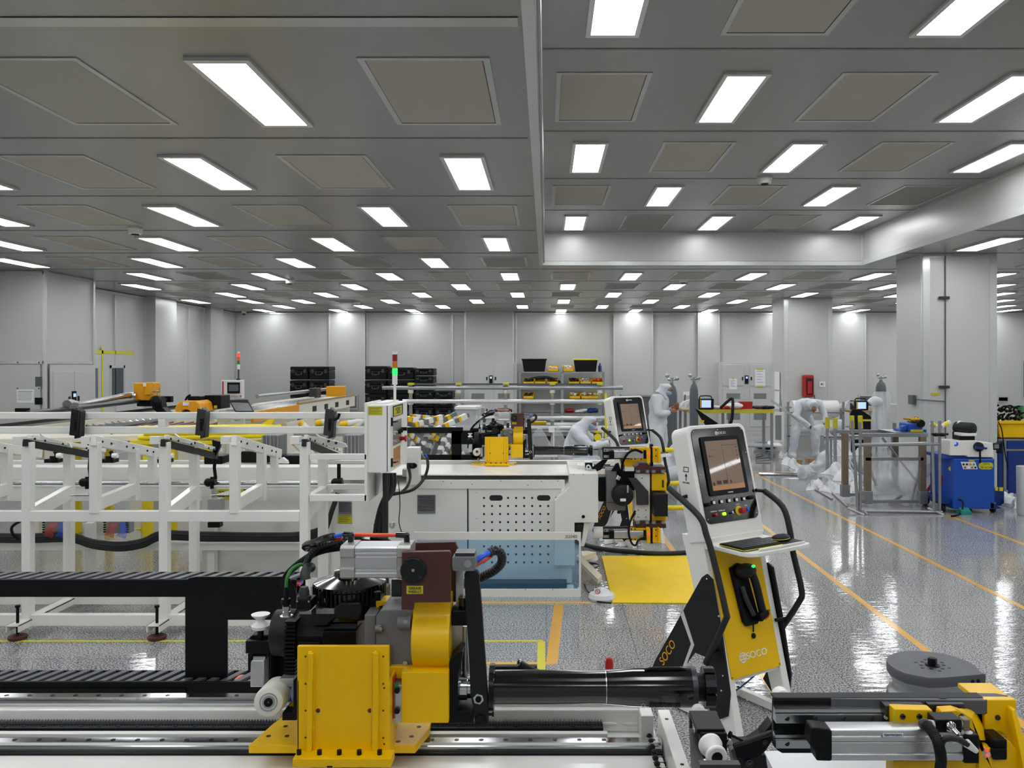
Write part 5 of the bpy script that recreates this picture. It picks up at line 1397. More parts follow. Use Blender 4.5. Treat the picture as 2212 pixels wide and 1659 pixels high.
# guard plate with blue film in front of the far machine
GD = thing('guard_plate', 'white plate with number 2533403 framing a large blue see-through panel', 'guard panel', (X_(1075, 6.84), 6.84, 0))
def guard(P):
 Y = 6.84
 x0, x1 = X_(895, Y), X_(1255, Y)
 z1, z0 = Z_(1150, Y), 0.0
 ix1 = X_(1251, Y); iz1, iz0 = Z_(1166, Y), Z_(1273, Y)
 b = MB()
 b.box(x0, Y, iz1, x1, Y + .02, z1); b.box(x0, Y, 0, x1, Y + .02, iz0)
 b.box(ix1, Y, iz0, x1, Y + .02, iz1); b.box(x0, Y, iz0, x0 + .015, Y + .02, iz1)
 r = .025
 for cz, s_ in ((iz1, -1), (iz0, 1)):
  pts = [(ix1, Y, cz)]
  for k in range(7):
   a = PI / 2 * k / 6
   pts.append((ix1 - r + r * math.cos(a), Y, cz + s_ * r - s_ * r * math.sin(a)))
  b.prism(pts, (0, .02, 0))
 b.done('frame', 'machine_white', P, bevel=.002)
 MB().box(x0, Y + .02, iz0 - .01, ix1 + .005, Y + .024, iz1 + .01).done('blue_pane', 'blue_film', P)
 text('frame_text', '2533403', .036, 'ink', P, W(1234, 1159.5, Y - .001), sx=.8)
 b = MB(); b.box(x0, Y + .06, .02, X_(1240, Y), Y + .20, .05); b.done('inner_ledge', 'machine_white', P)
 MB().box(x0, Y + .05, .065, X_(1225, Y), Y + .19, .10).done('inner_bar', 'black', P)
 b = MB()
 for x in (950, 988, 1135, 1194): screw(b, x, 1274 if x != 988 else 1271, Y - .001, .004, .001, 8)
 b.done('frame_screws', 'ink', P)
guard(GD)
# ================================================================ white loading rack (left)
RK = thing('loading_rack', 'white steel loading rack with sloping arms behind the cable chain', 'steel rack', (-3.2, 6.2, 0))
def rack(P):
 YF_, YR = 5.9, 6.44
 w = .062
 def arm(x, tall):
  a, e = Vector((x + .005, YF_ - .05, 1.395)), Vector((x + .005, 6.86, 1.195))
  m_ = 'machine_white'
  if tall:
   o = MB().bar(a + Vector((0, 0, -.035)), e + Vector((0, -.05, -.035)), .03, .05).done('arm_rail', 'black_plastic', P, bevel=.003)
   o = MB().bar(a + Vector((0, .05, .002)), e + Vector((0, .05, .002)), .028, .03).done('sloping_arm', m_, P, bevel=.004)
  else:
   o = MB().bar(a + Vector((0, 0, -.02)), e + Vector((0, 0, -.02)), .04, .075).done('sloping_arm', m_, P, bevel=.006)
  b = MB()
  for k in (.08, .2, .42, .52, .74, .84):
   q = a.lerp(e, k) + Vector((-.021, 0, 0 if tall else -.02)); b.cyl(q - Vector((.003, 0, 0)) + Vector((.045, 0, 0)), q + Vector((.048, 0, 0)), .008, n=8)
  b.done('arm_bolts', 'black', o)
  MB().box(x - .10, YF_ - .02, 1.345, x - .035, YF_ + .05, 1.40).done('tube_end', 'machine_white', P, bevel=.003)
 for x in (-4.64, -3.668, -2.70, -1.708):
  b = MB(); b.box(x - w / 2, YF_ - w / 2, .06, x + w / 2, YF_ + w / 2, 1.36); b.done('front_post', 'machine_white', P, bevel=.004)
  b = MB(); b.box(x - w / 2 - .02, YR - w / 2, .06, x + w / 2 - .02, YR + w / 2, 1.26); b.done('rear_post', 'machine_white', P, bevel=.004)
  arm(x, True)
  MB().bar((x, YF_, .84), (x - .01, YR, .93), .05, .10).done('brace', 'machine_white', P, bevel=.003)
  if x < -2:
   b = MB(); b.box(x - .05, 5.73, .105, x + .04, 6.9, .113); b.box(x - .05, 5.73, .065, x - .043, 6.9, .113); b.box(x + .033, 5.73, .065, x + .04, 6.9, .113)
   b.done('foot_channel', 'machine_white', P, bevel=.001)
   b = MB(); b.lathe((x - .005, 5.79, .02), (0, 0, 1), [(0, .010), (.20, .010), (.201, .017), (.215, .017), (.217, .012)], 12); b.done('levelling_bolt', 'black', P, smooth=True)
   MB().lathe((x - .005, 5.79, 0), (0, 0, 1), [(0, .058), (.022, .062), (.028, .055), (.034, .02)], 24).done('foot_pad', 'brown', P, smooth=True)
   b = MB(); b.box(x - w / 2, 5.86, .0, x + w / 2, 5.94, .065) if False else None
 for x in (-4.17, -3.186, -2.2):
  b = MB(); b.box(x - w / 2, YF_ - w / 2 - .01, .86, x + w / 2, YF_ + w / 2 - .01, 1.36); b.done('front_post', 'machine_white', P, bevel=.004)
  b = MB(); b.box(x - w / 2, YR - w / 2, .86, x + w / 2, YR + w / 2, 1.26); b.done('rear_post', 'machine_white', P, bevel=.004)
  MB().bar((x, YF_, .92), (x, YR, .95), .05, .09).done('brace', 'machine_white', P, bevel=.003)
  arm(x, False)
  b = MB(); b.box(x - .16, YF_ - .05, .985, x - .03, YF_ - .01, .99); b.prism([(x - .16, YF_ - .05, .985), (x - .03, YF_ - .05, .985), (x - .03, YF_ - .05, 1.02)], (0, .03, 0)); b.done('small_bracket', 'machine_white', P)
  MB().box(x - .02, 6.70, .953, x + .03, 6.76, 1.19).done('arm_stay', 'machine_white', P)
 b = MB(); b.box(-5.2, YF_ - .03, .80, -1.74, YF_ + .03, .874); b.done('front_beam', 'machine_white', P, bevel=.004)
 b = MB(); b.box(-5.2, YF_ - .02, .062, -1.74, YF_ + .03, .142); b.done('lower_front_beam', 'machine_white', P, bevel=.004)
 b = MB(); b.box(-5.2, YR - .03, .062, -1.74, YR + .03, .125); b.done('lower_rear_beam', 'machine_white', P, bevel=.004)
 for x in (-4.1, -3.1, -2.3):
  MB().bar((x, 6.47, .1), (x + .35, 6.93, .1), .06, .06).done('floor_strut', 'machine_white', P, bevel=.003)
 MB().box(-4.9, 6.90, .07, -1.9, 6.96, .13).done('floor_beam', 'machine_white', P, bevel=.003)
 Y = YF_
 b = MB(); b.pb(668, 981, 792, 993, Y - .02, .05); b.done('end_beam', 'machine_white', P, bevel=.003)
 b = MB(); b.pb(668, 1069, 792, 1083, Y - .02, .05); b.done('end_beam', 'machine_white', P, bevel=.003)
 b = MB(); b.pb(692, 995, 705, 1340, YR, .06); b.done('rear_post', 'machine_white', P, bevel=.003)
 b = MB(); b.pb(704, 995, 790, 1002, YR, .05); b.pb(704, 1047, 790, 1058, YR, .05); b.done('end_beam', 'machine_white', P, bevel=.003)
 MB().bar(W(668, 1076, Y), W(700, 1058, YR), .05, .05).done('brace', 'machine_white', P, bevel=.003)
 b = MB(); b.pb(787, 870, 793, 1085, Y - .02, .5); b.done('end_plate', 'machine_white', P, bevel=.002)
 for y0, y1 in ((891, 905), (922, 937)):
  MB().pb(-250, y0, 788, y1, 6.2, .06).done('top_rail', 'machine_white', P, bevel=.005)
 b = MB()
 for x in (341, -120): b.pb(x, 905, x + 16, 922, 6.2, .06)
 b.done('rail_spacer', 'machine_white', P, bevel=.004)
 for i, x in enumerate((162, 434, 711)):
  s_ = (0, -3, 2)[i]
  o = MB(); o.pp([(x - 8, 882), (x + 8 + abs(s_), 886), (x + 4, 942), (x - 13, 940)], 6.10, .02)
  o.pp([(x + 2, 880 + 0), (x + 12, 889), (x + 9, 945), (x - 2, 948)], 6.12, .07)
  o = o.done('guide_bracket', 'black_plastic' if i == 0 else 'charcoal', P, bevel=.003)
  b = MB(); b.pb(x - 2, 905, x + 4, 930, 6.085, .02); b.ball(W(x + 1, 911, 6.09), .012, n=8, m=6); b.done('bracket_knob', 'black', o)
 b = MB(); b.tube([W(722, 907, 6.1), W(730, 903, 6.1), W(733, 893, 6.1)], .011, 8, 2); b.done('clamp_lever', 'black', P, smooth=True)
 for x in (88, 378, 684):
  b = MB(); b.pp([(x - 6, 933), (x + 8, 944), (x + 30, 950), (x + 62, 958), (x + 66, 966), (x + 40, 968), (x + 10, 958)], 6.35, .02)
  o = b.done('magazine_plate', 'machine_white', P, bevel=.003)
  b = MB()
  for dx, dy in ((26, 953), (42, 957)): screw(b, x + dx, dy, 6.35, .011, .003, 10)
  b.done('plate_bolts', 'blue_dark', o, smooth=True)
 for x in (190, 460, 734):
  o = MB(); 
  if x != 734:
   o.pp([(x - 2, 950), (x + 18, 955), (x + 14, 968), (x + 6, 985), (x, 985)], 6.75, .03)
   o.tube([W(x + 5, 985, 6.78), W(x + 3, 1010, 6.78), W(x + 6, 1035, 6.78)], .014, 8, 0)
  o.tube([W(x - 2, 1030 if x != 734 else 990, 6.9), W(x - 2, 1056 if x != 734 else 1040, 6.9)], .016, 8, 0)
  o.cyl(W(x - 14, 1043, 6.9), W(x + 6, 1040, 6.9), .032, n=12); o.ball(W(x - 10, 1042, 6.88), .036, n=10, m=6)
  o = o.done('actuator_link', 'black', P, smooth=True)
 b = MB(); b.cyl(W(463, 1055, 6.9), W(463, 1078, 6.9), .022); b.pb(448, 1078, 476, 1104, 6.85, .1); b.done('actuator', 'alu_cast', P, bevel=.003)
 MB().pb(448, 1128, 474, 1140, 6.85, .08).done('actuator_clamp', 'black', P, bevel=.004)
rack(RK)
# control cabinet with signal tower
CB = thing('control_cabinet', 'white wall-hung control box with yellow labels, beneath the red amber green tower', 'control box', (X_(817, 5.95), 6.2, Z_(1022, 5.9)))
def cabinet(P):
 Y0, Y1 = 5.9, 6.62
 x0, x1 = X_(793.5, Y0), X_(843, Y0)
 z0, z1 = Z_(1021, Y0), Z_(875, Y0)
 MB().box(x0, Y0, z0, x1 - .025, Y1, z1).done('cabinet_body', 'white_panel', P, bevel=.005)
 dr = MB().box(x1 - .020, Y0 + .002, z0, x1, Y1, z1).done('cabinet_door', 'white_panel', P, bevel=.004)
 MB().box(x1 - .026, Y0 + .008, z0 + .005, x1 - .019, Y1 - .01, z1 - .005).done('door_seal', 'black', P)
 b = MB(); b.box(x0 + .02, Y0 + .1, z1, x1 - .05, Y1 - .1, z1 + .012); b.done('top_plate', 'white_panel', P)
 lb = MB().pb(795.5, 878, 826, 897, Y0 - .0012, .0012).done('warning_label', 'label_yellow', P)
 b = MB()
 for k in range(7): b.pb(797, 880 + k * 2.3, 824 - (k % 3) * 3, 880.6 + k * 2.3, Y0 - .0018, .0005)
 b.done('label_lines', 'ink', lb)
 def db(y0, y1, za, zb, m_, nm, d=.003, par=None):
  return MB().box(x1, y0, za, x1 + d, y1, zb).done(nm, m_, par or dr, bevel=.0)
 sgn = MB().box(x1 + .0005, 6.0, 1.53, x1 + .004, 6.40, 1.61).done('maker_plate', 'ink', dr)
 db(6.02, 6.34, 1.535, 1.60, 'label_yellow', 'maker_plate', .005)
 t_ = text('maker_text', 'YSBSI', .07, 'brown', dr, (x1 + .006, 6.17, 1.567), (PI / 2, 0, PI / 2), sx=1.3)
 db(6.0, 6.35, 1.32, 1.50, 'galvanised', 'control_panel', .002); db(6.02, 6.30, 1.16, 1.30, 'screen_orange', 'terminal_label', .0015)
 for z in (1.50, 1.21):
  b = MB(); b.box(x1, 5.925, z - .03, x1 + .010, 5.955, z + .03); b.tube([(x1 + .008, 5.94, z), (x1 + .03, 5.95, z), (x1 + .035, 6.0, z)], .006, 6, 0); b.done('latch', 'black', dr)
 for k, (y, z, m_, r_, d) in enumerate(((6.02, 1.405, 'steel', .012, .02), (6.10, 1.41, 'steel', .012, .02), (6.17, 1.41, 'black', .015, .03), (6.24, 1.415, 'black', .015, .03), (6.33, 1.42, 'black', .014, .045), (6.08, 1.345, 'steel', .012, .02), (6.16, 1.345, 'steel', .012, .02))):
  MB().cyl((x1, y, z), (x1 + d, y, z), r_, n=12).done('push_button', m_, dr, smooth=True)
 MB().lathe((x1, 6.28, 1.352), (1, 0, 0), [(0, .016), (.025, .016), (.026, .012), (.034, .013), (.042, .026), (.05, .024)], 18).done('emergency_stop', 'red', dr, smooth=True)
 hb = MB(); hb.box(x0 + .03, Y0 + .1, z0 - .13, x1 - .02, Y1 - .3, z0); 
 hb.b.free()
 for i, (xa, m_) in enumerate(((829, .020), (838, .016), (846, .018), (852, .014))):
  hose([(xa, 1022, 6.1 + i * .05), (xa - 2, 1060, 6.1 + i * .05), (xa - 14 - i * 4, 1100, 6.15), (xa - 30 + i * 2, 1150, 6.2), (xa - 34 + i * 3, 1200, 6.25), (xa - 34, 1330, 6.3)] if i != 0 else [(832, 1022, 6.0), (833, 1090, 6.0), (833, 1180, 6.0), (835, 1300, 6.05)], m_, 'rubber', 'power_cable', P, 8)
 hose([(861, 1040, 6.6), (864, 1090, 6.6), (862, 1130, 6.6), (872, 1160, 6.6)], .004, 'black', 'thin_cable', P, 6)
cabinet(CB)
def tower(name, lab, x, y, zb, s=1.0, lit='green', base='machine_white', grp='signal towers'):
 t = thing(name, lab, 'signal tower', (x, y, zb), 0, grp)
 MB().lathe((0, 0, 0), (0, 0, 1), [(0, .03 * s), (.02 * s, .03 * s), (.03 * s, .012 * s), (.17 * s, .012 * s)], 14).done('pole', base, t, True, smooth=True)
 seg = [('tower_base', 'nylon', .17, .25), ('green_light', 'lamp_green' if lit == 'green' else 'green', .251, .31), ('amber_light', 'lens_amber' if lit == 'green' else 'orange_hose', .311, .37), ('red_light', 'lens_red' if lit == 'green' else 'lamp_red', .371, .43), ('tower_cap', 'nylon', .431, .455)]
 for nm, m_, a, c in seg:
  MB().lathe((0, 0, a * s), (0, 0, 1), [(0, .022 * s), ((c - a) * s, .022 * s)], 18).done(nm, m_, t, True, smooth=True)
 return t
tower('signal_tower', 'signal tower with its green light lit on top of the white control box', X_(853, 6.35), 6.35, Z_(873, 6.35), .88)
# plastic bag tied under the cabinet
b = MB(); b.grid(lambda u, v: W(797 + 52 * u - 10 * v * u, 1022 + 62 * v * (1 - .55 * u), 6.15 + .12 * math.sin(u * 9) * (.4 + v)), 14, 8)
b.done('plastic_sheet', 'plastic_white', smooth=True, label='translucent plastic sheet hanging below the white control box', cat='plastic sheet')
# ================================================================ people in white coveralls
def person(name, lab, loc, rz, J, cov='coverall', mask=True, hands=True, glove='skin', group='workers in white hooded coveralls', head_dir=(0, -1, -.3), s=1.0):
 """J: joint positions in local metres (x right, y forward is -y ... faces -y); one continuous skinned body"""
 t = thing(name, lab, 'person', loc, rz, group)
 order = [('pelvis', None, .150), ('waist', 'pelvis', .155), ('chest', 'waist', .170), ('neck', 'chest', .095), ('head', 'neck', .108), ('crown', 'head', .095),
    ('hipL', 'pelvis', .115), ('kneeL', 'hipL', .088), ('ankL', 'kneeL', .075), ('toeL', 'ankL', .055),
    ('hipR', 'pelvis', .115), ('kneeR', 'hipR', .088), ('ankR', 'kneeR', .075), ('toeR', 'ankR', .055),
    ('shL', 'chest', .088), ('elL', 'shL', .066), ('wrL', 'elL', .042),
    ('shR', 'chest', .088), ('elR', 'shR', .066), ('wrR', 'elR', .042)]
 me = bpy.data.meshes.new(name + '_body')
 vs, es, rad, idx = [], [], [], {}
 for k, (n, par, r) in enumerate(order):
  p = Vector(J[n]); idx[n] = len(vs)
  if par is not None:
   q = Vector(J[par]); rp = [o[2] for o in order if o[0] == par][0]
   if n not in ('hipL', 'hipR', 'shL', 'shR', 'crown', 'head'):
    vs.append((q + p) / 2); rad.append((rp + r) / 2 * (1.06 if n in ('kneeL', 'kneeR', 'ankL', 'ankR') else 1.0)); es.append((idx[par], len(vs) - 1))
    idx[n] = len(vs); es.append((len(vs) - 1, len(vs)))
   else:
    es.append((idx[par], len(vs)))
  vs.append(p); rad.append(r)
 me.from_pydata([v * s for v in vs], es, [])
 o = bpy.data.objects.new('coverall', me); COL.objects.link(o); o.parent = t
 o.modifiers.new('skin', 'SKIN').use_smooth_shade = True
 sk = me.skin_vertices[0].data
 for i, r in enumerate(rad): sk[i].radius = (r * s * 1.08, r * s * 1.0)
 sk[0].use_root = True
 sub = o.modifiers.new('sub', 'SUBSURF'); sub.levels = 2; sub.render_levels = 2
 tx = bpy.data.textures.get('folds') or bpy.data.textures.new('folds', 'CLOUDS'); tx.noise_scale = .11
 dm = o.modifiers.new('folds', 'DISPLACE'); dm.texture = tx; dm.strength = .06; dm.mid_level = .5; dm.texture_coords = 'LOCAL'
 dg = bpy.context.evaluated_depsgraph_get(); dg.update()
 m2 = bpy.data.meshes.new_from_object(o.evaluated_get(dg))
 o.modifiers.clear(); o.data = m2
 m2.materials.clear(); m2.materials.append(MATS[cov])
 for p in m2.polygons: p.use_smooth = True
 hd = Vector(J['head']) * s; d = Vector(head_dir).normalized()
 up = (Vector((0, 0, 1)) - d * d.z).normalized(); sd = d.cross(up)
 b = MB(); M = Matrix((( *sd,), (*d,), (*up,))).transposed().to_4x4(); M.translation = hd + d * .042 * s - up * .012
 b.ball((0, .012, -.018), .07 * s, .82, .9, 1.1, 16, 12); b.ball((0, .075 * s, -.02), .017 * s, .8, 1, 1.5, 8, 6)
 b.ball((0, .066 * s, -.045 * s), .02 * s, 1.3, .5, .4, 8, 6)
 bmesh.ops.transform(b.b, matrix=M, verts=b.b.verts[:]); fc = b.done('face', 'skin', t, True, smooth=True)
 b = MB()
 for x in (-.03, .03): b.ball((x * s, .068 * s, .018 * s), .010 * s, 1.3, .6, .6, 8, 6)
 bmesh.ops.transform(b.b, matrix=M, verts=b.b.verts[:]); b.done('eyes', 'ink', fc, True, smooth=True)
 if mask:
  b = MB(); b.ball((0, .02 * s, -.04 * s), .078 * s, .86, .95, .62, 14, 10)
  bmesh.ops.transform(b.b, matrix=M, verts=b.b.verts[:]); b.done('face_mask', 'mask_blue', t, True, smooth=True)
 if hands:
  for side, sx in (('L', -1), ('R', 1)):
   w = Vector(J['wr' + side]) * s; e = Vector(J['el' + side]) * s
   f = (w - e).normalized(); u = f.orthogonal().normalized(); v = f.cross(u)
   b = MB()
   b.tube([w - f * .01, w + f * .035, w + f * .085], lambda q: (.026 + .012 * math.sin(q * PI)) * s, 10, 2)
   for k in range(4):
    o0 = w + f * .08 + u * (.0175 * (k - 1.5)); L_ = (.065, .078, .072, .055)[k]
    b.tube([o0, o0 + f * L_ * .45 + v * .012, o0 + f * L_ * .75 + v * .034, o0 + f * L_ * .8 + v * .052], .0088 * s, 7, 2)
   o0 = w + f * .03 - u * .028
   b.tube([o0, o0 - u * .022 + f * .022 + v * .008, o0 - u * .026 + f * .05 + v * .022], .0098 * s, 7, 2)
   b.done('hand', glove, t, True, smooth=True)
 for side in 'LR':
  a_, c_ = Vector(J['ank' + side]) * s, Vector(J['toe' + side]) * s
  b = MB(); b.ball((a_ + c_) / 2 - Vector((0, 0, .01)), .06, 1.0, 1.0, .7) ; f = (c_ - a_); f.z = 0
  bb = MB(); n_ = f.normalized() if f.length > .01 else Vector((0, -1, 0)); q = n_.cross(Vector((0, 0, 1)))
  b.b.free()
  c0 = a_ - n_ * .06; c0.z = max(a_.z - .075, .0)
  bb.prism([c0 - q * .045, c0 + q * .045, c0 + n_ * .2 + q * .052, c0 + n_ * .28 + q * .03, c0 + n_ * .28 - q * .03, c0 + n_ * .2 - q * .052], (0, 0, .075))
  bb.done('shoe', cov, t, True, bevel=.02)
 return t
# standing, head bowed, hands folded at the chest, turned to the right
STAND = dict(pelvis=(0, .02, .95), waist=(0, .03, 1.10), chest=(0, .0, 1.30), neck=(0, -.03, 1.47), head=(0, -.10, 1.56), crown=(0, -.10, 1.62),
    hipL=(-.10, .02, .90), kneeL=(-.11, -.01, .50), ankL=(-.11, .03, .10), toeL=(-.12, -.10, .05), hipR=(.10, .02, .90), kneeR=(.11, -.01, .50), ankR=(.11, .03, .10), toeR=(.12, -.10, .05),
    shL=(-.19, .0, 1.38), elL=(-.24, -.05, 1.12), wrL=(-.06, -.19, 1.18), shR=(.19, .0, 1.38), elR=(.23, -.03, 1.12), wrR=(.05, -.20, 1.22))
person('person', 'worker in white hooded coverall standing with bowed head and folded hands', (X_(1425, 13.3), 13.3, 0), R(68), STAND, head_dir=(0, -1, -.55))
# sitting low, leaning forward, holding a yellow tape dispenser
SIT = dict(pelvis=(0, .12, .44), waist=(0, .08, .62), chest=(0, -.02, .87), neck=(0, -.11, 1.04), head=(0, -.20, 1.10), crown=(0, -.20, 1.15),
     hipL=(-.11, .08, .42), kneeL=(-.20, -.30, .50), ankL=(-.20, -.24, .10), toeL=(-.21, -.38, .05), hipR=(.11, .08, .42), kneeR=(.20, -.30, .50), ankR=(.20, -.24, .10), toeR=(.21, -.38, .05),
     shL=(-.20, -.02, .94), elL=(-.24, -.24, .72), wrL=(-.12, -.50, .78), shR=(.20, -.02, .94), elR=(.24, -.24, .72), wrR=(.12, -.52, .80))
person('person', 'worker in white coverall sitting low and bent forward with a yellow tape gun', (X_(1246, 12.4), 12.4, 0), R(78), SIT, head_dir=(0, -1, -.8), glove='glove')
st = MB(); st.box(-.16, -.02, 0, .16, .28, .30)
t = thing('low_stool', 'low white stool under the sitting worker', 'stool', (X_(1246, 12.4) - .1, 12.38, 0), R(78)); st.done('seat', 'white_paint', t, True, bevel=.01)
# crouching with back bent, half hidden by the near console
person('person', 'crouching worker in white coverall partly hidden behind the nearest console', (X_(1468, 11.9), 11.9, 0), R(60),
    dict(SIT, pelvis=(0, .14, .34), waist=(0, .08, .48), chest=(0, -.04, .70), neck=(0, -.14, .85), head=(0, -.22, .90), crown=(0, -.23, .96), hipL=(-.11, .1, .34), hipR=(.11, .1, .34),
   shL=(-.2, -.04, .76), shR=(.2, -.04, .76), elL=(-.24, -.26, .55), elR=(.24, -.26, .55), wrL=(-.1, -.46, .42), wrR=(.1, -.46, .42)), head_dir=(0, -1, -1.1), glove='glove')
# bending forward, unwrapping plastic film from a tube
BEND = dict(pelvis=(0, .22, .86), waist=(0, .12, .98), chest=(0, -.10, 1.13), neck=(0, -.25, 1.14), head=(0, -.33, 1.10), crown=(0, -.37, 1.08),
   hipL=(-.12, .2, .84), kneeL=(-.22, .02, .48), ankL=(-.27, .10, .10), toeL=(-.29, -.03, .05), hipR=(.12, .2, .84), kneeR=(.22, .04, .48), ankR=(.26, .14, .10), toeR=(.28, .01, .05),
   shL=(-.22, -.12, 1.12), elL=(-.30, -.22, .86), wrL=(-.08, -.34, .68), shR=(.22, -.12, 1.12), elR=(.32, -.20, .88), wrR=(.22, -.34, .72))
person('person', 'worker in white coverall bending over to unwrap plastic film from tubes', (X_(1742, 17.0), 17.0, 0), R(8), BEND, mask=False, head_dir=(0, -.4, -1), glove='glove')
# ================================================================ helpers for racks and boxes
def tubeset(b, segs, r, n=8):
 for a, c in segs: b.cyl(a, c, r, n=n)
# silver conduit rack behind the far carriage
CR = thing('tube_rack', 'long rack of silver horizontal tubes with yellow corner clamps behind far machine', 'tube rack', (X_(1080, 13.5), 13.5, 0))
Y = 13.6
for i, (y0, xa, xb) in enumerate(((838, 826, 1345), (867, 870, 1330), (903, 872, 1330), (924, 880, 1325))):
 MB().cyl(W(xa, y0, Y), W(xb, y0, Y), .034 if i else .03, n=10).done('horizontal_tube', ('wall_trim' if i else 'galvanised'), CR, smooth=True)
MB().pb(880, 828, 1300, 832, Y + .1, .03).done('flat_bar', 'gun_metal', CR)
for x in (887, 990, 1092, 1193, 1296):
 MB().cyl(W(x, 829, Y + .05), (X_(x, Y), Y + .05, 0), .028, n=10).done('upright_tube', 'galvanised', CR, smooth=True)
 b = MB()
 for y in (845, 870, 905, 926): b.cyl(W(x, y - 3, Y + .03), W(x, y + 4, Y + .03), .044, n=10)
 b.done('joint_clamp', 'white_paint', CR, smooth=True)
 b = MB(); b.pb(x - 6, 827, x + 7, 832, Y - .02, .08); b.pb(x - 3, 850, x + 3, 853, Y, .06); b.done('yellow_clamp', 'label_yellow', CR, bevel=.005)
b = MB()
for y in (918, 936): b.pb(1100, y, 1300, y + 6, Y + .1, .6)
b.done('lower_shelf', 'galvanised', CR)
b = MB(); b.pb(1098, 944, 1310, 972, Y + .3, .5); b.done('dark_shelf', 'charcoal', CR)
for x in (1192, 1298):
 t = thing('tag_stand', ('white tag on a thin post near centre, left of the seated worker', 'white tag on a thin post right of the seated worker')[x > 1200], 'tag', (X_(x, 12.9), 12.9, 0))
 MB().pb(x - 7, 922, x + 6, 934, 12.9, .01).done('tag', 'paper', t)
 MB().cyl(W(x + 4, 932, 12.91), (X_(x + 6, 12.91), 12.91, 0), .01, n=6).done('post', 'white_paint', t)
# wrapped tube bundle (grey bars with bubble wrap and yellow tape)
random.seed(11)
bars = [((868, 925), (905, 955)), ((880, 905), (960, 915)), ((873, 913), (905, 922)), ((888, 900), (950, 905)), ((905, 925), (968, 921)), ((912, 932), (985, 893)),
  ((930, 935), (1012, 896)), ((895, 918), (958, 900)), ((884, 933), (935, 1000)), ((905, 990), (925, 935)), ((915, 1000), (938, 935)), ((930, 1000), (958, 930)), ((942, 1000), (962, 945)), ((955, 996), (975, 935)), ((940, 945), (985, 985)), ((900, 990), (886, 935)),
  ((965, 930), (1002, 990)), ((890, 1000), (905, 950))]
names_ = ['lowest left', 'flat upper', 'short left', 'topmost flat', 'middle flat', 'slanting centre', 'longest yellow-tipped slanting', 'slanting upper left', 'steep left', 'steep narrow left', 'steep narrow centre', 'steep grey centre', 'steep right of centre', 'steep right', 'crossing lower', 'leaning far left', 'leaning right', 'short steep left']
for i, ((xa, ya), (xb, yb)) in enumerate(bars):
 Yb = 9.6 + .09 * (i % 6)
 a, c = W(xa, ya, Yb), W(xb, yb, Yb + .25)
 t = thing('wrapped_bar', '%s bubble-wrapped grey bar behind the far black carrier' % names_[i], 'wrapped bar', (a + c) / 2, 0, 'wrapped bars behind the far machine')
 MB().bar(a, c, .045, .05).done('bar', 'grey_tube', t)
 d = (c - a)
 for k in range(3):
  q0, q1 = a + d * (k * .36 + .0), a + d * (k * .36 + .10)
  if (i >= 8 and i not in (10, 14)) or (k == 1 and i % 3): continue
  MB().bar(q0, q1, .058, .062).done('yellow_tape', 'yellow', t, bevel=.003)
 for k in range(3):
  q0, q1 = a + d * (k * .33 + .12), a + d * (k * .33 + .28)
  if i % 3 < 2: MB().bar(q0, q1, .062, .066).done('bubble_wrap', 'nylon', t, bevel=.006)
# stand carrying the bundle
t = thing('bundle_stand', 'low grey stand under the wrapped bars behind the far machine', 'stand', (X_(930, 9.9), 9.9, 0))
MB().box(X_(875, 9.8), 9.5, .70, X_(1000, 9.8), 10.5, .78).done('deck', 'galvanised', t)
b = MB()
for x in (880, 990):
 for y in (9.55, 10.4): b.box(X_(x, 9.8), y, 0, X_(x, 9.8) + .05, y + .05, .7)
b.done('stand_frame', 'galvanised', t)
# more wrapped bars between the rack rails
for i, (xa, ya, xb, yb) in enumerate(((648, 912, 668, 930), (683, 915, 730, 905), (736, 918, 792, 908), (765, 925, 790, 905), (632, 952, 655, 975), (668, 955, 700, 990), (700, 960, 720, 940))):
 Yb = 9.3; a, c = W(xa, ya, Yb), W(xb, yb, Yb)
 t = thing('wrapped_bar', '%s yellow-tipped wrapped bar seen between the white rack rails' % ['leftmost', 'second', 'third', 'rightmost', 'lowest left', 'lowest middle', 'short'][i], 'wrapped bar', (a + c) / 2, 0, 'wrapped bars behind the loading rack')
 MB().cyl(a, c, .035, n=10).done('bar', 'nylon', t, smooth=True)
 MB().cyl(a, a.lerp(c, .3), .038, n=10).done('yellow_tip', 'yellow', t, smooth=True)
t = thing('bundle_stand', 'grey stand holding wrapped bars behind the loading rack', 'stand', (X_(715, 9.4), 9.4, 0))
MB().box(X_(625, 9.3), 9.25, .86, X_(800, 9.3), 9.9, .92).done('deck', 'galvanised', t); MB().box(X_(640, 9.3), 9.2, 1.12, X_(800, 9.3), 9.5, 1.15).box(X_(792, 9.3), 9.3, .92, X_(800, 9.3), 9.34, 1.12).done('upper_deck', 'galvanised', t)
b = MB()
for x in (630, 780): b.box(X_(x, 9.3), 9.4, 0, X_(x, 9.3) + .05, 9.45, .86)
b.done('stand_frame', 'galvanised', t)
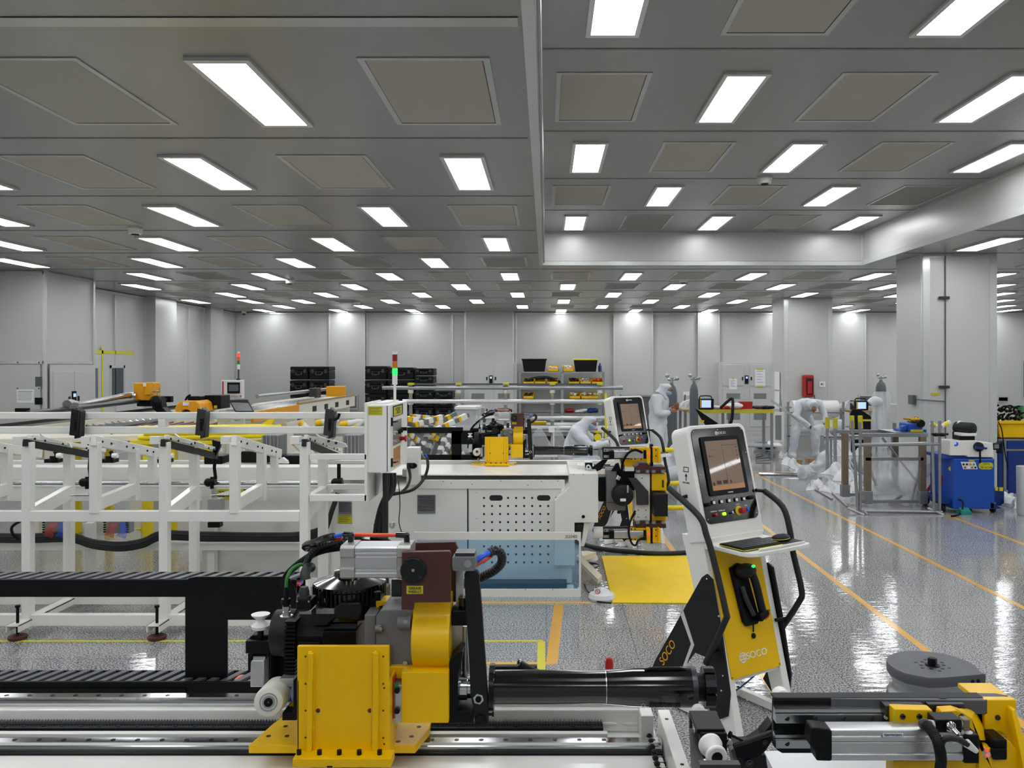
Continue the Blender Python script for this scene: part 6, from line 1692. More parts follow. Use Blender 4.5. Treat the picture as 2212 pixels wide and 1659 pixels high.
# clear plastic box draped with film
t = thing('clear_bin', 'large clear plastic box with draped film behind the wrapped bars', 'plastic box', (X_(1020, 11), 11, 0))
MB().box(X_(984, 11), 11, .75, X_(1032, 11), 11.5, Z_(880, 11)).done('box_body', 'bin_clear', t)
MB().box(X_(982, 11), 10.98, Z_(884, 11), X_(1034, 11), 11.52, Z_(879, 11)).done('box_rim', 'white_paint', t)
MB().box(X_(985, 11), 11.02, 0, X_(1031, 11), 11.48, .75).done('box_stand', 'galvanised', t)
b = MB(); random.seed(2)
b.grid(lambda u, v: W(1028 + 16 * u - 20 * v * v + 3 * math.sin(u * 14), 878 + 66 * v, 10.9 + .1 * math.sin(u * 9 + v * 3)), 12, 8)
b.done('draped_film', 'plastic_film', smooth=True, label='crumpled film hanging over the corner of the clear box', cat='plastic film')
# ================================================================ storage shelf with yellow bins
SY = 23.9
SH = thing('storage_shelf', 'grey two-bay steel shelf against the back wall holding yellow bins', 'shelf', (X_(1214, SY), SY, 0))
xs = [X_(1123, SY), X_(1213, SY), X_(1216, SY), X_(1305, SY)]
for x in xs:
 b = MB()
 for y in (SY, SY + .55): b.box(x - .02, y, 0, x + .02, y + .04, Z_(803, SY))
 b.done('upright', 'galvanised', SH)
shelf_y = [803, 833, 863, 893, 925]
for y in shelf_y:
 b = MB()
 for a, c in ((0, 1), (2, 3)): b.box(xs[a], SY, Z_(y, SY) - .035, xs[c], SY + .58, Z_(y, SY))
 b.done('shelf_board', 'galvanised', SH)
def ybin(px, py, lab, w=24, h=13, stuff=None, grp='yellow parts bins on the shelf'):
 Y = SY + .06; z = Z_(py, Y) ; x = X_(px, Y); ww = w * Y / F / 2; hh = h * Y / F
 t = thing('parts_bin', lab, 'parts bin', (x, Y, z), 0, grp)
 b = MB(); th = .012
 b.box(-ww, 0, 0, ww, .4, th); b.box(-ww, .39, 0, ww, .4, hh * 1.1); b.box(-ww, 0, 0, ww, th, hh * .5)
 for s_ in (-1, 1): b.prism([(s_ * ww - (th if s_ > 0 else 0), 0, 0), (s_ * ww - (th if s_ > 0 else 0), .4, 0), (s_ * ww - (th if s_ > 0 else 0), .4, hh * 1.1), (s_ * ww - (th if s_ > 0 else 0), 0, hh)], (th, 0, 0))
 b.done('bin_body', 'yellow', t, True)
 if stuff:
  random.seed(px)
  b = MB()
  for k in range(14): b.ball((random.uniform(-ww * .8, ww * .8), random.uniform(.05, .3), hh * random.uniform(.35, 1.0)), .035, 1.3, 1, .8, 6, 4)
  b.done('bin_contents', stuff, t, True, kind='stuff')
ROWS = [(803, ((1195, 'nylon', 'left yellow bin on top of the shelf beside the black crate'), (1228, 'nylon', 'right yellow bin on top of the shelf beside the lidded crate'))),
  (831, ((1142, 'charcoal', 'first bin from left on the second shelf level'), (1167, None, 'second bin from left on the second shelf level'), (1193, 'brass', 'third bin from left on the second shelf level'), (1240, 'charcoal', 'fourth bin from left on the second shelf level'), (1265, 'nylon', 'fifth bin from left on the second shelf level'), (1290, 'orange_hose', 'rightmost bin on the second level, full of orange parts'))),
  (862, ((1142, 'charcoal', 'only bin at the left of the third shelf level'), (1242, 'nylon', 'third level bin left of the heaped one'), (1267, 'plastic_white', 'third level bin heaped with clear bags'), (1290, 'nylon', 'rightmost bin on the third shelf level')))]
for y, items in ROWS:
 for px, st_, lab in items: ybin(px, y, lab, stuff=st_)
def crate(x0, x1, y0, y1, lab, lid):
 Y = SY + .04; t = thing('storage_crate', lab, 'storage crate', (X_((x0 + x1) / 2, Y), Y, Z_(y1, Y)))
 a, c = W(x0, y0, Y), W(x1, y1, Y)
 MB().prism([(a.x + .05, Y, c.z), (c.x - .05, Y, c.z), (c.x, Y, a.z), (a.x, Y, a.z)], (0, .45, 0)).done('crate_body', 'black', t, bevel=.01)
 MB().box(a.x - .02, Y - .02, a.z, c.x + .02, Y + .47, a.z + .04).done('crate_lid' if lid != 'black' else 'crate_rim', lid, t, bevel=.008)
crate(1128, 1180, 778, 803, 'black storage crate without coloured lid on top of the shelf', 'black')
crate(1240, 1291, 778, 803, 'black storage crate with a yellow lid on top of the shelf', 'yellow_bright')
t = thing('bottle', 'dark blue bottle at the right end of the shelf top', 'bottle', (X_(1297, SY), SY + .1, Z_(803, SY)))
MB().lathe((0, .1, 0), (0, 0, 1), [(0, .05), (.16, .05), (.2, .02), (.25, .018)], 12).done('bottle_body', 'blue_dark', t, True, smooth=True)
for i, (px, py, m_, lab) in enumerate(((1228, 892, 'red', 'red wrapped bundle on a lower shelf level'), (1282, 892, 'blue_dark', 'blue bundle on a lower shelf level'), (1255, 893, 'plastic_white', 'pale bag between the red and blue bundles'))):
 b = MB(); random.seed(i)
 for k in range(6): b.ball(W(px + random.uniform(-8, 8), py - 4 - random.uniform(0, 3), SY + .2), .09, 1.2, 1, .6, 8, 6)
 b.done('bundle', m_, smooth=True, label=lab, cat='bundle')
MB().tube([W(1132, 828, SY + .2), W(1150, 817, SY + .1), (W(1185, 815, SY + .1)), W(1212, 826, SY + .2)], .03, 6, 4).tube([W(1135, 829, SY + .25), W(1160, 819, SY + .2), W(1205, 819, SY + .2)], .03, 6, 4).done('cable_coil', 'charcoal', smooth=True, label='grey coiled cables over the left bins', cat='cable coil')
# grey bench at the back behind the shelf and consoles
t = thing('grey_bench', 'grey steel bench along the wall left of the standing worker', 'bench', (X_(1385, 22), 22, 0))
MB().box(X_(1345, 22), 22, .35, X_(1408, 22), 22.6, Z_(856, 22)).done('bench_body', 'gun_metal', t)
MB().box(X_(1343, 22), 21.95, Z_(857, 22), X_(1409, 22), 22.62, Z_(853, 22)).done('bench_top', 'galvanised', t)
MB().box(X_(1350, 22), 22.02, 0, X_(1405, 22), 22.5, .35).done('bench_base', 'charcoal', t)
t = thing('yellow_tray', 'flat yellow tray on the rack shelf behind far carriage', 'tray', W(1160, 915, 13.9))
MB().pb(1140, 912, 1180, 917, 13.75, .3).done('tray', 'yellow', t)
# ================================================================ built in cabinets
def cab(x0, x1, y0, Y, lab, papers=()):
 t = thing('wall_cabinet', lab, 'wall cabinet', (X_((x0 + x1) / 2, Y), Y, 0), 0, 'white double door wall cabinets')
 z1 = Z_(y0, Y); a, c = X_(x0, Y), X_(x1, Y); m_ = (a + c) / 2
 MB().box(a, Y, 0, c, Y + .49, z1).done('cabinet_body', 'wall_sheet', t, bevel=.004)
 w = (c - a)
 for s_ in (-1, 1):
  xa, xb = (a + w * .06, m_ - w * .04) if s_ < 0 else (m_ + w * .06, c - w * .06)
  for za, zb, nm in ((z1 - .68, z1 - .06, 'upper_door'), (.12, z1 - .74, 'lower_door')):
   d = MB().box(xa, Y - .02, za, xb, Y - .001, zb).done(nm, 'wall_sheet', t, bevel=.008)
   if nm == 'lower_door':
    for zc, h in ((z1 - .98, .16), (z1 - 1.5, .34)):
     g = MB().box(xa + .12, Y - .026, zc - h / 2, xb - .12, Y - .02, zc + h / 2).done('door_grille', 'grey_mesh', d)
   if nm == 'upper_door':
    MB().box((xb - .07) if s_ < 0 else (xa + .03), Y - .03, z1 - .52, (xb - .03) if s_ < 0 else (xa + .07), Y - .02, z1 - .42).done('door_latch', 'ink', d)
  MB().box((xb - .07) if s_ < 0 else (xa + .03), Y - .03, z1 - 1.45, (xb - .03) if s_ < 0 else (xa + .07), Y - .02, z1 - 1.35).done('door_latch', 'ink', t)
 b = MB().box(m_ - w * .025, Y - .03, z1 - .62, m_ + w * .035, Y - .0, z1 - .38).done('control_unit', 'black', t)
 MB().box(m_ - w * .012, Y - .034, z1 - .47, m_ + w * .022, Y - .03, z1 - .41).done('display', 'screen_blue', b)
 return t
cab(1003, 1117, 783, 24.3, 'white double door cabinet against the back wall left of the shelf')
C2 = cab(1553, 1671, 783, 24.3, 'white double door cabinet behind the welding bench with papers taped on')
for i, (x0, y0, x1, y1, m_, lab) in enumerate(((1575, 818, 1592, 841, 'paper', 'small white notice on the left cabinet door behind the bench'), (1631, 798, 1653, 835, 'paper', 'large white notice with yellow tape on the cabinet door'), (1672, 803, 1684, 842, 'paper', 'upper paper sheet on the pillar beside the cabinet'), (1674, 845, 1686, 884, 'paper', 'lower paper sheet on the pillar beside the cabinet'), (1770, 824, 1783, 836, 'paper', 'small white card on the column right of the red box'))):
 Yp = 24.27 if x0 < 1660 else (19.68 if x0 > 1760 else 19.9)
 t = thing('notice', lab, 'notice', W((x0 + x1) / 2, y1, Yp))
 if 1660 < x0 < 1700:
  xx = 5.60; b = MB(); b.box(xx, X_(0, 1) * 0 + 20.0, Z_(y1, 20.2), xx + .003, 20.45, Z_(y0, 20.2)); b.done('sheet', m_, t)
 else:
  MB().pb(x0, y0, x1, y1, Yp, .003).done('sheet', m_, t)
  b = MB()
  for k in range(5): b.pb(x0 + 3, y0 + 4 + k * (y1 - y0 - 8) / 5, x1 - 4 - (k % 2) * 3, y0 + 4.7 + k * (y1 - y0 - 8) / 5, Yp - .002, .001)
  b.done('print', 'gas_grey', t)
 if i in (0, 1): MB().pb((x0 + x1) / 2 - (2 if i == 0 else 7), y0 - 2, (x0 + x1) / 2 + (2 if i == 0 else 7), y0 + 1, Yp - .004, .003).done('tape', 'label_yellow', t)
 if i == 1: MB().pb(x0 + 3, y1 - 2, x1 - 3, y1 + 1, Yp - .004, .003).done('tape', 'label_yellow', t)
# left wall cabinets and door
def sidecab():
 Y = 13.96
 t = thing('wall_panel_cabinet', 'tall white cabinet front at the far left with notice and black socket', 'wall cabinet', (X_(50, Y), Y, 0))
 MB().box(-11.9, Y, 0, -8.48, Y + .03, 1.92).done('panel', 'wall_sheet', t, bevel=.003)
 b = MB(); b.pb(75, 859, 90, 874, Y - .02, .02); b.done('black_socket', 'black', t)
 b = MB(); b.pb(32, 882, 60, 890, Y - .06, .06); b.done('black_bracket', 'black', t)
 n = MB().pb(36, 841, 73, 870, Y - .004, .004).done('notice_sheet', 'paper', t)
 b = MB()
 for k in range(6): b.pb(39, 848 + k * 3, 68, 848.6 + k * 3, Y - .006, .002)
 b.pb(39, 845, 70, 846, Y - .006, .002); b.done('notice_print', 'gas_grey', n)
 b = MB(); b.pb(76, 814, 90, 835, Y - .006, .006); b.done('small_label', 'gun_metal', t)
 b = MB()
 for x in (38, 84):
  for y in (783, 839): b.cyl(W(x, y, Y - .004), W(x, y, Y), .012, n=8)
 b.done('panel_screws', 'ink', t)
 X0 = -8.36
 t = thing('side_cabinet', 'white double door cabinet in the side of the left wall block', 'wall cabinet', (X0, 14.65, 0))
 MB().box(X0 - .02, 14.06, 0, X0, 15.45, 1.92).done('cabinet_front', 'wall_sheet', t)
 for a, c in ((14.12, 14.68), (14.76, 15.38)): MB().box(X0, a, .1, X0 + .012, c, 1.80).done('door', 'wall_sheet', t, bevel=.003)
 b = MB().box(X0 + .01, 14.66, 1.18, X0 + .03, 14.78, 1.45).done('control_unit', 'black', t)
 MB().box(X0 + .03, 14.68, 1.35, X0 + .033, 14.76, 1.41).done('display', 'screen_blue', b)
 b = MB()
 for y in (14.5, 14.78): b.box(X0 + .012, y + .06, 1.26, X0 + .03, y + .10, 1.36)
 b.done('door_latch', 'ink', t)
 X1 = -9.3
 t = thing('door_1', None, None, (X1, 17.6, 0)); t['kind'] = 'structure'
 MB().box(X1 + .001, 17.1, 0, X1 + .03, 18.64, 2.2).done('door_leaf', 'wall_sheet', t)
 MB().box(X1 + .03, 17.75, 1.25, X1 + .04, 18.25, 1.85).done('door_glass', 'window_dark', t)
 b = MB(); b.box(X1 + .03, 17.69, 1.19, X1 + .045, 17.75, 1.91); b.box(X1 + .03, 18.25, 1.19, X1 + .045, 18.31, 1.91); b.box(X1 + .03, 17.69, 1.85, X1 + .045, 18.31, 1.91); b.box(X1 + .03, 17.69, 1.19, X1 + .045, 18.31, 1.25); b.done('window_frame', 'wall_trim', t)
 MB().box(X1 + .03, 17.13, 1.2, X1 + .05, 17.2, 1.85).done('door_handle', 'galvanised', t)
 b = MB(); b.box(X1 + .031, 16.3, 2.15, X1 + .04, 18.7, 2.22); b.box(X1 + .031, 17.36, .2, X1 + .04, 17.42, 2.30)
 b.done('wall_tape', 'tape_lime', label='crossing yellow tape strips stuck around the door on the left wall', cat='wall tape')
sidecab()
# wall vents low on the walls
for i, (x0, y0, x1, y1, Y, lab) in enumerate(((742, 853, 773, 885, 24.65, 'grey wall vent beside the left black case stack'), (1855, 853, 1885, 880, 24.65, 'grey wall vent right of the second bench'), (2155, 855, 2180, 868, 24.7, 'dark grey wall vent behind the big right column'))):
 t = thing('wall_vent', lab, 'wall vent', W((x0 + x1) / 2, y1, Y - .03))
 MB().pb(x0, y0, x1, y1, Y - .02, .02).done('frame', 'wall_trim', t)
 b = MB()
 for k in range(7): b.pb(x0 + 3, y0 + 3 + k * (y1 - y0 - 6) / 7, x1 - 3, y0 + 5.5 + k * (y1 - y0 - 6) / 7, Y - .03, .01)
 b.done('slats', 'gun_metal', t)
# red extinguisher case on the column
t = thing('fire_extinguisher_box', 'red extinguisher case mounted on the middle column', 'extinguisher box', W(1748, 858, 19.6))
MB().pb(1737, 810, 1759, 858, 19.5, .2).done('case', 'red', t, bevel=.03)
MB().pb(1742, 817, 1757, 853, 19.49, .012).done('case_window', 'ink', t)
MB().cyl(W(1749, 850, 19.47), W(1749, 824, 19.47), .05, n=12).done('extinguisher', 'red', t, smooth=True)
MB().tube([W(1759, 853, 19.6), W(1760, 862, 19.6), W(1762, 872, 19.65)], .012, 6, 0).done('pull_cord', 'red', t)
# black transport cases
CS = None
def case_thing(lab, x, y, z, w, h, d, grp):
 t = thing('transport_case', lab, 'transport case', (x, y, z), 0, grp)
 MB().box(-w / 2, 0, .01, w / 2, d, h * .66).done('case_base', 'black', t, True, bevel=.025)
 MB().box(-w / 2, 0, h * .67, w / 2, d, h - .01).done('case_lid', 'black', t, True, bevel=.025)
 b = MB(); b.tube([(-w * .15, -.005, h * .55), (-w * .14, -.05, h * .38), (w * .14, -.05, h * .38), (w * .15, -.005, h * .55)], .015, 8, 2); b.done('case_handle', 'charcoal', t, True, smooth=True)
 b = MB()
 for s_ in (-.33, .33): b.box(w * s_ - .04, -.015, h * .5, w * s_ + .04, 0, h * .76)
 b.done('case_latch', 'charcoal', t, True, bevel=.004)
 return t
CY_ = 23.4
def stack(cols, grp, where):
 LV = ['bottom', 'second', 'third', 'fourth', 'fifth', 'sixth', 'seventh']
 for ci, (x0, x1, ys) in enumerate(cols):
  n = len(ys) - 1
  for k in range(n):
   zt, zb = Z_(ys[k], CY_), Z_(ys[k + 1], CY_)
   lv = 'top' if k == 0 else ('bottom' if k == n - 1 else LV[n - 1 - k])
   case_thing('black transport case, %s of the %s %s' % (lv, ['left', 'middle', 'right', 'far right'][ci] if len(cols) > 2 else ['left', 'right'][ci], where), X_((x0 + x1) / 2, CY_), CY_ + (.0 if k % 2 else .03), zb, (x1 - x0) * CY_ / F - .02, zt - zb, .7, grp)
gy = lambda *a: list(a) + [CY + F * H / CY_]
stack([(625, 665, gy(791, 821, 850, 880, 908)), (666, 711, gy(791, 821, 850, 880, 908))], 'left stack of black transport cases', 'column of the left stack')
stack([(787, 835, gy(790, 821, 851, 881, 908)), (836, 893, gy(793, 821, 851, 881, 908)), (894, 937, gy(795, 812, 829, 845, 862, 880, 908)), (938, 978, gy(844, 862, 880, 908))], 'right stack of black transport cases', 'column of the right stack')
# ================================================================ welding benches, gas cylinders, film rolls
def gas(x, Y, lab, h=1.45, r=.105):
 t = thing('gas_cylinder', lab, 'gas cylinder', (X_(x, Y), Y, 0), 0, 'grey gas cylinders')
 MB().lathe((0, 0, 0), (0, 0, 1), [(0, r * .9), (.02, r), (h * .86, r), (h * .91, r * .93), (h * .955, r * .7), (h * .98, r * .35), (h, r * .3)], 24).done('cylinder_body', 'gas_grey', t, True, smooth=True)
 b = MB(); b.cyl((0, 0, h), (0, 0, h + .09), .03); b.cyl((-.07, 0, h + .06), (.07, 0, h + .06), .022); b.ball((.09, -.03, h + .08), .04, 1, .5, 1); b.ball((-.08, -.02, h + .13), .04, 1, .5, 1)
 b.done('valve', 'steel', t, True, smooth=True)
 return t
gas(1451, 14.5, 'tall grey gas cylinder right behind the standing worker', 1.60, .095)
gas(1499, 16.5, 'grey gas cylinder left of the first welding bench', 1.58, .085)
gas(1903, 20.1, 'gas cylinder top showing above the draped film at right', 1.55, .12)
def bench(x0, x1, Y, lab, green=True, ztop=None):
 z = ztop
 t = thing('work_bench', lab, 'work bench', (X_((x0 + x1) / 2, Y), Y, 0), 0, 'welding benches')
 a, c = X_(x0, Y), X_(x1, Y)
 MB().box(a, Y, z - .04, c, Y + .7, z).done('bench_top', 'wood', t, bevel=.004)
 if green: MB().box(a + .1, Y - .012, z - .07, c, Y - .001, z - .01).done('green_edge', 'label_yellow', t)
 for x in (a + .02, (a + c) / 2, c - .06):
  for y in (Y + .01, Y + .64): 
   MB().box(x, y, 0, x + .05, y + .05, z - .04).done('leg', 'galvanised', t)
 MB().box(a, Y + .02, .25, c, Y + .68, .28).done('lower_shelf', 'galvanised', t)
 return t
BY = 16.8
zb_ = Z_(885, BY)
bench(1476, 1672, BY, 'long welding bench with a green front edge left of the columns', True, zb_)
def welder(x, Y, z, lab, sx=1.0):
 t = thing('welding_power_unit', lab, 'welding unit', (X_(x, Y), Y, z), 0, 'welding power units')
 MB().box(-.15, 0, 0.004, .15, .35, .22).done('case', 'black', t, True, bevel=.01)
 MB().box(-.10, -.012, .04, .09, 0, .19).done('display', 'screen_blue', t, True)
 MB().box(-.13, -.01, .03, -.11, -.0, .2).done('yellow_stripe', 'yellow', t, True)
 b = MB(); b.tube([(-.12, .1, .22), (-.1, .1, .27), (.1, .1, .27), (.12, .1, .22)], .012, 6, 2); b.done('carry_handle', 'black', t, True)
 b = MB()
 for k in range(6): b.tube([(-.14, .1, .1 + k * .02), (-.28 - k * .03, .05, .22 - k * .01), (-.40 - k * .03, -.04, .10), (-.45 - k * .05, -.06, .02)], .008, 5, 3)
 b.done('white_hoses', 'nylon', t, True, smooth=True)
 return t
welder(1526, BY + .05, zb_, 'black welding unit with lit blue screen on the left bench')
random.seed(9)
items = [(1560, 'red', .05, 'red tool on the left bench beside the lit unit'), (1583, 'yellow', .05, 'yellow tool lying in the middle of the left bench'), (1590, 'plastic_white', .09, 'heap of white film on the left bench'), (1612, 'red', .08, 'red clamp box on the left bench'), (1640, 'charcoal', .05, 'dark cable heap on the right half of the left bench'), (1655, 'black', .05, 'black hose piece at the right end of left bench'), (1570, 'orange_hose', .04, 'small orange part on the left bench'), (1545, 'nylon', .05, 'white part beside the lit welding unit')]
for i, (x, m_, r_, lab) in enumerate(items):
 b = MB(); c = W(x, 0, BY + .3); c = Vector((X_(x, BY + .3), BY + .3, zb_))
 if m_ == 'red' and r_ == .08: b.box(c.x - .13, c.y, zb_, c.x + .13, c.y + .15, zb_ + .15)
 else:
  for k in range(5): b.ball(c + Vector((random.uniform(-.1, .1), random.uniform(-.1, .1), r_ * .7)), r_, 1.6, 1, .7, 8, 6)
 b.done('bench_item', m_, smooth=True, label=lab, cat='tool')
MB().tube([W(1556, 882, BY), W(1573, 866, BY), W(1582, 862, BY), W(1583, 880, BY - .1), W(1581, 905, BY - .15), W(1576, 925, BY - .15), W(1583, 960, BY - .1)], .03, 8, 4).done('welding_hose', 'black', smooth=True, label='thick black hose looping over the front edge of the left bench', cat='hose')
t = thing('tilted_screen', 'black tilted screen on a stand in front of the left bench', 'screen', (X_(1528, 15.4), 15.4, 0))
b = MB(); b.pp([(1502, 883), (1510, 887), (1552, 915), (1545, 917), (1524, 918), (1515, 905)], 15.4, .05); b.done('screen_body', 'black', t)
b = MB(); b.cyl(W(1528, 916, 15.43), (X_(1528, 15.43), 15.43, 0), .02); b.done('stand_pole', 'charcoal', t); MB().box(X_(1512, 15.4), 15.3, 0, X_(1545, 15.4), 15.6, .03).done('stand_base', 'charcoal', t)
MB().pb(1510, 908, 1521, 912, 15.38, .02).done('yellow_tag', 'yellow', t)
t = thing('wall_socket', 'white wall socket with hanging cable between the gas cylinders', 'socket', W(1484, 852, 24.3))
MB().pb(1476, 846, 1491, 854, 24.28, .03).done('socket_plate', 'paper', t); hose([(1480, 853, 24.25), (1479, 865, 24.2), (1476, 878, 24.2)], .02, 'charcoal', 'socket_cable', t, 6)
# lower cupboard behind the bench
t = thing('side_column_panel', 'white ventilated panel leaning at the end of the left bench', 'panel', (X_(1684, 18.5), 18.5, 0))
MB().pb(1670, 890, 1694, 955, 18.5, .05).done('panel', 'white_paint', t); MB().pb(1675, 897, 1688, 950, 18.49, .01).done('panel_grille', 'grey_mesh', t)
b = MB(); b.box(X_(1670, 18.5), 18.51, 0, X_(1694, 18.5), 18.54, Z_(955, 18.5)); b.done('panel_base', 'white_paint', t)
# plastic film rolls on a rack
RR = thing('film_roll_rack', 'angle-iron rack with two large film rolls behind the bending worker', 'film roll rack', (X_(1760, 18.6), 18.6, 0))
Y = 18.6
for x in (1703, 1822):
 for yy in (Y, Y + .6):
  MB().box(X_(x, Y) - .025, yy, 0, X_(x, Y) + .025, yy + .04, Z_(868 if x < 1800 else 868, Y)).done('rack_upright', 'galvanised', RR)
b = MB(); b.box(X_(1703, Y), Y, Z_(944, Y), X_(1822, Y), Y + .04, Z_(941, Y)); b.box(X_(1703, Y), Y, Z_(893, Y), X_(1822, Y), Y + .04, Z_(890, Y)); b.done('rack_rail', 'galvanised', RR)
for y, xa, xb, r_, lab in ((883, 1710, 1808, .19, 'upper wide roll of white plastic film'), (921, 1713, 1820, .16, 'lower roll of white plastic film behind the bending worker')):
 t = thing('film_roll', lab, 'film roll', W((xa + xb) / 2, y, Y + .3), 0, 'rolls of plastic film')
 MB().cyl(W(xa, y, Y + .3), W(xb, y, Y + .3), r_, n=24).done('roll', 'nylon', t, smooth=True)
 MB().cyl(W(xa - 14, y - (3 if y < 900 else 2), Y + .3), W(xb + 20, y, Y + .3), .02, n=8).done('spindle', 'galvanised', t, smooth=True)
# second bench, right of the rolls
BY2 = 19.0; zb2 = Z_(887, BY2)
bench(1835, 1925, BY2, 'right welding bench half hidden behind draped film', False, zb2)
welder(1862, BY2 + .05, zb2, 'black welding unit with lit blue screen on the right bench')
t = thing('black_shield', 'curved black welding shield leaning before the right bench', 'welding shield', (X_(1860, 17.6), 17.6, 0))
b = MB(); b.pp([(1838, 893), (1842, 884), (1858, 884), (1880, 898), (1890, 912), (1886, 935), (1850, 945), (1836, 935)], 17.6, .06); b.done('shield', 'black', t, bevel=.01)
b = MB(); b.box(X_(1840, 17.6), 17.62, 0, X_(1884, 17.6), 17.66, Z_(935, 17.6)); b.done('shield_base', 'black', t)
MB().pb(1860, 906, 1890, 910, 17.55, .02).done('yellow_strip', 'label_yellow', t)
# cloth / film draped cylinder looking like a ghost figure
t = thing('film_cover', 'tall object draped in clear film behind the tube racks', 'film drape', (X_(1905, 15.2), 15.2, 0))
b = MB(); random.seed(4)
def drape(u, v):
 a = 2 * PI * u; r = .13 + .04 * math.sin(v * 5) + .27 * max(0, v - .28) ** .9
 r *= 1 + .10 * math.sin(a * 7 + v * 4) + .05 * math.sin(a * 13)
 return (X_(1905, 15.2) + r * math.cos(a) * 1.0 + .10 * v, 15.2 + r * .7 * math.sin(a), Z_(846, 15.2) * (1 - v) + .42 * v)
b.grid(drape, 42, 18); b.done('film', 'film_dense', t, smooth=True)
MB().lathe((X_(1905, 15.2), 15.2, 0), (0, 0, 1), [(0, .07), (1.15, .07), (1.2, .05), (1.36, .05)], 14).done('inner_post', 'wall_trim', t, smooth=True)
b = MB(); b.tube([W(1880, 872, 15.1), W(1888, 866, 15.1), W(1900, 868, 15.15)], .08, 10, 3); b.done('film_fold', 'plastic_white', t, smooth=True)
# ================================================================ tube frames and blue vise bench
FR = thing('open_workbench', 'open steel bench frame with brown legs holding blue saw', 'bench frame', (X_(1950, 11.15), 11.15, 0))
Y = 11.15
zt = Z_(936, Y)
MB().box(X_(1862, Y), Y, zt - .05, X_(2005, Y), Y + .05, zt).done('top_beam', 'galvanised', FR, bevel=.004)
MB().box(X_(1842, Y), Y + .6, zt - .05, X_(1990, Y), Y + .65, zt).done('top_beam', 'galvanised', FR, bevel=.004)
MB().box(X_(1935, Y), Y, zt - .0, X_(2003, Y), Y + .6, zt + .01).done('bench_plate', 'galvanised', FR)
for x, yy in ((1876, Y), (1995, Y), (1862, Y + .6), (1976, Y + .6)):
 MB().box(X_(x, Y) - .04, yy, 0.10, X_(x, Y) + .04, yy + .07, zt - .05).done('leg', 'brown_steel', FR, bevel=.003)
 MB().box(X_(x, Y) - .055, yy - .015, 0.05, X_(x, Y) + .055, yy + .085, .22).done('leg_shoe', 'galvanised', FR, bevel=.003)
b = MB(); b.box(X_(1870, Y), Y, .63, X_(1995, Y), Y + .04, .67); b.box(X_(1862, Y), Y, .06, X_(2000, Y), Y + .05, .10); b.box(X_(1862, Y), Y + .6, .06, X_(1990, Y), Y + .65, .10); b.done('cross_bar', 'galvanised', FR)
b = MB(); b.cyl(W(1960, 1063, Y + .3), W(1925, 1085, Y + .1), .016); b.cyl(W(1990, 1000, Y + .2), W(1968, 1085, Y + .3), .016); b.cyl(W(1905, 945, Y + .6), W(1985, 1045, Y + .6), .016); b.cyl(W(1872, 990, Y + .4), W(1893, 1050, Y + .3), .016); b.done('diagonal_rods', 'galvanised', FR, smooth=True)
# blue vise / saw on the frame
t = thing('bench_saw', 'blue bench saw with round black wheel on the open steel frame', 'bench saw', (X_(1975, 11.35), 12.4, zt + .012))
b = MB(); b.pb(1962, 915, 1993, 935.5, 11.25, .3); b.pb(1946, 927, 2002, 936.0, 11.3, .25); b.pp([(1948, 922), (1956, 918), (1960, 926), (1952, 932)], 11.25, .1); b.done('saw_body', 'blue', t, bevel=.01)
MB().lathe(W(1990, 915, 11.2), (0, -1, 0), [(-.03, .05), (0, .055), (.02, .045)], 20).done('wheel', 'black', t, smooth=True)
b = MB(); b.pb(1968, 928, 1994, 933, 11.23, .02); b.done('yellow_strip', 'label_yellow', t)
b = MB(); b.ball(W(1977, 907, 11.35), .06, 1.2, 1, .8); b.cyl(W(1952, 904, 11.35), W(1972, 906, 11.35), .012); b.cyl(W(1960, 910, 11.35), W(1974, 912, 11.35), .014); b.done('motor', 'brass', t, smooth=True)
# chrome garment-like tube rail frame in front
def railframe(name, lab, Y, segs, r, m_='galvanised', grp=None, base=None):
 t = thing(name, lab, 'tube frame', base or (segs[0][0].x, Y, 0), 0, grp)
 for i, (a, c) in enumerate(segs):
  MB().cyl(a, c, r, n=10).done('frame_tube', m_, t, smooth=True)
 return t
Y = 10.7
fl = CY + F * H / Y
railframe('tube_stand', 'tall chrome tube frame standing in front of the open steel bench', Y,
 [(W(1840, 908, Y), W(1853, 1105, Y)), (W(1858, 912, Y), W(1858, 1107, Y)), (W(2013, 909, Y), W(2018, 1105, Y)), (W(2030, 909, Y), W(2030, 1103, Y)),
  (W(1845, 961, Y), W(2013, 957, Y)), (W(1858, 962, Y), W(2030, 959, Y)), (W(1860, 1098, Y + .05), W(2045, 1113, Y - .1)) if False else (W(1832, 1098, Y + .1), W(1868, 1113, Y - .1)), (W(1866, 1104, Y - .0), W(2035, 1106, Y - .0)), (W(1860, 1098, Y + .1), W(1876, 1113, Y - .1)), (W(2005, 1098, Y + .1), W(2040, 1113, Y - .1))], .019)
b = MB(); b.cyl(W(2013, 938, Y - .03), W(2048, 938, Y - .03), .014); b.ball(W(2022, 939, Y - .03), .03, 1.5, 1, .8); b.ball(W(2036, 939, Y - .03), .03, 1.5, 1, .8)
b.done('black_clamp_bar', 'black', smooth=True, label='black clamp bar fixed across the right tubes of the chrome frame', cat='clamp bar')
for x0, x1, lab in ((1840, 1849, 'yellow sleeve on the left front tube tip'), (1858, 1866, 'yellow sleeve on the second tube tip')):
 MB().cyl(W(x0, 898, 10.72), W(x0 + 1, 926, 10.72), .030, n=10).done('yellow_sleeve', 'label_yellow', smooth=True, label=lab + ' of the chrome frame', cat='sleeve')
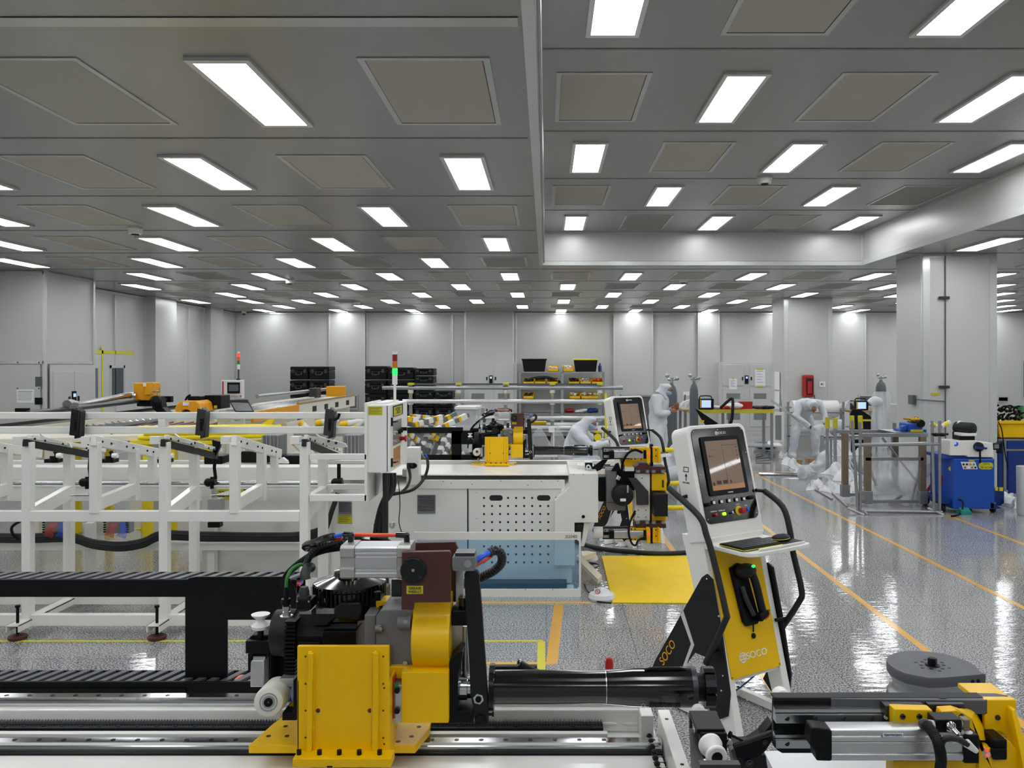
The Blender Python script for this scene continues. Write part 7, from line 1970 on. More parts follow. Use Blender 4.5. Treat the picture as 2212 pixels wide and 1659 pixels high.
for i, (x, Yq) in enumerate(((1787, 15.0), (1804, 14.8))):
 t = thing('clamp_post', ('left', 'right')[i] + ' short post with yellow sleeve near the film rolls', 'post', (X_(x, Yq), Yq, 0))
 MB().cyl((X_(x, Yq), Yq, 0), W(x, 925, Yq), .03, n=8).done('post', 'galvanised', t, smooth=True)
 MB().cyl(W(x, 924, Yq), W(x, 901 + i * 3, Yq), .045, n=8).done('sleeve', 'label_yellow', t, smooth=True)
for i, (a, c, e) in enumerate((((2011, 913), (2022, 921), 1), ((2034, 921), (2052, 911), 0))):
 t = thing('taped_tip', ('left', 'right')[i] + ' white and yellow wrapped tube tip beside the chrome frame top', 'wrapped tip', W(a[0], a[1], 10.8))
 MB().cyl(W(*a, 10.8), W(*c, 10.8), .028, n=8).done('tip', 'nylon' if True else '', t, smooth=True)
 q = W(*a, 10.8).lerp(W(*c, 10.8), .3); MB().cyl(q, q.lerp(W(*c, 10.8), .6), .031, n=8).done('tape', 'yellow_bright', t, smooth=True)
# low chrome rail shelf behind (horizontal)
railframe('tube_rail_low', 'low chrome rail between the film rolls and the tall tube frame', 15.2, [(W(1780, 943, 15.2), W(1912, 941, 15.2)), (W(1780, 948, 15.2), W(1905, 947, 15.2)), (W(1795, 944, 15.2), (X_(1795, 15.2), 15.2, 0)), (W(1900, 944, 15.2), (X_(1900, 15.2), 15.2, 0))], .022, 'steel')
# loose tubes on the floor
def ftube(lab, pts, r=.013, m_='galvanised'):
 P = [FL(x, y, r + .001) if len(p) == 2 else W(p[0], p[1], p[2]) for p in pts for x, y in [p[:2]]]
 MB().tube(P, r, 8, 0).done('loose_tube', m_, smooth=True, label=lab, cat='steel tube', group='loose steel tubes on the floor')
ftube('straight chrome tube pair lying across the floor behind the console', [(1640, 1024), (1735, 1025)], .022, 'chrome')
ftube('bent steel tube lying on the floor, longest of the front three', [(1775, 1033), (1770, 1031), (1768, 1036), (1830, 1094)])
ftube('short bent steel tube beside the crumpled film', [(1760, 1056), (1798, 1078)])
ftube('steel tube leaning low towards the open frame, left one', [(1823, 985, 13.5), (1873, 1072, 12.6)])
ftube('steel tube leaning low towards the open frame, right one', [(1833, 990, 13.5), (1880, 1070, 12.6)])
for i in range(5):
 ftube('thin steel rod number %s in the fan behind the console' % ORD[i], [(1633, 983 + i * 4), (1655 + i * 2, 975 + i * 6)], .012)
ftube('slanting long steel tube over the left arm of the bending worker', [(1667, 865, 17.6), (1747, 925, 16.2)], .022)
# dark tool bundle at the cabinet foot
b = MB(); b.ball(FL(1646, 962, .08), .13, 1.6, 1, .6); b.ball(FL(1660, 965, .1), .1, 1.6, 1, .7); b.done('tool_bag', 'black', smooth=True, label='black tool bag on the floor beside the bench end', cat='tool bag')
b = MB(); b.prism([FL(1655, 965, .16), FL(1690, 966, .16), FL(1680, 955, .16), FL(1660, 955, .16)], (0, 0, .03)); b.prism([FL(1668, 971, .02), FL(1692, 972, .02), FL(1690, 968, .02), FL(1670, 967, .02)], (0, 0, .03)); b.done('white_boards', 'nylon', label='white plastic boards on top of the black tool bag', cat='board')
# paper, cardboard blocks
MB().prism([FL(1792, 1009, .002), FL(1830, 1011, .002), FL(1828, 1006, .002), FL(1800, 1005, .002)], (0, 0, .004)).done('white_sheet', 'paper', label='flat white sheet lying on the floor near the film heaps', cat='sheet')
for i, (x, y) in enumerate(((1725, 1001), (1752, 999))):
 c = FL(x, y); MB().box(c.x - .07, c.y, 0, c.x + .07, c.y + .15, .07).done('wood_block', 'wood', label=('left', 'right')[i] + ' small wooden block on the floor under the film loop', cat='wood block')
# crumpled film heaps
def heap(lab, pts, w, h, seed, m_='plastic_white', n=60):
 """long crumpled strip of film along pts (floor points)"""
 random.seed(seed); b = MB()
 ph = [random.uniform(0, 6.28) for _ in range(8)]
 P = [Vector(p) for p in pts]
 def fn(u, v):
  k = min(int(u * (len(P) - 1)), len(P) - 2); f = u * (len(P) - 1) - k
  c = P[k].lerp(P[k + 1], f); d = (P[k + 1] - P[k]); d.z = 0; d.normalize(); nn = Vector((-d.y, d.x, 0))
  ww = w * (.65 + .35 * math.sin(u * 17 + ph[0])) * (math.sin(min(1, u * 8, (1 - u) * 8) * PI / 2) * .8 + .2)
  q = (v - .5) * 2
  z = h * (1 - q * q) * (.55 + .45 * math.sin(u * 23 + q * 4 + ph[1])) + .25 * h * (math.sin(u * 61 + ph[2] + q * 9) + 1) * (1 - q * q) + .004
  return c + nn * (q * ww + .03 * math.sin(u * 47 + q * 7)) + Vector((0, 0, max(.003, z)))
 b.grid(fn, n, 10)
 return b.done('plastic_film_heap', m_, smooth=True, label=lab, cat='plastic film')
heap('large crumpled white film heap on the floor left of tube frames', [FL(1750, 1055), FL(1790, 1060), FL(1830, 1062), FL(1860, 1070)], .30, .12, 1)
heap('crumpled film ridge behind the front heap', [FL(1800, 1020), FL(1825, 1032), FL(1850, 1045), FL(1860, 1058)], .28, .16, 2)
heap('curved film trail hanging under the bending worker to the floor', [FL(1690, 985), FL(1705, 1000), FL(1733, 1024), FL(1760, 1010)], .16, .10, 3)
heap('film pile behind the low chrome rail', [FL(1790, 985), FL(1830, 980), FL(1870, 985)], .4, .22, 4)
b = MB(); b.tube([FL(1733, 1023, .1), W(1765, 1008, 15.6), W(1785, 980, 15.9), W(1795, 955, 16.1), W(1780, 932, 16.2), W(1755, 925, 16.2)], lambda q: .09 + .035 * math.sin(q * 24), 12, 6)
b.done('hanging_film', 'film_dense', smooth=True, label='loop of clear film hanging from the hands of the bending worker', cat='plastic film')
b = MB(); b.grid(lambda u, v: (X_(1885, 11.4) + .75 * u + .06 * math.sin(v * 9), 11.5 + .6 * .35 * math.sin(u * 5 + v * 2), .02 + (1 - v) * (.72 - .2 * u) + .03 * math.sin(u * 21)), 26, 12)
b.done('film_curtain', 'film_dense', smooth=True, label='loose clear film bunched under the open steel bench', cat='plastic film')
heap('clear film bunched at the foot of the open steel bench', [FL(1890, 1085), FL(1930, 1075), FL(1975, 1085)], .35, .25, 6, 'plastic_film')
heap('scraps of clear film on the floor below the far bending unit', [FL(1300, 1165), FL(1340, 1172), FL(1380, 1180)], .18, .05, 7)
heap('white film beside the wheels of the blue machine at right edge', [FL(2170, 1085), FL(2190, 1095), FL(2215, 1098)], .18, .12, 8)
for i, (x, y, lab) in enumerate(((1165, 955, 'left peaked plastic bag behind the arbor tube'), (1205, 965, 'right plastic bag behind the arbor tube, beside tag post'))):
 b = MB(); random.seed(i); Yq = 12.0; c = W(x, y, Yq)
 b.grid(lambda u, v: c + Vector((.22 * (v ** .8) * math.cos(2 * PI * u) * (1 + .15 * math.sin(14 * u)), .22 * (v ** .8) * math.sin(2 * PI * u), (.22 if i == 0 else .28) * (1 - v * 1.9) + .02 * math.sin(u * 25))), 24, 8)
 b.done('plastic_bag', 'plastic_film', smooth=True, label=lab, cat='plastic bag')
t = thing('parts_table', 'low white table of parts beside the seated worker', 'table', (X_(1205, 12.3), 12.3, 0))
MB().box(X_(1140, 12.3), 11.8, Z_(975, 12.3) - .03, X_(1204, 12.3), 12.6, Z_(975, 12.3)).done('table_top', 'white_paint', t)
for x in (1145, 1199):
 for y in (11.85, 12.5): MB().box(X_(x, 12.3), y, 0, X_(x, 12.3) + .04, y + .04, Z_(975, 12.3) - .03).done('leg', 'galvanised', t)
for i, (x, m_, lab) in enumerate(((1190, 'red', 'red can on the parts table'), (1198, 'yellow', 'yellow can on the parts table'), (1155, 'nylon', 'white tub on the left of the parts table'))):
 c = Vector((X_(x, 12.0), 12.0, Z_(975, 12.3))); MB().cyl(c, c + Vector((0, 0, .10)), .045, n=12).done('can', m_, smooth=True, label=lab, cat='can')
t = thing('tape_gun', 'yellow tape dispenser held by the seated worker', 'tape dispenser', W(1291, 935, 12.4))
MB().pb(1284, 931, 1299, 935, 12.35, .06).done('top_bar', 'yellow', t, bevel=.004); MB().lathe(W(1291, 945, 12.35), (0, 1, 0), [(0, .055), (.05, .055)], 20).done('tape_roll', 'yellow_bright', t, smooth=True)
MB().pb(1283, 935, 1288, 957, 12.36, .05).done('grip', 'charcoal', t, bevel=.004)
# wooden / yellow tubes standing behind far arm : wrapped yellow horizontal poles
for i, (y, xb) in enumerate(((972, 1475), (1044, 1480), (1097, 1490))):
 Yq = 9.2
 t = thing('yellow_pole', ('upper', 'middle', 'lower')[i] + ' horizontal yellow wrapped pole between bending unit and console', 'wrapped pole', W(1450, y, Yq), 0, 'horizontal yellow wrapped poles')
 MB().cyl(W(1428, y, Yq), W(xb + 25, y, Yq), .026, n=12).done('pole', 'yellow_bright', t, smooth=True)
t = thing('pole_stand', 'steel trestle holding the yellow poles behind the nearest console', 'stand', (X_(1500, 9.25), 9.25, 0))
b = MB(); b.box(X_(1497, 9.25), 9.24, 0, X_(1505, 9.25), 9.30, Z_(960, 9.25)); b.done('upright', 'galvanised', t)
for i, (x, y0, y1) in enumerate(((1390, 922, 952), (1307, 850, 955))):
 MB().pb(x, y0, x + (9 if i == 0 else 4), 1055, 12.9, .05).done('yellow_board', 'yellow_bright', label=('yellow board standing behind the far console handle', 'slim yellow strip left of the far console')[i], cat='board')
# ================================================================ blue deburring machine
BM = thing('grinding_machine', 'blue cabinet machine with white head and black motor by the big column', 'grinding machine', (X_(2090, 11.0), 11.0, 0))
def bluemachine(P):
 Y = 10.7
 b = MB(); b.pb(2059, 991, 2149, 1100, Y, .65); b.done('cabinet', 'blue', P, bevel=.012)
 MB().prism([W(2032, 986, Y + .7), W(2059, 990, Y + .0), W(2059, 1096, Y + .0), W(2030, 1085, Y + .7)], (0, .01, 0)).done('cabinet_side', 'blue_dark' if False else 'blue', P)
 MB().pb(2040, 984, 2144, 991, Y + .05, .55).done('top_plate', 'blue', P, bevel=.005)
 b = MB(); b.pp([(2052, 952), (2112, 952), (2112, 955), (2145, 957), (2147, 988), (2090, 987), (2090, 984), (2052, 984)], Y - .02, .3); b.done('white_head', 'machine_white', P, bevel=.006)
 MB().lathe(W(2085, 925, Y + .2), (.45, -1, 0), [(-.14, .07), (-.13, .078), (.10, .078), (.12, .072), (.13, .05)], 24).done('motor', 'black_plastic', P, smooth=True)
 b = MB(); b.pp([(2067, 915), (2075, 909), (2083, 910), (2083, 950), (2067, 950)], Y + .25, .05); b.pb(2077, 936, 2110, 942, Y + .05, .2); b.done('motor_bracket', 'machine_white', P, bevel=.004)
 MB().pb(2074, 942, 2106, 952, Y + .05, .2).done('motor_base', 'black', P, bevel=.004)
 MB().lathe(W(2113, 965, Y - .03), (0, -1, 0), [(-.01, .06), (.03, .06), (.05, .03)], 20).done('chuck', 'black', P, smooth=True)
 b = MB(); b.pp([(2108, 963), (2134, 967), (2131, 971), (2108, 970)], Y - .1, .02); b.done('blue_lever', 'blue_dark', P); MB().cyl(W(2117, 972, Y - .08), W(2117, 1000, Y - .08), .012).done('lever_rod', 'black', P)
 b = MB(); b.pb(2143, 958, 2163, 972, Y + .05, .1); b.pb(2156, 955, 2165, 980, Y + .12, .05); b.done('side_drive', 'black', P, bevel=.004); MB().pb(2148, 960, 2158, 969, Y + .04, .02).done('drive_label', 'galvanised', P)
 b = MB()
 for x in (2059, 2065): b.cyl(W(x, 932, Y + .3), W(x, 955, Y + .3), .012, n=8)
 b.done('spindle_rods', 'dark_steel', P, smooth=True)
 b = MB()
 for k in range(5): b.pb(2036, 968 + k * 4, 2052, 970 + k * 4, Y + .5, .1)
 b.done('vent_ribs', 'gun_metal', P)
 pn = MB().pp([(2075.5, 998), (2107, 998), (2112, 1013.5), (2081, 1013.5)], Y - .006, .005).done('control_strip', 'paper', P)
 for r_, ys in enumerate((1003, 1010)):
  for k in range(4):
   x = 2081.5 + k * 7.4 + r_ * 3.5
   MB().cyl(W(x, ys, Y - .006), W(x, ys, Y - .02), .013, n=12).done('button', (('black', 'black', 'brass', 'teal'), ('red', 'nylon', 'red', 'black'))[r_][k], pn, smooth=True)
 b = MB(); c = []
 for cx_, a0 in ((2139, -PI / 2), (2121, PI / 2)):
  for k in range(7):
   a = a0 + PI * k / 6; c.append((cx_ + 7 * math.cos(a), 1006.5 - 7.5 * math.sin(a)))
 b.pp(c, Y - .006, .005); lp = b.done('name_plate', 'label_yellow', P)
 text('plate_text', 'GRINDER' if False else 'BF-AC/80', .038, 'ink', lp, W(2132, 1010, Y - .007)); text('plate_text', 'SOCO', .03, 'ink', lp, W(2131, 1002, Y - .007))
 MB().pb(2092, 993.5, 2105, 997, Y - .004, .003).done('small_label', 'label_yellow', P)
 lg = MB().cyl(W(2064.5, 959, Y - .02), W(2064.5, 959, Y - .026), .030, n=20).done('round_sign', 'blue_hose', P, smooth=True)
 b = MB(); b.pb(2061.5, 957, 2067.5, 960, Y - .029, .003); b.ball(W(2064.5, 956, Y - .027), .010, 1, .3, 1, 8, 6); b.done('sign_mark', 'white_print', lg)
 xs = X_(2045, Y + .35)
 b = MB(); q = W(2056, 1012, Y + .1); b.cyl(q + Vector((-.03, -.03, 0)), q + Vector((-.02, -.02, 0)), .028, n=14); b.done('warning_sticker', 'label_yellow', P)
 b = MB(); b.pp([(2033, 1029), (2046, 1026), (2046, 1040), (2033, 1045)], Y + .29, .01); b.done('red_label', 'red', P)
 b = MB(); b.box(X_(2040, Y), Y + .05, .12, X_(2150, Y), Y + .7, .16); b.prism([W(2140, 1085, Y), W(2165, 1098, Y), W(2140, 1100, Y)], (0, .6, 0)); b.done('base_frame', 'blue_dark', P)
 for x, yy in ((2048, Y + .15), (2153, Y + .1), (2048, Y + .65), (2148, Y + .65)):
  c = MB(); c.lathe((X_(x, Y) - .02, yy, .055), (1, 0, 0), [(0, .05), (.005, .055), (.035, .055), (.04, .05)], 20); w_ = c.done('caster_wheel', 'rubber', P, smooth=True)
  MB().box(X_(x, Y) - .045, yy - .03, .05, X_(x, Y) - .03, yy + .03, .13).box(X_(x, Y) - .045, yy - .03, .112, X_(x, Y) + .03, yy + .03, .13).done('caster_fork', 'brass', P)
 hose([(2071, 1078, Y - .02), (2080, 1085, Y - .06), (2079, 1100, Y - .1)], .012, 'black', 'power_cord', P)
 MB().tube([FL(2079, 1100, .02), FL(2070, 1112, .015), FL(2055, 1115, .015)], .012, 6, 3).done('power_cord', 'black', P, smooth=True)
bluemachine(BM)
t = thing('foot_pedal', 'teal foot pedal on the floor before the blue machine', 'foot pedal', FL(2088, 1112))
c = FL(2088, 1112); MB().box(c.x - .07, c.y, 0, c.x + .07, c.y + .14, .035).prism([(c.x - .06, c.y, .035), (c.x + .06, c.y, .035), (c.x + .06, c.y + .12, .09), (c.x - .06, c.y + .12, .09)], (0, 0, .01)).done('pedal', 'teal', t, bevel=.004)
t = thing('hand_truck', 'red hand truck between the tube frames and the blue machine', 'hand truck', (X_(2012, 11.5), 11.5, 0))
b = MB(); b.tube([W(2027, 995, 11.4), W(2022, 1030, 11.4), W(2000, 1065, 11.4), W(1995, 1082, 11.4)], .02, 8, 2); b.tube([W(2020, 1022, 11.4), W(2030, 1040, 11.4), W(2028, 1068, 11.4)], .02, 8, 2); b.tube([W(2000, 1066, 11.4), W(2028, 1068, 11.4)], .02, 8, 0); b.done('truck_frame', 'red', t, smooth=True)
MB().lathe((X_(1996, 11.4), 11.4, .09), (1, 0, 0), [(0, .09), (.04, .09)], 20).done('wheel', 'brown', t, smooth=True)
# switch box with wire on column, yellow sticker, dark clamps
t = thing('switch_box', 'small grey switch box with a cable on the left face of the big column', 'switch box', (5.37, 12.3, Z_(875, 12.3)))
MB().box(5.34, 12.15, Z_(873, 12.3), 5.385, 12.3, Z_(853, 12.3)).done('box', 'gas_grey', t)
MB().tube([(5.37, 12.1, Z_(862, 12.2)), (5.37, 11.93, Z_(863, 12)), (5.6, 11.93, Z_(866, 11.93)), (5.72, 11.93, Z_(867, 11.93))], .008, 6, 2).tube([(5.715, 11.93, Z_(552, 11.93)), (5.715, 11.93, Z_(700, 11.93)), (5.715, 11.93, Z_(900, 11.93)), (5.72, 11.93, Z_(980, 11.93))], .008, 6, 0).done('column_cable', 'gun_metal', smooth=True, label='thin cable running down the front of the big column', cat='cable')
for i, y in enumerate((643, 836)):
 MB().pb(2030, y - 3, 2052, y + 3, 11.90, .04).done('column_clamp', 'charcoal', bevel=.004, label=('upper', 'lower')[i] + ' dark clamp on the cable of the big column', cat='clamp')
MB().pb(2012, 848, 2030, 854, 11.942, .003).done('yellow_sticker', 'label_yellow', label='yellow sticker on the front of the big column', cat='sticker')
t = thing('grey_box', 'pale grey box standing before the left face of the big column', 'box', (X_(1955, 13.3), 13.3, 0))
MB().pb(1938, 874, 1972, 915, 13.3, .3).done('box_body', 'wall_trim', t, bevel=.005); b = MB(); b.box(X_(1942, 13.3), 13.32, 0, X_(1968, 13.3), 13.55, Z_(915, 13.3)); b.done('box_stand', 'galvanised', t)
# blue cart with yellow bin at right edge
BC = thing('tool_cart', 'dark blue cart with drawers at the right edge behind the grinder', 'tool cart', (X_(2190, 12.1), 12.1, 0))
Y = 12.05
b = MB(); b.box(X_(2156, Y), Y, .10, X_(2290, Y), Y + .7, Z_(948, Y)); b.done('cart_body', 'blue_dark', BC, bevel=.008)
b = MB(); b.pb(2156, 948, 2290, 952, Y - .01, .02); b.pb(2168, 952, 2174, 1065, Y - .01, .02); b.pb(2174, 970, 2290, 974, Y - .01, .02); b.done('edge_trim', 'galvanised', BC)
MB().pb(2176, 953, 2290, 969, Y - .015, .02).done('drawer', 'blue_dark', BC, bevel=.004); MB().pb(2178, 976, 2290, 1066, Y - .012, .015).done('cart_door', 'blue_dark', BC, bevel=.004)
for x in (2165, 2280): MB().cyl((X_(x, Y), Y + .1, .05), (X_(x, Y) + .04, Y + .1, .05), .05, n=16).done('caster_wheel', 'rubber', BC, smooth=True)
t = thing('yellow_tub', 'large yellow plastic tub full of black clamps on the blue cart', 'plastic tub', (X_(2210, Y), Y + .3, Z_(948, Y) + .001))
MB().pp([(2160, 946), (2290, 946), (2294, 915), (2155, 915)], Y + .05, .5).done('tub_body', 'yellow', t, bevel=.01); MB().pb(2153, 910, 2296, 916, Y + .02, .55).done('tub_rim', 'yellow', t, bevel=.008)
random.seed(12)
for i in range(14):
 x = 2160 + (i % 8) * 8 + random.uniform(-2, 2); y = 906 - (i // 8) * 16 - random.uniform(0, 5); Yq = Y + .15 + .03 * (i % 5)
 c = W(x, y, Yq); a = random.uniform(0, 3.1)
 b = MB(); b.tube([c + Vector((.05 * math.cos(a + k * .8), .02 * k, .05 * math.sin(a + k * .8) + .02)) for k in range(5)], .015, 6, 3); b.ball(c, .025)
 b.done('clamp', 'black', smooth=True, label='black plastic clamp in the heap on the yellow tub at the right edge', cat='clamp', group='black clamps heaped in the yellow tub')
t = thing('green_can', 'green container behind the heap of clamps at the right edge', 'container', W(2205, 890, 13.0)); MB().lathe((X_(2207, 13.0), 13.0, Z_(912, 13.0)), (0, 0, 1), [(0, .08), (.22, .08), (.26, .05)], 16).done('can_body', 'green', t, smooth=True)
t = thing('white_drum', 'pale grey plastic drum cut off by the right edge', 'drum', (X_(2216, 10.6), 10.6, 0))
MB().lathe((X_(2218, 10.6), 10.6, 0), (0, 0, 1), [(0, .10), (.02, .115), (.60, .12), (.62, .12)], 24).done('drum_body', 'wall_trim', t, smooth=True)
hose([(2156, 911, 12.0), (2163, 925, 11.98), (2168, 955, 11.98), (2172, 985, 11.98), (2178, 1010, 11.98)], .008, 'black', 'cart_cable', BC, 6)
t = thing('purple_board', 'blue board with yellow tape leaning beside the grinder', 'board', (X_(2158, 11.3), 11.3, 0))
b = MB(); b.box(X_(2149, 11.3), 11.3, 0.0, X_(2169, 11.3), 11.33, Z_(1055, 11.3)); b.done('board', 'blue_dark', t); b = MB(); b.pb(2150, 1052, 2156, 1060, 11.29, .01); b.pb(2159, 1053, 2167, 1061, 11.29, .01); b.done('tape', 'yellow_bright', t)
t = thing('window_2', None, None, (X_(2212, 24.7), 24.7, 0)); t['kind'] = 'structure'
MB().pb(2209, 778, 2260, 860, 24.76, .03).done('window_frame', 'wall_trim', t); MB().pb(2211, 780, 2258, 858, 24.755, .02).done('pane', 'window_dark', t)
# ================================================================ left background : pipe machines
def pipeline():
 t = thing('pipe_machine', 'cream pipe machine with orange head running into the depth at left', 'pipe machine', (-6.9, 13, 0))
 x0 = -6.95
 MB().box(x0, 7.6, .6, x0 + .35, 15.2, 1.12).done('machine_bed', 'cream', t, bevel=.01)
 MB().box(x0 + .02, 7.6, 1.12, x0 + .33, 15.2, 1.15).done('bed_rail', 'steel', t)
 MB().box(x0 + .28, 7.6, 1.15, x0 + .31, 15.2, 1.19).done('guide_rail', 'dark_steel', t)
 for y in (8, 11, 14.5): MB().box(x0 + .02, y, 0, x0 + .33, y + .3, .6).done('machine_leg', 'cream', t)
 b = MB(); b.pb(288, 827, 323, 865, 13.8, .4); b.done('orange_head', 'orange_yellow', t, bevel=.015)
 b = MB(); b.pb(312, 826, 325, 853, 13.75, .1); b.done('head_cover', 'orange_yellow', t, bevel=.01)
 MB().pb(309, 828, 315, 835, 13.74, .01).done('head_label', 'paper', t)
 b = MB(); b.pb(295, 862, 335, 878, 13.85, .3); b.pp([(328, 856), (345, 856), (350, 880), (362, 892), (340, 893), (328, 880)], 13.8, .2); b.ball(W(338, 868, 13.8), .09, 1, 1, 1.2); b.done('clamp_body', 'black', t, bevel=.01)
 b = MB(); b.cyl(W(338, 856, 13.8), W(338, 848, 13.8), .015); b.cyl(W(330, 846, 13.8), W(346, 846, 13.8), .012); b.cyl(W(344, 846, 13.8), W(344, 838, 13.8), .012); b.done('hand_wheel', 'chrome', t, smooth=True)
 b = MB(); b.pb(345, 856, 369, 869, 14.3, .1); b.cyl(W(342, 866, 14.2), W(360, 862, 14.2), .02); b.done('end_stop', 'black', t)
 MB().tube([W(160, 876, 11.5), W(185, 872, 12.2), W(240, 862, 13.2), W(275, 855, 13.7), W(292, 855, 13.8)], .055, 12, 5).done('bent_pipe', 'steel', t, smooth=True)
 MB().tube([W(145, 874, 11.2), W(150, 871, 11.3), (W(160, 874, 11.5))], .06, 12, 2).done('pipe_guide', 'galvanised', t, smooth=True)
 MB().cyl(W(60, 893, 10.2), W(305, 866, 13.9), .035, n=12).done('straight_pipe', 'dark_steel', t, smooth=True)
 t = thing('roller_conveyor', 'cream conveyor with black spring rollers seen between the white rails', 'conveyor', (-4.9, 10.5, 0))
 MB().prism([W(-30, 935, 9.0), W(330, 916, 12.0), W(470, 915, 12.0), W(330, 940, 9.0), W(-30, 950, 8.6)], (0, 0, -.05)).done('conveyor_deck', 'cream', t)
 b = MB(); b.prism([W(170, 922, 9.2), W(340, 905, 12.2), W(345, 909, 12.2), W(180, 932, 9.2)], (0, .0, -.03)); b.done('roller_track', 'black', t)
 b = MB()
 for k in range(12):
  u = k / 11; p = W(184 + 145 * u, 925 - 17 * u, 9.15 + 2.9 * u); b.cyl(p + Vector((-.05, -.02, .03)), p + Vector((.05, .02, -.03)), .014, n=8)
 b.done('track_rollers', 'chrome', t, smooth=True)
 b = MB()
 for k in range(6): b.cyl(W(240 + k * 25, 936 - k * 2, 9.3), W(330 + k * 22, 912, 11.8), .012, n=6)
 b.done('copper_lines', 'brown', t, smooth=True)
 MB().prism([W(250, 960, 8.9), W(460, 908, 11.5), W(470, 912, 11.5), W(262, 968, 8.9)], (0, 0, -.04)).done('brown_channel', 'brown_steel', t)
 for x in (60, 280): MB().box(X_(x, 9), 9.0, 0, X_(x, 9) + .12, 9.1, 1.15).done('conveyor_leg', 'cream', t)
 t = thing('orange_unit', 'orange rounded machine cover with white label at left of black box', 'machine cover', (X_(402, 13), 13, 0))
 b = MB(); b.pp([(377, 882), (383, 872), (392, 866), (422, 866), (430, 872), (434, 890), (412, 892), (408, 886), (400, 884), (394, 886), (390, 892), (380, 892)], 13, .5); b.done('cover', 'orange_yellow', t, bevel=.01)
 MB().pb(395, 869, 408, 876, 12.98, .01).done('label', 'paper', t)
 MB().box(X_(380, 13), 13.02, 0, X_(432, 13), 13.4, Z_(891, 13)).done('base', 'cream', t)
 b = MB(); b.pb(405, 856, 432, 868, 13.2, .2); b.tube([W(400, 868, 13.2), W(404, 858, 13.2), W(412, 853, 13.2)], .02, 6, 2); b.done('top_motor', 'black', t, bevel=.01)
 t = thing('black_printer', 'black box unit with a green light left of the pendant panel', 'machine box', (X_(460, 13.5), 13.5, 0))
 b = MB(); b.pb(441, 854, 477, 883, 13.5, .4); b.done('box_body', 'black', t, bevel=.01); MB().pb(445, 872, 453, 874, 13.48, .02).done('status_light', 'lamp_green', t); MB().pb(462, 876, 468, 882, 13.48, .02).done('yellow_sticker', 'label_yellow', t)
 MB().box(X_(445, 13.5), 13.55, 0, X_(472, 13.5), 13.8, Z_(883, 13.5)).done('box_stand', 'cream', t)
 t = thing('flat_monitor', 'tilted grey touch monitor standing before the orange conveyor', 'monitor', (X_(522, 11.5), 11.5, 0))
 MB().prism([W(493, 864, 11.7), W(535, 863, 11.7), W(549, 890, 11.3), W(508, 890, 11.3)], (0, .05, -.02)).done('monitor_body', 'black', t, bevel=.004)
 MB().prism([W(497, 866, 11.69), W(533, 865.5, 11.69), W(546, 888, 11.29), W(510, 888, 11.29)], (0, -.005, .002)).done('screen', 'galvanised', t)
 MB().box(X_(518, 11.6), 11.6, 0, X_(526, 11.6), 11.66, Z_(880, 11.5)).done('stand', 'cream', t)
 Y = 15.0
 t = thing('pendant_panel', 'white hanging control panel with a dark screen under the red lit tower', 'control panel', (X_(500, Y), Y, 0))
 b = MB(); b.pb(478, 821, 523, 861, Y, .12); b.done('panel_body', 'white_paint', t, bevel=.008)
 MB().pb(480, 824, 483, 858, Y - .004, .004).done('red_stripe', 'red', t)
 s_ = MB().pb(491, 826, 518, 850, Y - .01, .01).done('screen_frame', 'black', t); MB().pb(494, 831, 515, 845, Y - .014, .004).done('screen', 'gas_grey', s_)
 for k in range(7): MB().cyl(W(490 + k * 5, 855.5, Y), W(490 + k * 5, 855.5, Y - .03), .014, n=8).done('button', ('red', 'steel', 'steel', 'steel', 'steel', 'steel', 'red')[k], t)
 b = MB(); b.box(X_(497, Y), Y + .02, 0, X_(503, Y), Y + .08, Z_(861, Y)); b.done('pole', 'white_paint', t)
 tower('signal_tower', 'small signal tower with red light lit above the white pendant panel', X_(513, Y), Y + .05, Z_(821, Y), 1.13, 'red', 'charcoal')
 xa = -4.2
 t = thing('feed_conveyor', 'long cream and orange feed conveyor running back behind the rack', 'conveyor', (xa, 14, 0))
 za = 1.245
 MB().box(xa - .02, 11.9, za - .16, xa + .02, 14.1, za).done('orange_side', 'orange_yellow', t, bevel=.004)
 sd = MB().box(xa - .02, 14.1, za - .22, xa + .02, 18.2, za).done('cream_side', 'cream', t, bevel=.004)
 MB().box(xa - .025, 14.1, za, xa + .03, 18.2, za + .03).done('top_strip', 'label_yellow' if False else 'wood', t)
 b = MB()
 for y in (14.9, 15.7, 16.5, 17.4): b.box(xa + .02, y, za - .17, xa + .024, y + .25, za - .07)
 b.done('side_windows', 'ink', sd)
 b = MB()
 for k in range(22): b.cyl((xa - .5, 12.0 + k * .27, za - .03), (xa - .02, 12.0 + k * .27, za - .03), .04, n=8)
 b.done('rollers', 'galvanised', t, smooth=True, kind='stuff')
 MB().box(xa - .54, 11.9, za - .16, xa - .5, 18.2, za + .02).done('back_side', 'cream', t)
 MB().cyl((xa - .62, 13.9, za + .14), (xa - .62, 18.2, za + .14), .035, n=10).done('long_pipe', 'galvanised', t, smooth=True)
 b = MB(); b.box(xa - .7, 13.9, za - .05, xa - .56, 18.2, za + .02); b.done('pipe_support', 'cream', t)
 b = MB(); b.box(xa - .45, 17.6, za, xa - .1, 17.9, za + .22); b.done('orange_box', 'orange_yellow', t, bevel=.01)
 b = MB(); b.box(xa - .62, 16.9, za, xa - .45, 17.2, za + .2); b.done('clamp_head', 'charcoal', t, bevel=.01)
 for y in (12.1, 14.1, 16.2, 17.9):
  MB().box(xa - .45, y, 0, xa - .05, y + .12, za - .16).done('conveyor_leg', 'cream', t)
 MB().box(xa + .0, 12.0, .62, xa + .03, 13.2, .98).done('orange_panel', 'orange_yellow', t); MB().box(xa, 13.4, .3, xa + .03, 15.0, .98).done('cream_panel', 'cream', t)
pipeline()
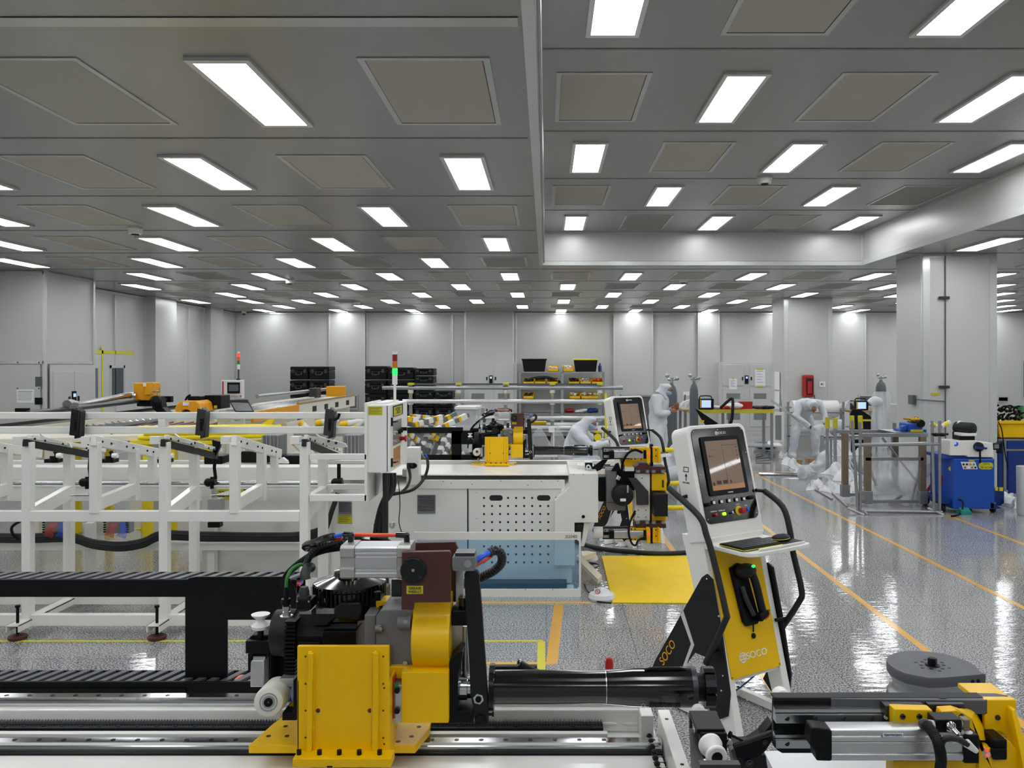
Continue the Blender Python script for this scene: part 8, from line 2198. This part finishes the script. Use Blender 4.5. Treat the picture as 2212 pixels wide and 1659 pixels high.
# bundle of bright yellow wrapped tubes lying behind the rack
for i in range(9):
 Yq = 8.9 + .07 * (i % 5); z = .99 + .045 * (i // 3) + .14
 xa, xb = X_(300 + 12 * (i % 4), Yq), X_(575 + (i * 13) % 45, Yq)
 t = thing('yellow_tube', '%s bright yellow wrapped tube in the bundle behind the rack' % ORD[i], 'wrapped tube', ((xa + xb) / 2, Yq, z), 0, 'bright yellow tubes behind the loading rack')
 MB().cyl((xa, Yq, z), (xb, Yq, z + .02), .024, n=10).done('tube', 'yellow_bright', t, smooth=True)
t = thing('yellow_trestle', 'yellow wrapped trestle carrying the bright yellow tubes behind the rack', 'trestle', (X_(440, 9.1), 9.1, 0))
for x in (312, 365, 440, 500): 
 b = MB(); b.box(X_(x, 9.0), 8.95, 0, X_(x + 16, 9.0), 9.05, 1.10); b.done('post', 'yellow_bright', t, bevel=.01)
b = MB(); b.box(X_(290, 9.0), 8.9, 1.06, X_(560, 9.0), 9.3, 1.10); b.done('beam', 'yellow_bright', t)
b = MB(); b.pp([(575, 925), (590, 912), (592, 904), (582, 905), (560, 918)], 9.1, .05); b.done('yellow_flap', 'yellow_bright', t)
for i, (x, y0, y1) in enumerate(((75, 940, 1020), (163, 940, 1000), (232, 955, 1003))):
 Yq = 9.4; t = thing('yellow_post', ('left', 'middle', 'right')[i] + ' yellow wrapped post behind the left part of the rack', 'wrapped post', (X_(x, Yq), Yq, 0), 0, 'yellow wrapped posts behind the rack')
 MB().box(X_(x - 7, Yq), Yq, 0, X_(x + 7, Yq), Yq + .08, Z_(y0, Yq)).done('post', 'yellow_bright', t, bevel=.01)
for i, (xa, ya, xb, yb) in enumerate(((70, 1068, 300, 1050), (70, 1150, 140, 1143), (300, 1140, 330, 1180), (150, 1075, 290, 1060))):
 a, c = W(xa, ya, 9.0), W(xb, yb, 9.3); 
 MB().bar(a, c, .05, .04).done('yellow_bar', 'yellow_bright', label=('upper long', 'short lower', 'slanting lower right', 'thin upper')[i] + ' yellow bar seen low through the loading rack', cat='yellow bar', group='yellow bars low behind the rack')
# floor cable loops near the mat, black hose, feet wrapped in film
MB().tube([FL(1243, 1170, .03), FL(1290, 1184, .03), FL(1360, 1192, .03), FL(1430, 1196, .03), FL(1500, 1192, .03), FL(1530, 1186, .03)], .024, 10, 4).done('floor_hose', 'rubber', smooth=True, label='thick black hose crossing the floor behind the yellow mat', cat='hose')
MB().tube([FL(1285, 1218, .02), FL(1262, 1222, .02), FL(1280, 1228, .02), FL(1294, 1220, .02), FL(1270, 1216, .02), FL(1258, 1226, .02)], .006, 6, 4).done('cable_coil', 'black', smooth=True, label='thin black cable coiled on the floor left of the mat', cat='cable')
MB().tube([FL(1262, 1262, .02), FL(1272, 1280, .02), FL(1290, 1270, .02), FL(1284, 1296, .01), FL(1320, 1303, .02)], .006, 6, 4).done('loose_cable', 'black', smooth=True, label='thin black cable running to the mat corner', cat='cable')
for i, (x, y) in enumerate(((1268, 1212), (1300, 1295))):
 c = FL(x, y); b = MB(); b.lathe((c.x, c.y, 0.001), (0, 0, 1), [(0, .10), (.02, .11), (.05, .10), (.06, .06), (.09, .04)], 20); b.done('levelling_foot', 'plastic_white', smooth=True, label=('rear', 'front')[i] + ' film-wrapped levelling foot left of the yellow mat', cat='machine foot')
c = FL(1290, 1290); t = thing('warning_card', 'small white card with red round sign on the front machine foot', 'warning card', (c.x, c.y - .12, .09))
MB().pp([(1283, 1271), (1298, 1270), (1299, 1285), (1284, 1286)], c.y - .12, .003).done('card', 'paper', t)
b = MB(); q = W(1291, 1278, c.y - .122); b.tube([q + Vector((.018 * math.cos(a * PI / 8), 0, .018 * math.sin(a * PI / 8))) for a in range(17)], .0022, 5, 0); b.bar(q + Vector((-.012, 0, .012)), q + Vector((.012, 0, -.012)), .003, .003); b.done('red_ring', 'red', t)
